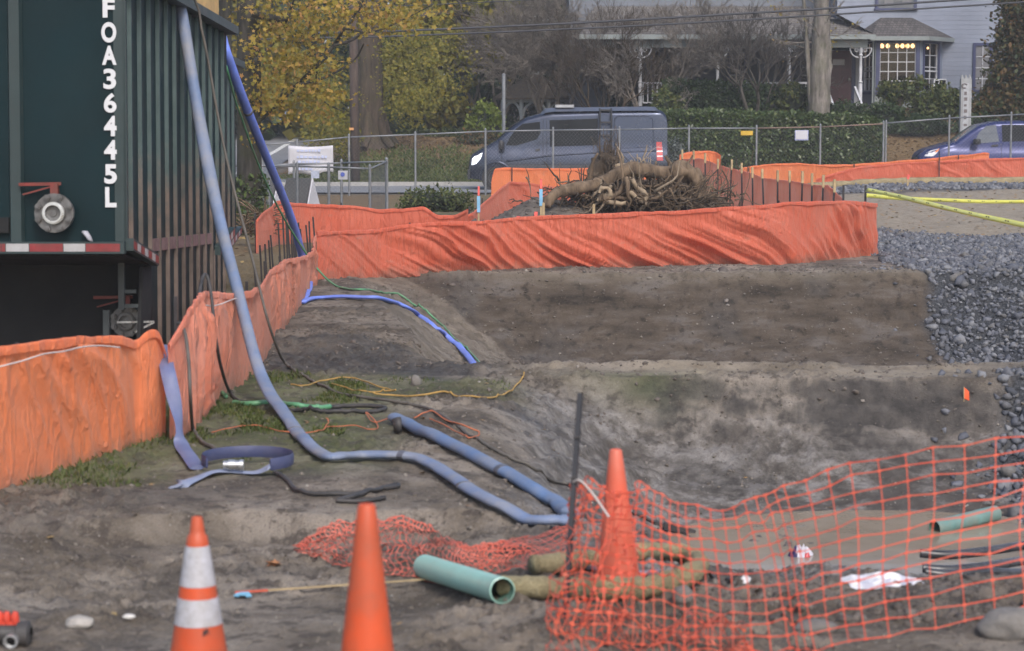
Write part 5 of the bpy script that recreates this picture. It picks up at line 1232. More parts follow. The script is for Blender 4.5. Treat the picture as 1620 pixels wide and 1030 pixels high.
def cl(lst, hb=None):
    out = []
    for px, Y, pt_ in lst:
        t = P(px, pt_, Y); out.append((t.x, Y, h1(t.x, Y), t.z))
    return out
chainlink('long grey chain link fence in front of the street, passing the van', cl([(300, 62, 238), (415, 62, 229), (470, 62.3, 225), (552, 62.5, 217), (657, 62.6, 213), (768, 62.8, 208), (875, 62.8, 206), (980, 62.8, 205), (1090, 62.8, 203), (1197, 62.9, 203), (1298, 63, 201), (1398, 63, 196)]), rusty=(9, 10))
chainlink('chain link fence rising to the right in front of the blue car', cl([(1402, 63.1, 195), (1502, 63.15, 187), (1600, 63.2, 182), (1700, 63.2, 176), (1800, 63.2, 170)]))
chainlink('low chain link enclosure behind the far left orange fence', cl([(330, 46, 262), (470, 46, 263), (520, 46, 264.5), (585, 46, 267), (612, 49.5, 256)]), mesh_p=.06)
chainlink('farther low chain link panel behind the enclosure', cl([(425, 51, 261), (465, 51, 260), (540, 51, 258), (611, 49.7, 255.5)]), mesh_p=.06)
# things hung on the fences
def board(name, label, cat, px0, py0, px1, py1, Y, material, th=.02, group=None):
    a, b_ = P(px0, py1, Y), P(px1, py0, Y); mb = MB(); mb.box((a.x, Y, a.z), (b_.x, Y + th, b_.z)); return tag(mb.build(name, material), label, cat, group)
ban_w = mat('banner_white', (.48, .48, .52), .6, var=.06, scale=3); pale_blue = mat('print_pale_blue', (.42, .47, .66), .6, var=.15, scale=6)
a, b_ = P(456, 276, 61.8), P(527, 230, 61.8); root = thing('banner', 'white banner with faint print hung on the rear fence at left', 'banner', (a.x, 61.8, a.z))
mb = MB(); G = []
for i in range(9):
    row = []
    for j in range(19):
        u, v = j / 18, i / 8; row.append((a.x + (b_.x - a.x) * u, 61.8 + .03 * math.sin(u * 7 + v * 4) * (1 - v * .5), a.z + (b_.z - a.z) * v - .04 * math.sin(u * math.pi) * (v) - .05 * (1 - v) * u * -1 + .04 * math.sin(u * 9) * (1 - v)))
    G.append(row)
mb.grid(G); solid(mb.build('cloth', ban_w, root, True), .006)
for k, (u0, u1, v) in enumerate(((.2, .72, .82), (.2, .85, .60), (.22, .66, .44), (.2, .5, .18))):
    x0, x1 = a.x + (b_.x - a.x) * u0, a.x + (b_.x - a.x) * u1; z = a.z + (b_.z - a.z) * v; x = x0; mb = MB()
    while x < x1: w_ = random.uniform(.05, .11); mb.box((x, 61.752, z - .03), (x + w_, 61.756, z + random.uniform(.02, .05))); x += w_ + .03
    mb.build('faint_print', pale_blue, root)['kind'] = 'stuff'
o = board('sign', 'small white sign with a blue round emblem on the low enclosure', 'sign', 535, 284, 550, 270, 45.9, ban_w)
a = P(542, 276, 45.88); mb = MB(); mb.lathe([(0, 0), (.045, 0), (.045, .004), (0, .004)], a, 20, Matrix(((1, 0, 0), (0, 0, 1), (0, 1, 0)))); e_ = mb.build('emblem', mat('emblem_blue', (.10, .14, .5), .5)); e_.parent = o
board('sign', 'small pale blue grey plate hung on the farther fence panel', 'sign', 492, 282, 505, 270, 50.9, mat('plate_grey', (.33, .36, .45), .5))
board('sign', 'yellow plate wired to the top rail of the long fence', 'sign', 1172, 214, 1191, 207, 62.7, mat('plate_yellow', (.50, .32, .03), .5, var=.15, scale=8))
root = thing('sign', 'white square notice on the fence before the clipped hedge', 'sign', tuple(P(1268, 222, 62.8)))
a, b_ = P(1257.5, 222, 62.8), P(1279, 206, 62.8); mb = MB(); mb.box((a.x, 62.8, a.z), (b_.x, 62.82, b_.z)); mb.build('panel', mat('notice_blue_edge', (.30, .33, .55), .5), root)
mb = MB(); mb.box((a.x + .02, 62.79, a.z + .03), (b_.x - .02, 62.797, b_.z - .01)); mb.build('sheet', ban_w, root)
# folding board sign
for (x0, x1, Yb, lab) in ((449, 489, 50, 'dark folding board sign with a white edge by the enclosure'), (405, 436, 55, 'second dark folding board partly hidden by the tree trunk')):
    z0 = h1(xpix(x0, Yb), Yb); tp = P(x0, 282, Yb).z; a = xpix(x0, Yb); c = xpix(x1, Yb)
    root = thing('folding_sign', lab, 'sign', (a, Yb, z0)); mb = MB()
    mb.prism([(a - .12, Yb - .3, z0), (c - .12, Yb - .3, z0), (c + .03, Yb, tp), (a + .05, Yb, tp)], (0, .03, 0)); mb.build('front_panel', mat('board_black', (.02, .022, .025), .6), root)
    mb = MB(); mb.prism([(c - .08, Yb - .3, z0), (c + .22, Yb + .35, z0), (c + .05, Yb, tp)], (.03, 0, 0)); mb.prism([(a + .1, Yb + .35, z0), (c + .2, Yb + .35, z0), (c + .04, Yb + .04, tp), (a + .08, Yb + .04, tp)], (0, .03, 0)); mb.build('back_panel', ban_w, root)

# ================================================================== VEHICLES
glass_d = mat('glass_dark', (.006, .007, .009), .12, var=.5, scale=1.5, spec=.16)
glass_l = mat('glass_light', (.10, .115, .14), .1, var=.4, scale=1.2, spec=.5)
tyre = mat('tyre', (.018, .018, .018), .8); rim_m = mat('rim', (.30, .31, .32), .35, metal=.7)
lamp_on = emit('headlamp_lit', (.95, .97, 1.0), 1.0); lamp_glass = mat('lamp_glass', (.62, .62, .64), .12, spec=.8); tail_red = mat('tail_red', (.45, .015, .02), .2, spec=.8); amber = mat('lamp_amber', (.75, .22, .04), .25)
plastic_k = mat('trim_black', (.02, .02, .022), .55)
def interp(tab, x): return float(np.interp(x, [t[0] for t in tab], [t[1] for t in tab]))
class Car:
    """body lofted along its length (front at l=0, towards +x); near side faces -y"""
    def __init__(s, L_, top, bot, half, belt, tumble): s.L, s.top, s.bot, s.half, s.belt, s.tumble = L_, top, bot, half, belt, tumble
    def y(s, l, z):
        w = interp(s.half, l); zb = interp(s.bot, l); zt = interp(s.top, l); b_ = min(s.belt, zt - .05)
        k = min(1, max(0, (z - zb) / max(.05, b_ - zb))); e = .90 + .10 * math.sin(math.pi * min(1, k * .95 + .12)) ** .6
        if z > b_: e -= s.tumble * ((z - b_) / max(.05, 1.7)) ** 1.15
        return w * e
    def section(s, l, n=26):
        zb, zt = interp(s.bot, l), interp(s.top, l); pts = []
        rad = min(.16, (zt - zb) * .3)
        zs = list(np.linspace(zb, zt - rad, n // 2))
        side = [(s.y(l, z), z) for z in zs]; w = side[-1][0]
        for k in range(1, 8):
            a = k / 7 * math.pi / 2; side.append((w - rad * 1.1 * (1 - math.cos(a)), zt - rad + rad * math.sin(a)))
        side += [(side[-1][0] * .5, zt + .012), (0, zt + .018)]
        return [(-y_, z) for y_, z in side] + [(y_, z) for y_, z in side[::-1][1:]]
    def body(s, root, material):
        ls = [0, .03, .08, .15] + list(np.linspace(.25, s.L - .2, 50)) + [s.L - .1, s.L - .04, s.L]
        rows = [[(l, y_, z) for y_, z in s.section(l)] for l in ls]
        mb = MB(); mb.grid(rows)
        k = len(rows[0]); e = len(mb.v); mb.f += [tuple(range(k)), tuple(range(e - k, e))]; mb.m += [0, 0]
        mb.f += [(i * k, (i + 1) * k, (i + 1) * k + k - 1, i * k + k - 1) for i in range(len(ls) - 1)]; mb.m += [0] * (len(ls) - 1)
        return mb.build('body', material, root, True, 50)
    def panel(s, name, poly, material, root, side=-1, off=.006, sub=10, parent=None):
        """poly of (l, z) in side view, laid onto the curved side"""
        poly = [Vector((p[0], p[1], 0)) for p in poly]
        bm = bmesh.new(); vs = [bm.verts.new(p) for p in poly]; f = bm.faces.new(vs); bmesh.ops.triangulate(bm, faces=[f])
        bmesh.ops.subdivide_edges(bm, edges=bm.edges[:], cuts=3, use_grid_fill=True)
        me_v = [v.co.copy() for v in bm.verts]; idx = {v: i for i, v in enumerate(bm.verts)}; fs = [tuple(idx[v] for v in f_.verts) for f_ in bm.faces]; bm.free()
        mb = MB(); mb.add([(p.x, side * (s.y(p.x, p.y) + off), p.y) for p in me_v], fs); return mb.build(name, material, parent or root, True)
    def seam(s, name, pts, root, material, r=.008, side=-1, off=.002):
        mb = MB(); sp = []
        for (a, b_) in zip(pts[:-1], pts[1:]):
            for k in range(8): t = k / 8; sp.append((a[0] + (b_[0] - a[0]) * t, a[1] + (b_[1] - a[1]) * t))
        sp.append(pts[-1]); mb.tube([(l, side * (s.y(l, z) + off), z) for l, z in sp], r, 5); return mb.build(name, material, root, True)
    def wheel(s, root, l, r, side=-1):
        y_ = side * (interp(s.half, l) * .97 + .012); Mz = Matrix(((1, 0, 0), (0, 0, side * -1.0 * -1), (0, 1, 0))) if False else Matrix(((1, 0, 0), (0, 0, side), (0, 1, 0)))
        c = (l, y_, r)
        mb = MB(); mb.lathe([(r * .62, -.2), (r * .9, -.2), (r, -.16), (r, -.02), (r * .93, .02), (r * .64, .02), (r * .62, .0)], c, 32, Mz); t = mb.build('wheel', tyre, root, True, 40)
        mb = MB(); mb.lathe([(r * .63, .012), (r * .58, -.02), (r * .3, -.03), (r * .14, .0), (0, .0)], c, 24, Mz)
        mb.build('rim', rim_m, t, True, 40)
        mb = MB(); mb.lathe([(0, -.012), (r * 1.24, -.012), (r * 1.24, -.1)], (l, y_ + side * .004, r), 32, Mz); mb.build('arch_liner', plastic_k, root); return t
van_paint = mat('van_paint_grey', (.036, .046, .076), .26, metal=.75, var=.06, scale=1.2, coat=.25, dirt=(.05, .05, .06), dirt_amt=.3)
van_low = mat('van_cladding', (.04, .043, .05), .5)
V_ = Car(5.93, [(0, .78), (.05, .98), (.13, 1.06), (.36, 1.20), (.84, 1.47), (1.30, 1.88), (1.7, 2.13), (2.1, 2.24), (2.5, 2.30), (4, 2.34), (5.75, 2.36), (5.88, 2.26), (5.93, 2.1)],
         [(0, .34), (.3, .30), (5.7, .34), (5.93, .45)], [(0, .62), (.06, .78), (.2, .90), (.5, .96), (1.2, .99), (5.6, .98), (5.93, .94)], 1.25, .17)
vx, vY = xpix(741, 66.2), 67.0
root = thing('van', 'dark grey panel van with a side ladder and lit headlamps driving past the fence', 'van', (0, 0, 0))
V_.body(root, van_paint)
sv_ = lambda px, py: ((px - 741) / 52.6, (300.5 - py) / 52.6)
def svp(lst): return [sv_(*p) for p in lst]
for sd_ in (-1, 1):
    V_.panel('side_window', svp([(800, 231), (806, 219), (816, 205), (826, 197.5), (853, 194.5), (854, 212), (848, 222), (835, 226), (815, 231.5)]), glass_d, root, sd_)
    V_.panel('side_window', svp([(868, 192), (944, 189.5), (944, 231), (869, 233)]), glass_d, root, sd_)
    V_.seam('panel_seam', svp([(858, 190), (858, 268), (868, 280)]), root, plastic_k, .007, sd_)
    V_.seam('panel_seam', svp([(791, 234), (794, 262), (800, 280)]), root, plastic_k, .007, sd_)
    V_.seam('panel_seam', svp([(864, 190), (864, 276)]), root, plastic_k, .006, sd_)
    V_.seam('panel_seam', svp([(948, 188), (948, 276)]), root, plastic_k, .006, sd_)
    V_.seam('pressed_frame', svp([(970, 236), (970, 190), (975, 186), (1022, 185), (1030, 190), (1032, 233), (970, 236)]), root, van_paint, .016, sd_)
    V_.seam('crease', svp([(800, 256), (870, 247), (950, 242), (1036, 240)]), root, van_paint, .028, sd_)
    V_.panel('sill_trim', svp([(800, 262), (1034, 262), (1034, 268), (800, 268)]), van_low, root, sd_, .008)
    V_.panel('tail_light', svp([(1035.5, 226), (1044, 226), (1046, 255), (1036, 255)]), tail_red, root, sd_, .012)
    V_.panel('lamp_lens', svp([(1036, 234), (1045, 234), (1045, 241), (1036, 241)]), lamp_glass, root, sd_, .016)
    V_.panel('lamp_lens', svp([(1036.5, 247), (1045.5, 247), (1045.5, 249), (1036.5, 249)]), lamp_glass, root, sd_, .016)
    V_.panel('headlight', svp([(746, 262), (747, 252), (754, 246), (763, 243), (760, 252), (753, 260)]), lamp_on, root, sd_, .012)
    V_.panel('door_handle', svp([(846, 237), (853, 236), (853, 239.5), (846, 240)]), plastic_k, root, sd_, .03)
    mb = MB(); mb.lathe([(0, -.05), (.012, -.05), (.012, .0), (0, 0)], (0, 0, 0), 8)
    for l in (.83, 4.85): V_.wheel(root, l, .355, sd_)
    mb = MB(); fl = []
    for k in range(17): th = math.pi * (1.06 - k / 16 * 1.1); fl.append((.83 + .46 * math.cos(th), sd_ * (interp(V_.half, .83 + .46 * math.cos(th)) * .985 + .0), .36 + .46 * math.sin(th)))
    mb.tube(fl, .05, 6); mb.build('wheel_arch', van_paint, root, True)
    mb = MB(); mb.lathe([(0, .17), (.05, .17), (.08, .13), (.085, -.05), (.06, -.1), (0, -.1)], (.98, sd_ * 1.10, 1.30), 12); mb.bar((.98, sd_ * .97, 1.3), (.98, sd_ * 1.1, 1.27), .05); mb.build('mirror', plastic_k, root, True, 40)
mb = MB(); mb.prism([(-.02, -.6, .42), (-.02, .6, .42), (.05, .68, .74), (.05, -.68, .74)], (-.03, 0, 0)); mb.build('grille', plastic_k, root)
mb = MB(); mb.prism([(-.03, -.72, .3), (-.03, .72, .3), (-.03, .78, .58), (-.03, -.78, .58)], (.08, 0, 0)); mb.build('bumper', van_low, root)
mb = MB(); G = []
for l, z in ((.84, 1.49), (1.08, 1.70), (1.30, 1.90), (1.50, 2.03), (1.68, 2.13)):
    w = V_.y(l, z) * .86; G.append([(l - .015, w * math.sin(t) / math.sin(1.0), z + .012 - .03 * (abs(t)) ** 2) for t in np.linspace(-1, 1, 11)])
mb.grid(G); mb.build('windscreen', glass_d, root, True)
mb = MB(); lx = [(945, 962)]
l0, l1 = sv_(946.5, 0)[0], sv_(964.5, 0)[0]
for l in (l0, l1): mb.tube(smoothpts([(l, -.80, 2.40), (l, -.95, 2.37), (l, -1.13, 2.15), (l, -1.13, 1.06), (l, -1.0, 1.0)], 5), .028, 8)
for z in (2.36, 2.0, 1.62, 1.30, 1.10): mb.bar((l0, -1.13, z) if z < 2.3 else (l0, -.95, z), (l1, -1.13, z) if z < 2.3 else (l1, -.95, z), .05)
mb.build('ladder', plastic_k, root, True, 40)
mb = MB(); G = []
for l, z in ((2.15, 2.27), (2.3, 2.41), (2.6, 2.44), (5.3, 2.47), (5.6, 2.46), (5.7, 2.36)): G.append([(l, y_, z - (.0 if abs(y_) < .7 else .12)) for y_ in (-.78, -.7, -.3, .3, .7, .78)])
mb.grid(G); mb.build('roof_fairing', mat('roof_slate', (.07, .08, .11), .5), root)
mb = MB(); mb.box((2.6, -.5, 2.44), (3.15, .3, 2.525)); mb.build('roof_vent', mat('vent_grey', (.32, .33, .34), .5), root)
root.location = (vx, vY, .05 + h1(0, 66.5))
# the blue car
car_paint = mat('car_paint_blue', (.017, .025, .105), .3, metal=.3, var=.06, scale=1.2, coat=.15)
C_ = Car(4.6, [(0, .66), (.05, .74), (.25, .86), (.82, 1.03), (1.10, 1.09), (1.45, 1.36), (1.78, 1.58), (2.26, 1.69), (3.1, 1.71), (3.9, 1.62), (4.45, 1.2), (4.6, 1.0)],
         [(0, .28), (.3, .24), (4.3, .26), (4.6, .4)], [(0, .55), (.06, .68), (.25, .80), (.6, .86), (4.2, .87), (4.6, .78)], .95, .22)
root = thing('car', 'dark blue estate car with clear headlamps at the right edge behind the fence', 'car', (0, 0, 0))
C_.body(root, car_paint)
cpx = lambda px, py: ((px - 1457) / 52.0, (283 - py) / 52.0 - .0)
def cp(l): return [cpx(*p) for p in l]
for sd_ in (-1, 1):
    C_.panel('side_window', cp([(1541, 228), (1549, 212), (1560, 202), (1575, 200), (1580, 226), (1556, 228)]), glass_l, root, sd_)
    C_.panel('side_window', cp([(1584, 200), (1622, 200), (1624, 225), (1585, 226)]), glass_d, root, sd_)
    C_.panel('side_window', cp([(1629, 201), (1655, 206), (1664, 222), (1629, 225)]), glass_d, root, sd_)
    C_.panel('headlight', cp([(1465, 248.5), (1468, 243), (1475, 239.5), (1487, 236.5), (1484, 243), (1478, 248.5)]), lamp_glass, root, sd_, .014)
    C_.panel('indicator', cp([(1481, 241), (1488, 236), (1486, 240), (1482, 243)]), amber, root, sd_, .02)
    C_.seam('panel_seam', cp([(1537, 229), (1533, 250), (1535, 272)]), root, plastic_k, .006, sd_)
    C_.seam('panel_seam', cp([(1583, 229), (1584, 270)]), root, plastic_k, .006, sd_)
    C_.panel('door_handle', cp([(1568, 231), (1578, 230), (1578, 233), (1568, 234)]), plastic_k, root, sd_, .03)
    mb = MB(); mb.lathe([(0, .09), (.10, .08), (.12, .0), (.10, -.08), (0, -.09)], (1.66, sd_ * .98, 1.10), 12); mb.bar((1.62, sd_ * .85, 1.08), (1.65, sd_ * .95, 1.08), .05); mb.build('mirror', plastic_k, root, True, 40)
    for l in (.88, 3.5): C_.wheel(root, l, .33, sd_)
mb = MB(); G = []
for l, z in ((1.14, 1.12), (1.45, 1.375), (1.75, 1.575)):
    w = C_.y(l, z) * .86; G.append([(l - .015, w * math.sin(t) / math.sin(1.0), z + .012 - .04 * t * t) for t in np.linspace(-1, 1, 9)])
mb.grid(G); mb.build('windscreen', glass_l, root, True)
mb = MB(); mb.prism([(-.02, -.45, .5), (-.02, .45, .5), (.03, .5, .64), (.03, -.5, .64)], (-.02, 0, 0)); mb.build('grille', plastic_k, root)
root.location = (xpix(1457, 66.0), 66.9, h1(12.6, 66.4) + .05)

# ================================================================== HOUSE
def sidingmat(name, c):
    m, nt, b = nodes(name); tc = nt.nodes.new('ShaderNodeTexCoord'); sp = nt.nodes.new('ShaderNodeSeparateXYZ'); nt.links.new(tc.outputs['Object'], sp.inputs[0])
    saw = mth(nt, 'FRACT', mth(nt, 'MULTIPLY', sp.outputs[2], 6.2)); n1 = noise_(nt, 1.2, 5, .6); n2 = noise_(nt, 9, 5, .6, vscale=(.15, 1, 1))
    col = ramp(nt, n1, [(.3, tuple(x * .85 for x in c)), (.7, tuple(x * 1.12 for x in c))]); col = mix(nt, ramp(nt, n2, [(.45, (0,) * 3), (.7, (.3,) * 3)]), col, tuple(x * .7 for x in c))
    nt.links.new(col, b.inputs['Base Color']); b.inputs['Roughness'].default_value = .55
    bump(nt, b, mth(nt, 'SUBTRACT', 1.0, saw), .035, 1.0); MATS[name] = m; return m
siding = sidingmat('house_siding', (.165, .190, .250))
trim_b = mat('trim_navy', (.040, .048, .115), .5, var=.15, scale=3); trim_g = mat('trim_grey_green', (.20, .225, .225), .55, var=.12, scale=3); white_p = mat('porch_white', (.46, .47, .50), .55, var=.12, scale=6)
def shinglemat(name, a, c):
    m, nt, b = nodes(name); br = nt.nodes.new('ShaderNodeTexBrick'); tc = nt.nodes.new('ShaderNodeTexCoord'); mp = nt.nodes.new('ShaderNodeMapping'); mp.inputs['Scale'].default_value = (1, 1, 1); mp.inputs['Rotation'].default_value = (math.pi / 2, 0, 0)
    nt.links.new(tc.outputs['Object'], mp.inputs[0]); nt.links.new(mp.outputs[0], br.inputs[0])
    br.inputs['Color1'].default_value = (*a, 1); br.inputs['Color2'].default_value = (*c, 1); br.inputs['Mortar'].default_value = (*[x * .4 for x in a], 1); br.inputs['Scale'].default_value = 4; br.inputs['Mortar Size'].default_value = .03; br.inputs['Row Height'].default_value = .35
    n1 = noise_(nt, 2, 6, .65); col = mix(nt, .6, br.outputs[0], ramp(nt, n1, [(.3, (.5,) * 3), (.7, (1.2, 1.15, 1.05))]), 'MULTIPLY')
    nt.links.new(col, b.inputs['Base Color']); b.inputs['Roughness'].default_value = .9; bump(nt, b, br.outputs['Fac'], .02); MATS[name] = m; return m
shingle = shinglemat('roof_shingle', (.075, .070, .072), (.125, .115, .115))
shingle2 = shinglemat('porch_shingle', (.13, .12, .115), (.20, .185, .175))
m, nt, b = nodes('window_glass'); tr = nt.nodes.new('ShaderNodeBsdfTransparent'); gl = nt.nodes.new('ShaderNodeBsdfGlossy'); gl.inputs['Roughness'].default_value = .04; tr.inputs[0].default_value = (.82, .84, .86, 1); mx = nt.nodes.new('ShaderNodeMixShader'); mx.inputs[0].default_value = .03
nt.links.new(tr.outputs[0], mx.inputs[1]); nt.links.new(gl.outputs[0], mx.inputs[2]); nt.links.new(mx.outputs[0], nt.nodes['Material Output'].inputs[0]); win_glass = m
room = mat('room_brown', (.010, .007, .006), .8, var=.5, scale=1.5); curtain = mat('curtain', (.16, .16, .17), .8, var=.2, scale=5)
door_red = mat('door_maroon', (.075, .016, .022), .45, var=.15, scale=2); bulb = emit('bulb_warm', (1.0, .52, .20), 3.0)
porch_shaded = sidingmat('porch_wall_shaded', (.10, .115, .145))  # darker copy of the siding, with the porch shade put into its colour
WY = 79.0
zp = lambda py, Y=WY: P(0, py, Y).z
xp = lambda px, Y=WY: P(px, 184, Y).x
hroot = thing('house', 'blue grey clapboard house with a porch, a maroon door and a lit bay window', 'house', (xp(1400), WY, 1.9))
def hb(name, material, px0, py0, px1, py1, Y, d, parent=None):
    mb = MB(); mb.box((xp(px0, Y), Y, zp(py1, Y)), (xp(px1, Y), Y + d, zp(py0, Y))); return mb.build(name, material, parent or hroot)
mb = MB()   # main two storey block with the wall opening left plain
x0, x1 = xp(1322), xp(1990); mb.box((x0, WY, 1.2), (x1, WY + 9, 9.5)); mb.build('wall', siding, hroot)
mb = MB(); xa = xp(900, 81.5); mb.box((xa, 81.5, 1.2), (x0 - .004, 88, 9.5)); mb.build('wall', porch_shaded, hroot)
mb = MB(); mb.prism([(x0 - .6, WY - .6, 9.5), (x0 - .6, WY + 9.6, 9.5), (x0 - .6, WY + 4.5, 12.5)], (x1 - x0 + 1.2, 0, 0)); mb.prism([(xa - .5, 80.9, 9.5), (xa - .5, 88.6, 9.5), (xa - .5, 85, 11.5)], (x0 - xa - .2, 0, 0)); mb.build('roof', shingle, hroot)
# porch
PY = 76.6; ze = zp(55, PY)
xl_, xr_ = xp(930, PY), xp(1378, PY)
mb = MB(); G = [[(xl_ - .3, PY - .25, ze), (xr_ + .06, PY - .25, ze)], [(xl_ + .4, 81.49, zp(10, 81.5)), (xr_ - 1.6, 81.49, zp(10, 81.5))], [(xl_ + .4, 81.49, zp(10, 81.5) - .1), (xr_ - 1.6, 81.49, zp(10, 81.5) - .1)], [(xl_ - .3, PY - .25, ze - .12), (xr_ + .06, PY - .25, ze - .12)]]
mb.grid(G); mb.f += [(0, 2, 4, 6), (1, 7, 5, 3), (0, 6, 7, 1)]; mb.m += [0, 0, 0]
mb.add([(xr_ + .06, PY - .25, ze), (xr_ + .06, WY - .004, ze + .1), (xr_ - 1.6, WY + .0, zp(10, 81.5)), ], [(0, 1, 2)]); mb.build('porch_roof', shingle2, hroot)
mb = MB(); mb.box((xl_ - .32, PY - .29, ze - .16), (xr_ + .08, PY - .252, ze + .0)); mb.build('gutter', trim_g, hroot)
mb = MB(); mb.box((xl_, PY + .02, zp(75, PY)), (xr_ - .15, PY + .2, ze - .13)); mb.box((xr_ - .3, PY + .21, zp(75, PY)), (xr_ - .15, WY - .004, ze - .13)); mb.build('porch_beam', trim_g, hroot)
mb = MB(); mb.box((xl_, PY + .1, 1.2), (xr_ + .1, WY - .01, zp(170, PY))); mb.box((xl_, WY, 1.2), (x0 - .01, 81.49, zp(170, PY))); mb.build('porch_floor', mat('porch_floor_blue', (.07, .08, .12), .6), hroot)
for px in (1013, 1135, 1248, 1361):
    x = xp(px, PY); mb = MB(); zf = zp(168, PY); zt_ = zp(75, PY)
    mb.lathe([(.07, 0), (.07, .75), (.055, .78), (.085, .82), (.05, .88), (.06, 1.3), (.045, 1.7), (.075, 1.74), (.05, 1.8), (.07, 1.85), (.07, zt_ - zf)], (x, PY + .1, zf), 14); mb.build('porch_post', white_p, hroot, True, 40)
    for s_ in (-1, 1):
        mb = MB(); mb.tube([(x + s_ * (.07 + .30 * math.sin(t)), PY + .1, zt_ - .34 + .32 * (1 - math.cos(t))) for t in np.linspace(0, 1.57, 9)], .022, 6)
        mb.tube([(x + s_ * .15 + .055 * math.cos(t), PY + .1, zt_ - .09 + .055 * math.sin(t)) for t in np.linspace(0, 6.28, 13)], .018, 5); mb.bar((x + s_ * .08, PY + .1, zt_ - .02), (x + s_ * .38, PY + .1, zt_ - .02), .03); mb.build('bracket', white_p, hroot)
for (pa_, pb_) in ((1135, 1248), (1013, 1135), (1248, 1290)):
    mb = MB(); a, c = xp(pa_, PY) + .1, xp(pb_, PY) - .1; zf = zp(168, PY); mb.bar((a, PY + .1, zf + .8), (c, PY + .1, zf + .8), .06); mb.bar((a, PY + .1, zf + .12), (c, PY + .1, zf + .12), .05)
    k = a
    while k < c: mb.bar((k, PY + .1, zf + .12), (k, PY + .1, zf + .8), .03); k += .16
    mb.build('railing', white_p, hroot)
for px in (1345, 1300):
    mb = MB(); x = xp(px + 6, PY); mb.bar((x, PY - .1, zp(138, PY)), (x + .12, PY - 1.3, zp(168, PY) - .1), .07); 
    for k in range(6): q = k / 5; mb.bar((x + .12 * q, PY - .1 - 1.2 * q, zp(138, PY) - q * .75), (x + .12 * q, PY - .1 - 1.2 * q, zp(178, PY) - q * .5), .03)
    mb.build('stair_rail', white_p, hroot)
mb = MB()
for k in range(4): mb.box((xp(1300, PY), PY - .1 - .32 * (k + 1), 1.0), (xp(1352, PY), PY + .1 - .32 * k - .004, zp(170, PY) - .17 * (k + 1)))
mb.build('steps', MATS['porch_floor_blue'], hroot)
# door with transom
dY = WY - .004
d_ = hb('door', door_red, 1309, 80, 1346, 167, dY - .06, .055)
for py0, py1 in ((86, 108), (112, 134), (140, 162)):
    for a0, a1 in ((1313, 1326), (1329, 1342)): hb('panel', mat('door_maroon_panel', (.060, .013, .018), .5), a0, py0, a1, py1, dY - .074, .012, d_)
mb = MB(); mb.lathe([(0, -.06), (.04, -.05), (.045, 0), (.04, .05), (0, .06)], (xp(1342, dY), dY - .11, zp(126, dY)), 10); mb.build('handle', steel_lt, d_, True)
hb('door_notice', white_p, 1316, 94, 1335, 103, dY - .085, .008, d_)
hb('door_frame', trim_b, 1303, 72, 1308.6, 167, dY - .08, .07); hb('door_frame', trim_b, 1346.4, 72, 1352, 167, dY - .08, .07); hb('door_frame', trim_b, 1303, 68, 1352, 71.6, dY - .08, .07); hb('transom', glass_d, 1309, 72, 1346, 79.6, dY - .04, .03)
hb('side_panel', white_p, 1353, 76, 1358, 167, dY - .05, .04)
# windows along the porch wall
def flatwin(px0, py0, px1, py1, Y, cols, rows_, fill=None, tm=None):
    a, c, z0, z1 = xp(px0, Y), xp(px1, Y), zp(py1, Y), zp(py0, Y); w = MB(); t = .1
    w.box((a, Y - .07, z0), (a + t, Y, z1)); w.box((c - t, Y - .07, z0), (c, Y, z1)); w.box((a + t + .001, Y - .07, z1 - t), (c - t - .001, Y, z1)); w.box((a - .04, Y - .1, z0 - .07), (c + .04, Y, z0 - .002)); fr = w.build('window', tm or trim_b, hroot)
    g_ = MB(); g_.box((a + t, Y - .03, z0), (c - t, Y - .02, z1 - t)); g_.build('pane', fill or glass_d, fr)
    q = MB()
    for i in range(1, cols): x = a + t + (c - a - 2 * t) * i / cols; q.box((x - .015, Y - .05, z0), (x + .015, Y - .032, z1 - t))
    for i in range(1, rows_): z = z0 + (z1 - t - z0) * i / rows_; q.box((a + t, Y - .055, z - (.03 if rows_ == 2 else .015)), (c - t, Y - .0325, z + (.03 if rows_ == 2 else .015)))
    q.build('muntins', white_p, fr); return fr
flatwin(1150, 84, 1180, 150, 81.49, 1, 2); flatwin(1030, 84, 1062, 150, 81.49, 1, 2); flatwin(1262, 84, 1288, 150, 81.49, 1, 2)
flatwin(1537, 68, 1568, 142, WY, 2, 4, curtain); flatwin(1382, -34, 1447, 13, WY, 1, 2, glass_l)
f_ = MB(); f_.box((xp(1396), WY - .062, zp(8)), (xp(1410), WY - .058, zp(-20))); f_.box((xp(1424), WY - .062, zp(6)), (xp(1440), WY - .058, zp(-20))); f_.build('curtain', curtain, hroot)
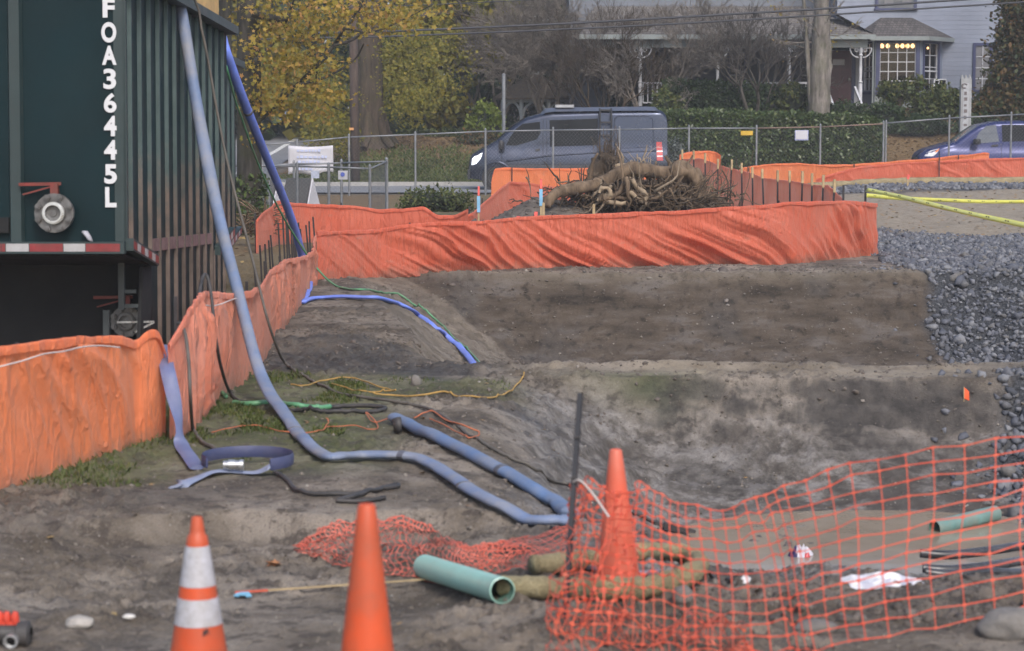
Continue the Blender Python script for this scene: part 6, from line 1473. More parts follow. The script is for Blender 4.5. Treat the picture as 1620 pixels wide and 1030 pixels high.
# bay window
BY = 77.5; A_ = [(xp(1357, WY), WY - .003), (xp(1383, BY), BY), (xp(1455, BY), BY), (xp(1489, WY), WY - .003)]
zb0, zb1, zs0, zs1 = 1.2, zp(58, BY), zp(143, BY), zp(68, BY)
bulbs = []
for k, (w0, w1, cols, rws) in enumerate(((.30, .86, 2, 4), (.10, .90, 4, 5), (.16, .80, 2, 4))):
    p0, p1 = Vector((*A_[k], 0)), Vector((*A_[k + 1], 0)); L_ = (p1 - p0).length; t = (p1 - p0).normalized(); nI = Vector((-t.y, t.x, 0))
    def fbx(mb, u0, u1, z0, z1, d0, d1):
        vs = []
        for z in (z0, z1):
            for (u, d) in ((u0, d0), (u1, d0), (u1, d1), (u0, d1)): q = p0 + t * u + nI * d; vs.append((q.x, q.y, z))
        mb.add(vs, [(0, 3, 2, 1), (4, 5, 6, 7), (0, 1, 5, 4), (1, 2, 6, 5), (2, 3, 7, 6), (3, 0, 4, 7)])
    u0, u1 = w0 * L_, w1 * L_; mb = MB(); e_ = .004
    fbx(mb, e_, L_ - e_, zb0, zs0, 0, .12); fbx(mb, e_, L_ - e_, zs1, zb1, 0, .12); fbx(mb, e_, u0, zs0 + .001, zs1 - .001, 0, .12); fbx(mb, u1, L_ - e_, zs0 + .001, zs1 - .001, 0, .12); mb.build('bay_wall', siding if k != 1 else trim_g, hroot)
    mb = MB(); tw = .13 if k == 1 else .11
    fbx(mb, u0 - tw, u0 + .01, zs0 - .05, zs1 + tw, -.03, .0 - .002); fbx(mb, u1 - .01, u1 + tw, zs0 - .05, zs1 + tw, -.03, -.002); fbx(mb, u0 + .011, u1 - .011, zs1, zs1 + tw, -.03, -.002); fbx(mb, u0 - tw, u1 + tw, zs0 - .14, zs0 - .052, -.06, -.002); w_ = mb.build('window', trim_b, hroot)
    mb = MB(); fbx(mb, u0, u1, zs0, zs1, .07, .075); mb.build('pane', win_glass, w_)
    mb = MB()
    for i in range(cols + 1): u = u0 + (u1 - u0) * i / cols; fbx(mb, u - .014 - (.02 if i in (0, cols) else 0), u + .014 + (.02 if i in (0, cols) else 0), zs0, zs1, .035, .068)
    for i in range(rws + 1):
        z = zs0 + (zs1 - zs0) * i / rws; fbx(mb, u0, u1, z - .014, z + .014, .037, .066)
    if k != 1: fbx(mb, u0, u1, zs0 + (zs1 - zs0) * .40, zs0 + (zs1 - zs0) * .40 + .05, .02, .034)
    mb.build('muntins', white_p, w_)
    for u in ((.38, .8) if k == 0 else ((.10, .26, .52, .66, .80, .94) if k == 1 else (.30, .82))):
        q = p0 + t * (u0 + (u1 - u0) * u) + nI * .30; bulbs.append((q.x, q.y, zs1 - .10 - (.04 if k == 2 else 0), .075 if not (k == 2 and u > .5) else .04))
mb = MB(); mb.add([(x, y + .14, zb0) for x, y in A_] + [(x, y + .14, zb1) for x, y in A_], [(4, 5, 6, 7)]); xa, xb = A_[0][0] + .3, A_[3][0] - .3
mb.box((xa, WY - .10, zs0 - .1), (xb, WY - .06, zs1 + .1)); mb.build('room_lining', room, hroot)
for x, y, z, r in bulbs:
    mb = MB(); mb.lathe([(0, -r), (r * .7, -r * .7), (r, 0), (r * .8, r * .6), (r * .35, r * 1.1), (0, r * 1.15)], (x, y, z), 14); mb.build('bulb', bulb, hroot, True)
ev = zb1; ap = [(xp(1391, WY), WY - .003, zp(28)), (xp(1440, WY), WY - .003, zp(28))]; ov = [(A_[0][0] - .28, WY - .003, ev), (A_[1][0] - .22, BY - .35, ev), (A_[2][0] + .22, BY - .35, ev), (A_[3][0] + .40, WY - .003, ev)]
mb = MB(); mb.add(ov + ap, [(0, 1, 4), (1, 2, 5, 4), (2, 3, 5)]); mb.build('bay_roof', shingle, hroot)
mb = MB()
for p, q in zip(ov[:-1], ov[1:]): mb.bar(Vector(p) + Vector((0, 0, -.07)), Vector(q) + Vector((0, 0, -.07)), .05, .14)
mb.build('gutter', trim_g, hroot)
mb = MB(); mb.add([(x, y, ev - .14) for x, y, z in ov], [(0, 1, 2, 3)]); mb.build('soffit', trim_b, hroot)
mb = MB(); mb.tube(smoothpts([(A_[1][0] - .1, BY - .3, ev - .15), (A_[1][0] - .12, BY - .1, ev - .32), (A_[1][0] - .08, BY - .04, ev - .5), (A_[1][0] - .08, BY - .04, 1.5)], 5), .035, 8); mb.build('downpipe', trim_g, hroot, True)
mb = MB(); ax, ay = (A_[2][0] + A_[3][0]) / 2 + .02, (A_[2][1] + A_[3][1]) / 2 - .05; z0 = zp(141, BY)
mb.box((ax - .02, ay - .42, z0), (ax + .42, ay + .02, z0 + .36)); ac = mb.build('air_conditioner', white_p, hroot); mb = MB(); mb.box((ax + .18, ay - .43, z0 + .04), (ax + .40, ay - .421, z0 + .32)); mb.box((ax + .03, ay - .43, z0 + .06), (ax + .13, ay - .421, z0 + .30)); mb.build('grille', glass_d, ac)

# ================================================================== GAZEBO, POLES, WIRES
gY = 82.5; gx = xp(846, gY); gz = h1(gx, gY); groot = thing('gazebo', 'small pale gazebo with arched openings and a leaf covered roof behind the van', 'gazebo', (gx, gY, gz))
gw = mat('gazebo_paint', (.33, .36, .38), .6, var=.2, scale=4, dirt=(.2, .2, .18), dirt_amt=.5); gr = mat('gazebo_roof', (.055, .048, .040), .9, var=.6, scale=14, dirt=(.17, .11, .05), dirt_amt=.55)
R_ = 1.28; ztop = zp(157, gY); zap = zp(118, gY)
for k in range(8):
    th = math.pi / 8 + k * math.pi / 4; th2 = th + math.pi / 4; a = Vector((gx + R_ * math.cos(th), gY + R_ * math.sin(th), 0)); c = Vector((gx + R_ * math.cos(th2), gY + R_ * math.sin(th2), 0))
    mb = MB(); mb.bar(a + Z_ * gz, a + Z_ * (ztop), .11, up=(a.x - gx, a.y - gY, 0)); mb.build('post', gw, groot)
    mb = MB(); mm = (a + c) / 2; half = (c - a).length / 2 - .06; tt2 = (c - a).normalized()
    mb.tube([mm + tt2 * (-half * math.cos(t)) + Z_ * (ztop - .62 + .5 * math.sin(t)) for t in np.linspace(0, math.pi, 15)], .045, 6); mb.bar(a + Z_ * (ztop - .06), c + Z_ * (ztop - .06), .09); mb.build('arch', gw, groot)
mb = MB(); mb.lathe([(R_ + .30, ztop - .02), (R_ + .30, ztop + .05), (.2, zap), (0, zap + .02)], (gx, gY, 0), 8); mb.build('roof', gr, groot)
mb = MB(); mb.lathe([(.16, zap - .05), (.16, zap + .18), (.22, zap + .2), (0, zap + .42)], (gx, gY, 0), 8); mb.build('cupola', gw, groot)
mb = MB(); mb.lathe([(0, gz + .12), (R_ + .1, gz + .12), (R_ + .1, gz - .2)], (gx, gY, 0), 8); mb.build('floor', gw, groot)
pole_w = barkmat('pole_wood', (.040, .028, .022), (.095, .068, .055))
x = xpix(559, 70.8); z0 = h1(x, 70.8); root = thing('utility_pole', 'dark wooden utility pole at the lawn edge left of the van', 'utility pole', (x, 70.8, z0))
mb = MB(); mb.tube([(x + .06, 70.8, z0 - .3), (x + .03, 70.8, z0 + 3), (x - .02, 70.8, z0 + 9.5)], [.15, .145, .12], 14); mb.build('pole', pole_w, root, True)
mb = MB(); mb.tube([(x - .13, 70.68, z0 + .2), (x - .13, 70.68, P(0, 212, 70.8).z)], .025, 6); mb.build('conduit', white_p, root); mb = MB(); mb.box((x - .12, 70.62, P(0, 206, 70.8).z), (x + .02, 70.66, P(0, 202, 70.8).z)); mb.build('tag', mat('tag_orange', (.45, .22, .08), .6), root)
wire_k = mat('wire_dark', (.035, .037, .045), .6)
for lab, pts, r in (('upper of the two thick dark wires crossing above the van', [(330, 57), (476, 52.5), (600, 50), (760, 43.5), (920, 36), (1080, 27), (1300, 14), (1500, 1), (1750, -16)], .034), ('lower of the two thick dark wires crossing above the van', [(330, 65), (476, 60.5), (600, 58), (760, 52), (920, 45), (1080, 37), (1300, 24), (1500, 11), (1750, -5)], .028), ('thin high wire through the maple crown', [(330, 12), (480, 5), (620, 1), (800, -5)], .016), ('second thin high wire through the maple crown', [(330, 20), (500, 14), (640, 9), (800, 2), (1000, -8)], .014)):
    mb = MB(); mb.tube(smoothpts([P(px, py, 68) for px, py in pts], 6), r, 6, caps=False); tag(mb.build('power_line', wire_k, None, True), lab, 'wire')
x = xpix(797, 71.5); z0 = h1(x, 71.5); mb = MB(); mb.tube([(x, 71.5, z0 - .2), (x, 71.5, P(797, 119, 71.5).z)], .06, 12); mb.lathe([(.065, 0), (.07, .03), (0, .06)], (x, 71.5, P(797, 119, 71.5).z), 12)
tag(mb.build('metal_pole', galv, None, True, 40), 'bare grey metal pole standing behind the bonnet of the van', 'pole')
x = xpix(1528, 71.5); z0 = h1(x, 71.5); zt_ = P(0, 124, 71.5).z; root = thing('sign_post', 'tall weathered white post sign with small vertical plaques before the bushes', 'sign', (x, 71.5, z0))
stonew = mat('post_weathered', (.30, .31, .32), .8, var=.2, scale=5, dirt=(.22, .22, .21), dirt_amt=.7)
mb = MB(); mb.box((x - .17, 71.5, z0 - .2), (x + .17, 71.75, zt_)); mb.build('post', stonew, root)
mb = MB(); mb.box((x - .10, 71.485, z0 + .5), (x + .08, 71.497, zt_ - .15)); mb.build('face', mat('post_face', (.36, .37, .39), .7, var=.15, scale=6), root)
mb = MB()
for k in range(3): mb.lathe([(.05, 0), (.05, .05), (.03, .06), (.045, .09), (0, .12)], (x - .12 + .12 * k, 71.62, zt_), 8)
mb.build('finial', stonew, root)
mb = MB()
for k, py in enumerate((136, 148, 157, 166, 176, 186, 197)):
    z = P(0, py, 71.5).z
    if k == 0: mb.tube([(x - .06 + .09 * math.cos(t), 71.478, z + .07 * math.sin(t)) for t in np.linspace(.5, 5.2, 10)], .018, 5)
    else: mb.box((x - .07, 71.476, z - .05), (x + .035 - .02 * (k % 2), 71.483, z + (.06 if k % 3 else .02)))
mb.build('plaque', mat('plaque_grey', (.12, .10, .10), .6, var=.4, scale=9), root)

# ================================================================== TREES AND SHRUBS
def tubes_mesh(segs, name, material, parent, n=5):
    mb = MB()
    for pts, rs in segs: mb.tube(pts, rs, n, caps=False)
    return mb.build(name, material, parent, True, fix=False)
def grow(rr, p, d, length, r, depth, out, tips, bend=.25, split=(2, 3), ang=.55, shrink=.68, up=.08, nseg=4):
    pts = [p]; rs = [r]
    for k in range(nseg):
        d = (d + Vector((rr.gauss(0, bend), rr.gauss(0, bend), rr.gauss(0, bend) + up)) * .5).normalized(); p = p + d * (length / nseg); pts.append(p); rs.append(r * (1 - .38 * (k + 1) / nseg))
        if depth <= 1: tips.append(p)
        if depth > 0 and k >= 1 and rr.random() < .45:
            ax = Vector((rr.gauss(0, 1), rr.gauss(0, 1), rr.gauss(0, .6))).normalized(); grow(rr, p, (d + ax * ang * 1.3).normalized(), length * shrink * .8, rs[-1] * .55, depth - 1, out, tips, bend, split, ang, shrink, up, nseg)
    out.append((pts, rs))
    if depth > 0:
        for _ in range(rr.randint(*split)):
            ax = Vector((rr.gauss(0, 1), rr.gauss(0, 1), rr.gauss(0, .7))).normalized(); grow(rr, p, (d + ax * ang).normalized(), length * shrink * rr.uniform(.75, 1.2), rs[-1] * .78, depth - 1, out, tips, bend, split, ang, shrink, up, nseg)
def quads4(c, size, droop=.3):
    n = len(c); a = RNG.normal(size=(n, 3)); a /= np.linalg.norm(a, axis=1, keepdims=True); b_ = RNG.normal(size=(n, 3)); b_[:, 2] *= droop + .3; b_ -= a * np.sum(a * b_, 1, keepdims=True); b_ /= np.linalg.norm(b_, axis=1, keepdims=True)
    s = (size * RNG.uniform(.55, 1.35, n))[:, None]; a = a * s; b_ = b_ * s * .55
    return np.stack([c - a, c + b_ - a * .1, c + a, c - b_ - a * .1], 1).reshape(-1, 3)
def star(c, size):
    n = len(c); nrm = RNG.normal(size=(n, 3)) + np.array([0, -.6, .5]); nrm /= np.linalg.norm(nrm, axis=1, keepdims=True); a = RNG.normal(size=(n, 3)); a -= nrm * np.sum(a * nrm, 1, keepdims=True); a /= np.linalg.norm(a, axis=1, keepdims=True); b_ = np.cross(nrm, a)
    s = (size * RNG.uniform(.4, 1.2, n))[:, None]; a, b_ = a * s * RNG.uniform(.6, 1.1, (n, 1)), b_ * s * RNG.uniform(.5, 1.1, (n, 1)); out = []
    for ang, r in ((0, 1), (.5, .42), (1.0, .95), (1.6, .40), (2.2, .72), (3.14, .30), (4.08, .72), (4.68, .40), (5.28, .95), (5.78, .42)): out.append(c + a * math.cos(ang) * r + b_ * math.sin(ang) * r + nrm * s * (.12 * (r - .5)))
    return np.stack(out, 1).reshape(-1, 3)
def clumps(regions, nclump, per, sig, Yr=None):
    """regions: list of (px, py, rx_px, ry_px, Y, Yspread, weight)"""
    w = np.array([r[6] for r in regions], float); w /= w.sum(); C_ = []
    for i in RNG.choice(len(regions), nclump, p=w):
        px, py, rx, ry, Y, ys, _ = regions[i]; th = RNG.uniform(0, 6.28); q = math.sqrt(RNG.random()); Yc_ = Y + RNG.normal(0, ys)
        p = P(px + rx * q * math.cos(th), py + ry * q * math.sin(th), Yc_); C_.append((p.x, p.y, p.z))
    C_ = np.array(C_); k = np.repeat(C_, per, 0); k = k + RNG.normal(0, sig, k.shape) * np.array([1, 1, .6]); return k
def ellblob(cx, cy, cz, rx, ry, rz, n, sig=.12, shell=.55, nc=None):
    nc = nc or max(20, n // 22); d = RNG.normal(size=(nc, 3)); d /= np.linalg.norm(d, axis=1, keepdims=True); q = shell + (1 - shell) * RNG.random(nc) ** .7; c = d * q[:, None] * np.array([rx, ry, rz]) + np.array([cx, cy, cz])
    k = np.repeat(c, n // nc, 0); return k + RNG.normal(0, sig, k.shape)
maple_y = leafmat('maple_leaf_gold', [(.25, .20, .03), (.38, .27, .045), (.46, .28, .055), (.33, .26, .035), (.19, .185, .03), (.50, .26, .09), (.42, .32, .06), (.22, .20, .03)], .38)
maple_g = leafmat('maple_leaf_olive', [(.19, .18, .025), (.29, .25, .035), (.14, .15, .025), (.36, .28, .04), (.23, .215, .035), (.11, .125, .022)], .35)
ever = leafmat('leaf_evergreen', [(.018, .034, .012), (.032, .056, .018), (.05, .08, .026), (.025, .045, .016), (.07, .10, .035)], .15)
hedge_l = leafmat('leaf_hedge', [(.032, .055, .015), (.062, .10, .026), (.105, .15, .04), (.042, .07, .02), (.16, .185, .055)], .2, rough=.4, spec=.5)
rhodo = leafmat('leaf_rhodo', [(.032, .05, .014), (.06, .085, .022), (.10, .125, .035), (.15, .15, .045), (.045, .065, .018)], .2)
lime = leafmat('leaf_lime', [(.10, .15, .02), (.15, .20, .03), (.20, .25, .045), (.13, .16, .025)], .3)
mixed = leafmat('leaf_brown_green', [(.025, .04, .014), (.045, .06, .018), (.10, .075, .025), (.16, .085, .03), (.035, .05, .016)], .2)
mossy = barkmat('bark_mossy', (.010, .009, .008), (.065, .058, .050), (.034, .036, .012), .6)
brownb = barkmat('bark_brown', (.030, .022, .016), (.10, .072, .052), (.06, .055, .02), .3)
greyb = barkmat('twig_grey', (.105, .09, .075), (.23, .20, .17))
paleb = barkmat('bark_pale', (.060, .052, .047), (.27, .24, .215), (.07, .075, .035), .5)
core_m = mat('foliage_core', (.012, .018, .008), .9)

# 1 near mossy maple with gold leaves
x = xpix(394, 42); z0 = h1(x, 42)
root = thing('maple_tree', 'mossy trunked maple with golden leaves just behind the green tanks', 'tree', (x, 42, z0))
s42 = 3500 / 42; segs = [([P(394, 378, 42), P(394, 330, 42), P(395, 240, 42), P(395, 140, 42), P(393, 40, 42), P(392, -60, 42), P(396, -180, 42)], [.30, .245, .225, .225, .22, .22, .2])]
rough(tubes_mesh(segs, 'trunk', mossy, root, 20), .03, 4)
LB = [([(404, 195), (430, 172), (470, 135), (505, 100), (528, 72), (545, 45), (570, 10), (590, -40)], .055), ([(398, 20), (440, 30), (480, 15), (520, -10)], .085), ([(470, 135), (520, 120), (560, 95), (575, 70)], .03), ([(528, 72), (560, 62), (580, 40), (577, 12)], .03), ([(505, 100), (500, 130), (512, 160), (540, 175)], .02), ([(400, 100), (430, 70), (450, 40), (465, 0)], .045), ([(430, 172), (445, 150), (455, 110), (452, 80)], .025), ([(545, 45), (590, 50), (640, 30), (680, 10)], .022), ([(400, 230), (420, 205), (440, 195)], .025), ([(440, 30), (470, 55), (505, 60)], .02)]
segs = []
for pts, r in LB:
    sp = smoothpts([P(px, py, 41.6 + .012 * (i * 17 % 40)) for i, (px, py) in enumerate(pts)], 6); segs.append((sp, [r * (1 - .6 * k / len(sp)) for k in range(len(sp))]))
tubes_mesh(segs, 'branch', mossy, root, 7)
c = clumps([(470, 20, 100, 45, 41.8, 1.0, 5), (440, 85, 50, 45, 41.6, .8, 3), (570, 25, 90, 32, 42, 1.0, 3.2), (495, 110, 38, 40, 41.8, .8, 1.8), (430, 150, 35, 30, 41.5, .6, 1.2), (500, 155, 45, 14, 41.6, .5, 1.0), (470, 180, 45, 18, 41.6, .6, .8), (405, 165, 12, 60, 41.4, .3, .5), (640, 18, 70, 22, 42.4, .8, 1.3), (470, -90, 160, 60, 42, 1.5, 3)], 460, 12, .17)
fastmesh('crown', star(c, np.full(len(c), .082)), 10, maple_y, root)
a = RNG.uniform(0, 6.28, 1500); zz = z0 + RNG.random(1500) ** 1.5 * 1.15; c = np.stack([x + np.cos(a) * (.27 + .05 * RNG.random(1500)), 42 + np.sin(a) * (.27 + .05 * RNG.random(1500)), zz], -1); c[:, :2] += RNG.normal(0, .04, (1500, 2))
fastmesh('ivy', quads4(c, np.full(len(c), .05)), 4, hedge_l, root)
x = xpix(358, 46); z0 = h1(x, 46); root = thing('tree', 'dark tree trunk beside the mossy maple, its crown above the picture', 'tree', (x, 46, z0))
rough(tubes_mesh([([(x, 46, z0 - .2), (x - .03, 46, z0 + 2), (x + .02, 46, z0 + 5.5), (x, 46, z0 + 8)], [.2, .14, .125, .1])], 'trunk', mossy, root, 14), .02, 5)
c = clumps([(340, -60, 60, 40, 46, .8, 1), (362, 75, 8, 40, 47, .4, .3)], 40, 10, .2); fastmesh('crown', star(c, np.full(len(c), .11)), 10, maple_y, root)
# brush heap at the maple foot
segs = []; rr = random.Random(5)
for k in range(60):
    p = P(rr.uniform(385, 425), rr.uniform(340, 375), 38); q = p + Vector((rr.uniform(-.6, .6), rr.uniform(-.3, .3), rr.uniform(-.1, .35))); q.z = max(q.z, h1(q.x, q.y)); p.z = max(p.z, h1(p.x, p.y)); segs.append(([p, (p + q) / 2 + Vector((0, 0, .05)), q], [.016, .012, .006]))
tag(tubes_mesh(segs, 'brushwood', bark_root, None, 5), 'heap of cut brushwood lying at the foot of the mossy maple', 'brushwood')
# 2 big roadside maple
x = xpix(588, 75); z0 = h1(x, 75); root = thing('maple_tree', 'stout old maple with a flared trunk behind the utility pole', 'tree', (x, 75, z0))
segs = [([(x, 75, z0 - .3), (x, 75, z0 + .15), (x, 75, z0 + .6), (x - .04, 75, z0 + 1.6), (x - .05, 75, z0 + 3.2), (x - .1, 75, z0 + 5), (x - .1, 75, z0 + 9)], [.95, .66, .50, .43, .42, .40, .35])]
for k in range(6): th = k * 1.05 + .3; segs.append(([(x + .35 * math.cos(th), 75 + .35 * math.sin(th), z0 + 1.1), (x + .5 * math.cos(th), 75 + .5 * math.sin(th), z0 + .4), (x + .95 * math.cos(th), 75 + .95 * math.sin(th), z0 - .1)], [.14, .19, .12]))
rr = random.Random(8); tips = []
for k in range(7): grow(rr, Vector((x, 75, z0 + 3.5 + .5 * k)), Vector((math.cos(k * 2.1), .7 * math.sin(k * 2.1), .5)).normalized(), 2.2, .14, 2, segs, tips, up=-.05)
rough(tubes_mesh(segs, 'trunk', brownb, root, 9), .05, 3)
c = clumps([(520, 205, 42, 36, 73, 1.0, 2.6), (485, 140, 45, 32, 73.5, 1.2, 2.0), (530, 150, 40, 40, 74, 1.2, 1.4), (640, 110, 45, 70, 74, 1.3, 2.6), (660, 60, 60, 50, 75, 1.6, 2.4), (650, 170, 35, 35, 74, 1.0, 1.2), (700, 100, 50, 60, 76, 1.5, 1.8), (560, 60, 120, 60, 76, 1.6, 2), (440, 110, 40, 45, 75, 1.5, 1), (600, -60, 200, 60, 75, 2, 3), (540, 225, 25, 22, 73, .6, .8)], 800, 16, .20)
fastmesh('crown', star(c, np.full(len(c), .085)), 10, maple_g, root)
# 3 further leafy trees left to right
def blobtree(label, px, Y, ztop, blobs, material, leaf, per, bark=brownb, trunk_r=.2, name='tree', group=None):
    x = xpix(px, Y); z0 = h1(x, Y); root = thing(name, label, 'tree', (x, Y, z0), group); rr = random.Random(px); segs = [([(x, Y, z0 - .2), (x + .1, Y, z0 + ztop * .5), (x, Y, z0 + ztop)], [trunk_r, trunk_r * .75, trunk_r * .4])]; tips = []
    for k in range(5): grow(rr, Vector((x, Y, z0 + ztop * (.25 + .14 * k))), Vector((rr.gauss(0, 1), rr.gauss(0, .6), .5)).normalized(), ztop * .22, trunk_r * .4, 2, segs, tips)
    tubes_mesh(segs, 'trunk', bark, root, 7)
    c = np.concatenate([ellblob(*P(bx, by, bY), rx, ry, rz, n, .16, .35) for bx, by, bY, rx, ry, rz, n in blobs]); fastmesh('crown', quads4(c, np.full(len(c), leaf)), 4, material, root); return root
blobtree('yellow leaved tree in the dark gap behind the big roadside maple', 690, 84, 7, [(700, 60, 84, 2.0, 1.5, 2.2, 2600), (740, 20, 84, 2.2, 1.5, 2.0, 2400), (640, 140, 84, 1.6, 1.2, 1.6, 1800), (690, 165, 83, 1.3, 1, 1.1, 1300)], maple_g, .15, 1)
blobtree('dark evergreen behind the roadside maple trunk', 640, 90, 8, [(640, 190, 90, 1.7, 1.2, 1.6, 3200), (700, 200, 89, 2.0, 1.2, 1.5, 3200), (610, 110, 91, 2.5, 1.4, 2.6, 3400), (750, 180, 90, 1.6, 1.3, 1.8, 2800)], ever, .15, 1)
blobtree('dull evergreen standing behind the gazebo', 850, 94, 8, [(830, 120, 94, 3, 1.6, 2.4, 5200), (900, 150, 93, 2.4, 1.4, 1.6, 3600), (960, 90, 95, 3, 1.6, 3.2, 5200), (780, 60, 95, 2.5, 1.5, 2.8, 3600)], ever, .17, 1)
blobtree('dark green and rust coloured conifer at the right edge beside the house', 1600, 74.5, 9, [(1612, 120, 74.5, 1.2, 1.0, 1.9, 5600), (1590, 175, 74.3, 1.25, .9, 1.0, 3800), (1640, 60, 74.5, 1.4, 1.0, 1.9, 4600), (1610, 30, 74.8, .75, .8, 1.8, 2800), (1650, 180, 74, 1.6, 1, 1.2, 3400), (1570, 195, 74.2, .8, .7, .7, 1800)], mixed, .085, 1, trunk_r=.16)
# 4 bare grey trees
def bare(label, px, Y, stems, length, r, depth, seed, leaf=None, nleaf=0, bark=greyb, name='bare_tree', ang=.55, sp=(2, 3), up=.06):
    x = xpix(px, Y); z0 = h1(x, Y); root = thing(name, label, 'tree', (x, Y, z0)); rr = random.Random(seed); segs = []; tips = []
    for k in range(stems):
        th = k * 2.4 + rr.random(); d = Vector((math.cos(th) * (.5 if stems > 1 else .05), .5 * math.sin(th) * (1 if stems > 1 else .1), 1)).normalized(); grow(rr, Vector((x + .12 * math.cos(th) * (stems > 1), Y + .1 * math.sin(th) * (stems > 1), z0 - .1)), d, length, r, depth, segs, tips, .22, sp, ang, .72, up)
    big = [s_ for s_ in segs if s_[1][0] > r * .3]; small = [s_ for s_ in segs if s_[1][0] <= r * .3]
    tubes_mesh(big, 'trunk', bark, root, 8); tubes_mesh([(p_, [max(q, .006) for q in r_]) for p_, r_ in small], 'twigs', bark, root, 3)
    if leaf and nleaf: t_ = np.array([tuple(p_) for p_ in tips]); t_ = t_[RNG.integers(0, len(t_), nleaf)] + RNG.normal(0, .08, (nleaf, 3)); fastmesh('last_leaves', star(t_, np.full(nleaf, .08)), 10, leaf, root)
    return root
bare('bare grey twiggy tree standing before the gazebo roof', 872, 80, 5, 1.8, .10, 6, 21)
bare('bare grey tree left of the gazebo among yellow leaves', 785, 85, 4, 2.0, .12, 6, 22, maple_g, 250)
bare('dark many stemmed bare shrub tree right behind the van', 958, 76.5, 7, 1.5, .06, 5, 23, None, 0, brownb, up=.12, ang=.42)
bare('bare tree with fine twigs left of the porch', 1030, 76, 4, 1.7, .08, 6, 24)
bare('bare brown branching tree in front of the porch', 1196, 74.6, 6, 1.35, .075, 5, 25, None, 0, barkmat('twig_brown', (.05, .042, .035), (.13, .115, .10)), up=.10, ang=.5)
# 5 pale trunk with a few yellow leaves
x = xpix(1297, 73.4); z0 = h1(x, 73.4); root = thing('tree', 'pale barked tree with a few yellow leaves before the maroon door', 'tree', (x, 73.4, z0)); S = lambda px, py: P(px, py, 73.4)
segs = [(smoothpts([S(1296, 190), S(1296, 150), S(1297, 110), S(1299, 60), S(1300, 10), S(1300, -60)], 4), [.36] * 3 + [.33] * 6 + [.30] * 6 + [.24] * 3 + [.2] * 3)]
segs += [(smoothpts([S(1286, 175), S(1281, 130), S(1278, 90), S(1274, 30), S(1270, -20)], 5), [.11] * 5 + [.085] * 8 + [.05] * 8), (smoothpts([S(1308, 165), S(1309, 120), S(1312, 80), S(1305, 40), S(1306, -20)], 5), [.12] * 8 + [.09] * 13)]
rr = random.Random(31); tips = []; tw = []
for k in range(16): p = S(1297 + rr.uniform(-6, 6), rr.uniform(-30, 90)); grow(rr, p, Vector((rr.gauss(0, 1), rr.gauss(0, .6), rr.uniform(-.2, .8))).normalized(), .8, .03, 2, tw, tips, up=-.02)
rough(tubes_mesh(segs, 'trunk', paleb, root, 12), .04, 4); tubes_mesh([(p_, [max(q, .006) for q in r_]) for p_, r_ in tw], 'twigs', greyb, root, 3)
t_ = np.array([tuple(p_) for p_ in tips]); t_ = t_[RNG.integers(0, len(t_), 130)]; t2 = np.array([tuple(S(1317 + RNG.normal(0, 4), 60 + RNG.normal(0, 10))) for _ in range(18)] + [tuple(S(1293 + RNG.normal(0, 5), 116 + RNG.normal(0, 5))) for _ in range(10)]); fastmesh('last_leaves', star(np.concatenate([t_, t2]), np.full(158, .085)), 10, maple_y, root)
# 6 hedges and shrubs
def hedge(label, px0, px1, ptop0, ptop1, Y0, Y1, material, leaf, n, name='hedge', round_=.35):
    x0, x1 = xpix(px0, Y0), xpix(px1, Y0); za, zb_ = P(0, ptop0, Y0).z, P(0, ptop1, Y0).z; z0 = min(h1(x0, Y0), h1(x1, Y0)) - .3; root = thing(name, label, 'hedge', (x0, Y0, z0))
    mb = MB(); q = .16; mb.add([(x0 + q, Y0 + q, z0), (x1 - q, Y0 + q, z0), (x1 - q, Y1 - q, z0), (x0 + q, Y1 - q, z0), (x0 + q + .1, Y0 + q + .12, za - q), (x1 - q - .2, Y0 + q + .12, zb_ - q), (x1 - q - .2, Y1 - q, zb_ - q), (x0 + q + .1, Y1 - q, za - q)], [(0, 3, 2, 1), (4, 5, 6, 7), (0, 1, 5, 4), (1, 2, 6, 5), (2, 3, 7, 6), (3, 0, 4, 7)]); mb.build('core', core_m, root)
    u = RNG.random(n); v = RNG.random(n); f = RNG.random(n); Lx = x1 - x0; zt = za + (zb_ - za) * u
    front = f < .68; topm = (f >= .68) & (f < .90); xs = x0 + u * Lx; ys = np.where(front, Y0, Y0 + v * (Y1 - Y0)); zs = np.where(front, z0 + v * (zt - z0), zt); side = f >= .90; sx_ = np.where(RNG.random(n) < .5, x0, x1); xs = np.where(side, sx_, xs); zs = np.where(side, z0 + u * (zt - z0), zs)
    zs = np.minimum(zs, zt - round_ * (np.maximum(0, 1 - (x1 - xs) / .6)) ** 2 * .8)
    lump = .22 * fbm(xs * 1.1, zs * 1.6 + ys, 4, px0)
    ys = ys - lump * front * 1.2; zs = zs + lump * topm * .8; c = np.stack([xs, ys, zs], -1) + RNG.normal(0, .06, (n, 3)); fastmesh('foliage', quads4(c, np.full(n, leaf)), 4, material, root); return root
hedge('long clipped green hedge along the street behind the fence', 1040, 1398, 177, 187, 70.9, 72.6, hedge_l, .062, 30000)
hedge('dark upper hedge in front of the house porch', 1052, 1292, 129, 140, 74.6, 76.0, ever, .06, 16000)
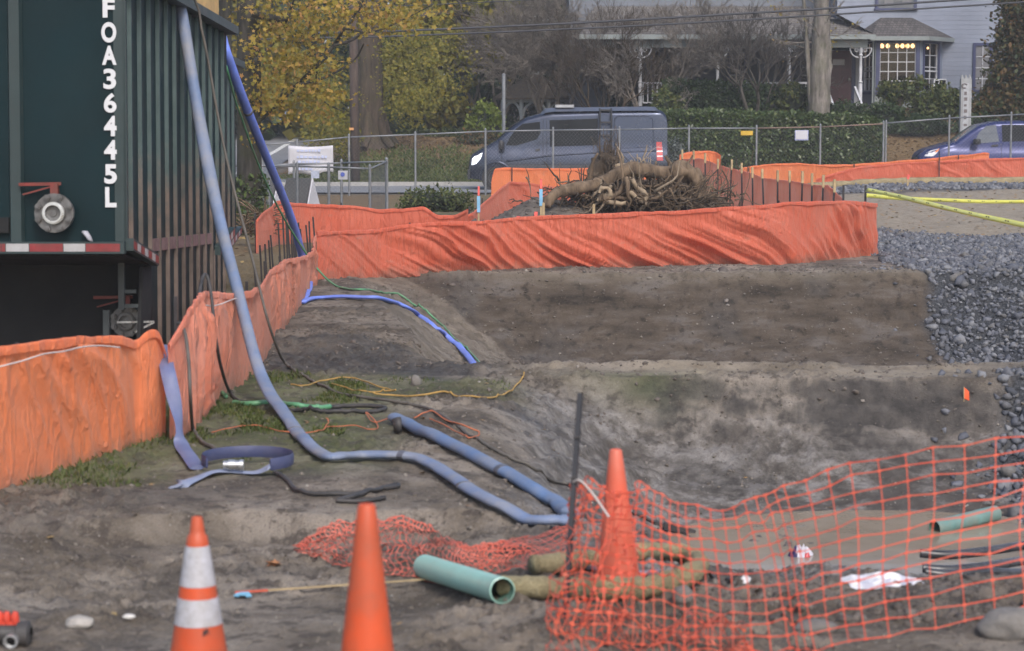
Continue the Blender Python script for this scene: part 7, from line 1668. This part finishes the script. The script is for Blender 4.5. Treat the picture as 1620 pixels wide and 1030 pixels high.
def shrub(label, px, py, Y, rx, ry, rz, n, material, leaf, core=.72, stems=0, name='shrub'):
    p = P(px, py, Y); z0 = h1(p.x, Y); root = thing(name, label, 'shrub', (p.x, Y, z0)); c = ellblob(p.x, Y, p.z, rx, ry, rz, n, .09, .6); c[:, 2] = np.maximum(c[:, 2], z0 + .02); fastmesh('foliage', quads4(c, np.full(len(c), leaf)), 4, material, root)
    segs = []; rr = random.Random(px)
    for k in range(6 + stems): th = k * 2.4; segs.append(([(p.x + .05 * math.cos(th), Y + .05 * math.sin(th), z0 - .1), (p.x + rx * .3 * math.cos(th), Y + ry * .3 * math.sin(th), (z0 + p.z) / 2), (p.x + rx * .65 * math.cos(th), Y + ry * .65 * math.sin(th), p.z + rz * .3)], [.035, .028, .015]))
    tubes_mesh(segs, 'stems', brownb, root, 5)
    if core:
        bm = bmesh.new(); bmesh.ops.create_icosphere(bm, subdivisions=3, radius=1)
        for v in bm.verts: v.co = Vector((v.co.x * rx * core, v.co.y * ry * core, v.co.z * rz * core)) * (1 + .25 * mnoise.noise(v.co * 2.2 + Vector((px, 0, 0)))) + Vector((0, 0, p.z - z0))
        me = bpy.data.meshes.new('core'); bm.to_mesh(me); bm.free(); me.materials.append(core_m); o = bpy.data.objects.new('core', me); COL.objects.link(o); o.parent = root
    return root
shrub('rounded yellow green shrub just left of the van', 768, 205, 77, .62, .6, .95, 3200, lime, .075)
shrub('low dull green bush left of the yellow green shrub', 715, 228, 79, .9, .7, .55, 2400, rhodo, .07)
shrub('dark low bush right against the van bonnet', 760, 232, 75.5, .9, .6, .5, 2400, mixed, .07)
shrub('small pale green bush at the far end of the leafy lawn', 660, 222, 80, .6, .5, .45, 1400, rhodo, .07)
shrub('dark round bush at the foot of the roadside maple', 630, 205, 83, 1.0, .7, .9, 3000, ever, .08)
shrub('wide dark bush in the shade behind the leafy lawn', 690, 205, 86, 1.5, .8, .95, 4000, ever, .09)
shrub('open branched rhododendron in front of the bay window', 1420, 147, 75.6, .62, .45, .40, 1100, rhodo, .085, 0, 6)
shrub('second rhododendron below the air conditioner', 1447, 133, 75.9, .35, .3, .25, 420, rhodo, .08, 0, 3)
shrub('broad olive green bush right of the bay window', 1488, 175, 74.8, 1.0, .6, .85, 4200, rhodo, .08)
shrub('dark bush under the rhododendron behind the hedge end', 1400, 190, 74, .7, .5, .55, 2400, ever, .07)
shrub('low dark green bush at the top of the leafy bank', 1452, 205, 73.5, 1.1, .5, .48, 3600, ever, .07)
shrub('low green bush behind the white post sign', 1545, 210, 73.6, .9, .5, .6, 3000, ever, .07)
shrub('loose olive shrub beside the pale barked tree', 1255, 158, 74.2, .55, .4, .55, 1500, rhodo, .075)
shrub('loose green shrub behind the rear of the van', 1055, 178, 73.8, .5, .5, .8, 2200, rhodo, .075)
shrub('leafy dark bush between the van and the porch', 1010, 160, 79.3, 1.1, .7, .8, 3600, ever, .08)
shrub('low dark shrub at the foot of the porch steps', 1338, 176, 74.2, .75, .4, .30, 1800, ever, .06)
shrub('grey leaved plant at the rear bumper of the van', 1063, 250, 69.95, .28, .25, .55, 1200, leafmat('leaf_grey', [(.10, .12, .11), (.16, .18, .17), (.08, .10, .09), (.2, .22, .2)], .2), .05)
shrub('low weedy bush behind the low chain link enclosure', 690, 320, 52, .9, .6, .30, 1800, rhodo, .05)
# 7 far woods closing the view
n = 80000; xs = RNG.uniform(-34, 44, n); ys = RNG.uniform(97, 112, n); zs = h1(0, 100) - .5 + 13 * RNG.random(n); c = np.stack([xs, ys, zs], -1); c = c[fbm(xs * .35, zs * .35, 3, 66) > -.13]
k_ = c[:, 0] < -3
o1 = fastmesh('woods', quads4(c, np.full(len(c), .42)), 4, [ever, maple_g], matidx=(np.repeat((fbm(c[:, 0] * .25, c[:, 2] * .3, 2, 67) > .02) & (c[:, 0] < 1), 1)).astype(np.int32)); stuff(o1, 'dark far woods with patches of yellow closing the view behind the house and road', 'woods')

# ------------------------------------------------------------------ haze volume added to veil the distance and lift dark tones
mb = MB(); mb.box((-420, -8, -3), (420, 930, 60)); m = bpy.data.materials.new('haze'); m.use_nodes = True; nt = m.node_tree; nt.nodes.clear()
out = nt.nodes.new('ShaderNodeOutputMaterial'); pv = nt.nodes.new('ShaderNodeVolumePrincipled'); pv.inputs['Color'].default_value = (.86, .88, .93, 1); pv.inputs['Density'].default_value = .0009; nt.links.new(pv.outputs[0], out.inputs['Volume'])
o = mb.build('haze', m); o['kind'] = 'stuff'; o['label'] = 'thin pale haze added to soften the far trees and house'; o['category'] = 'haze'
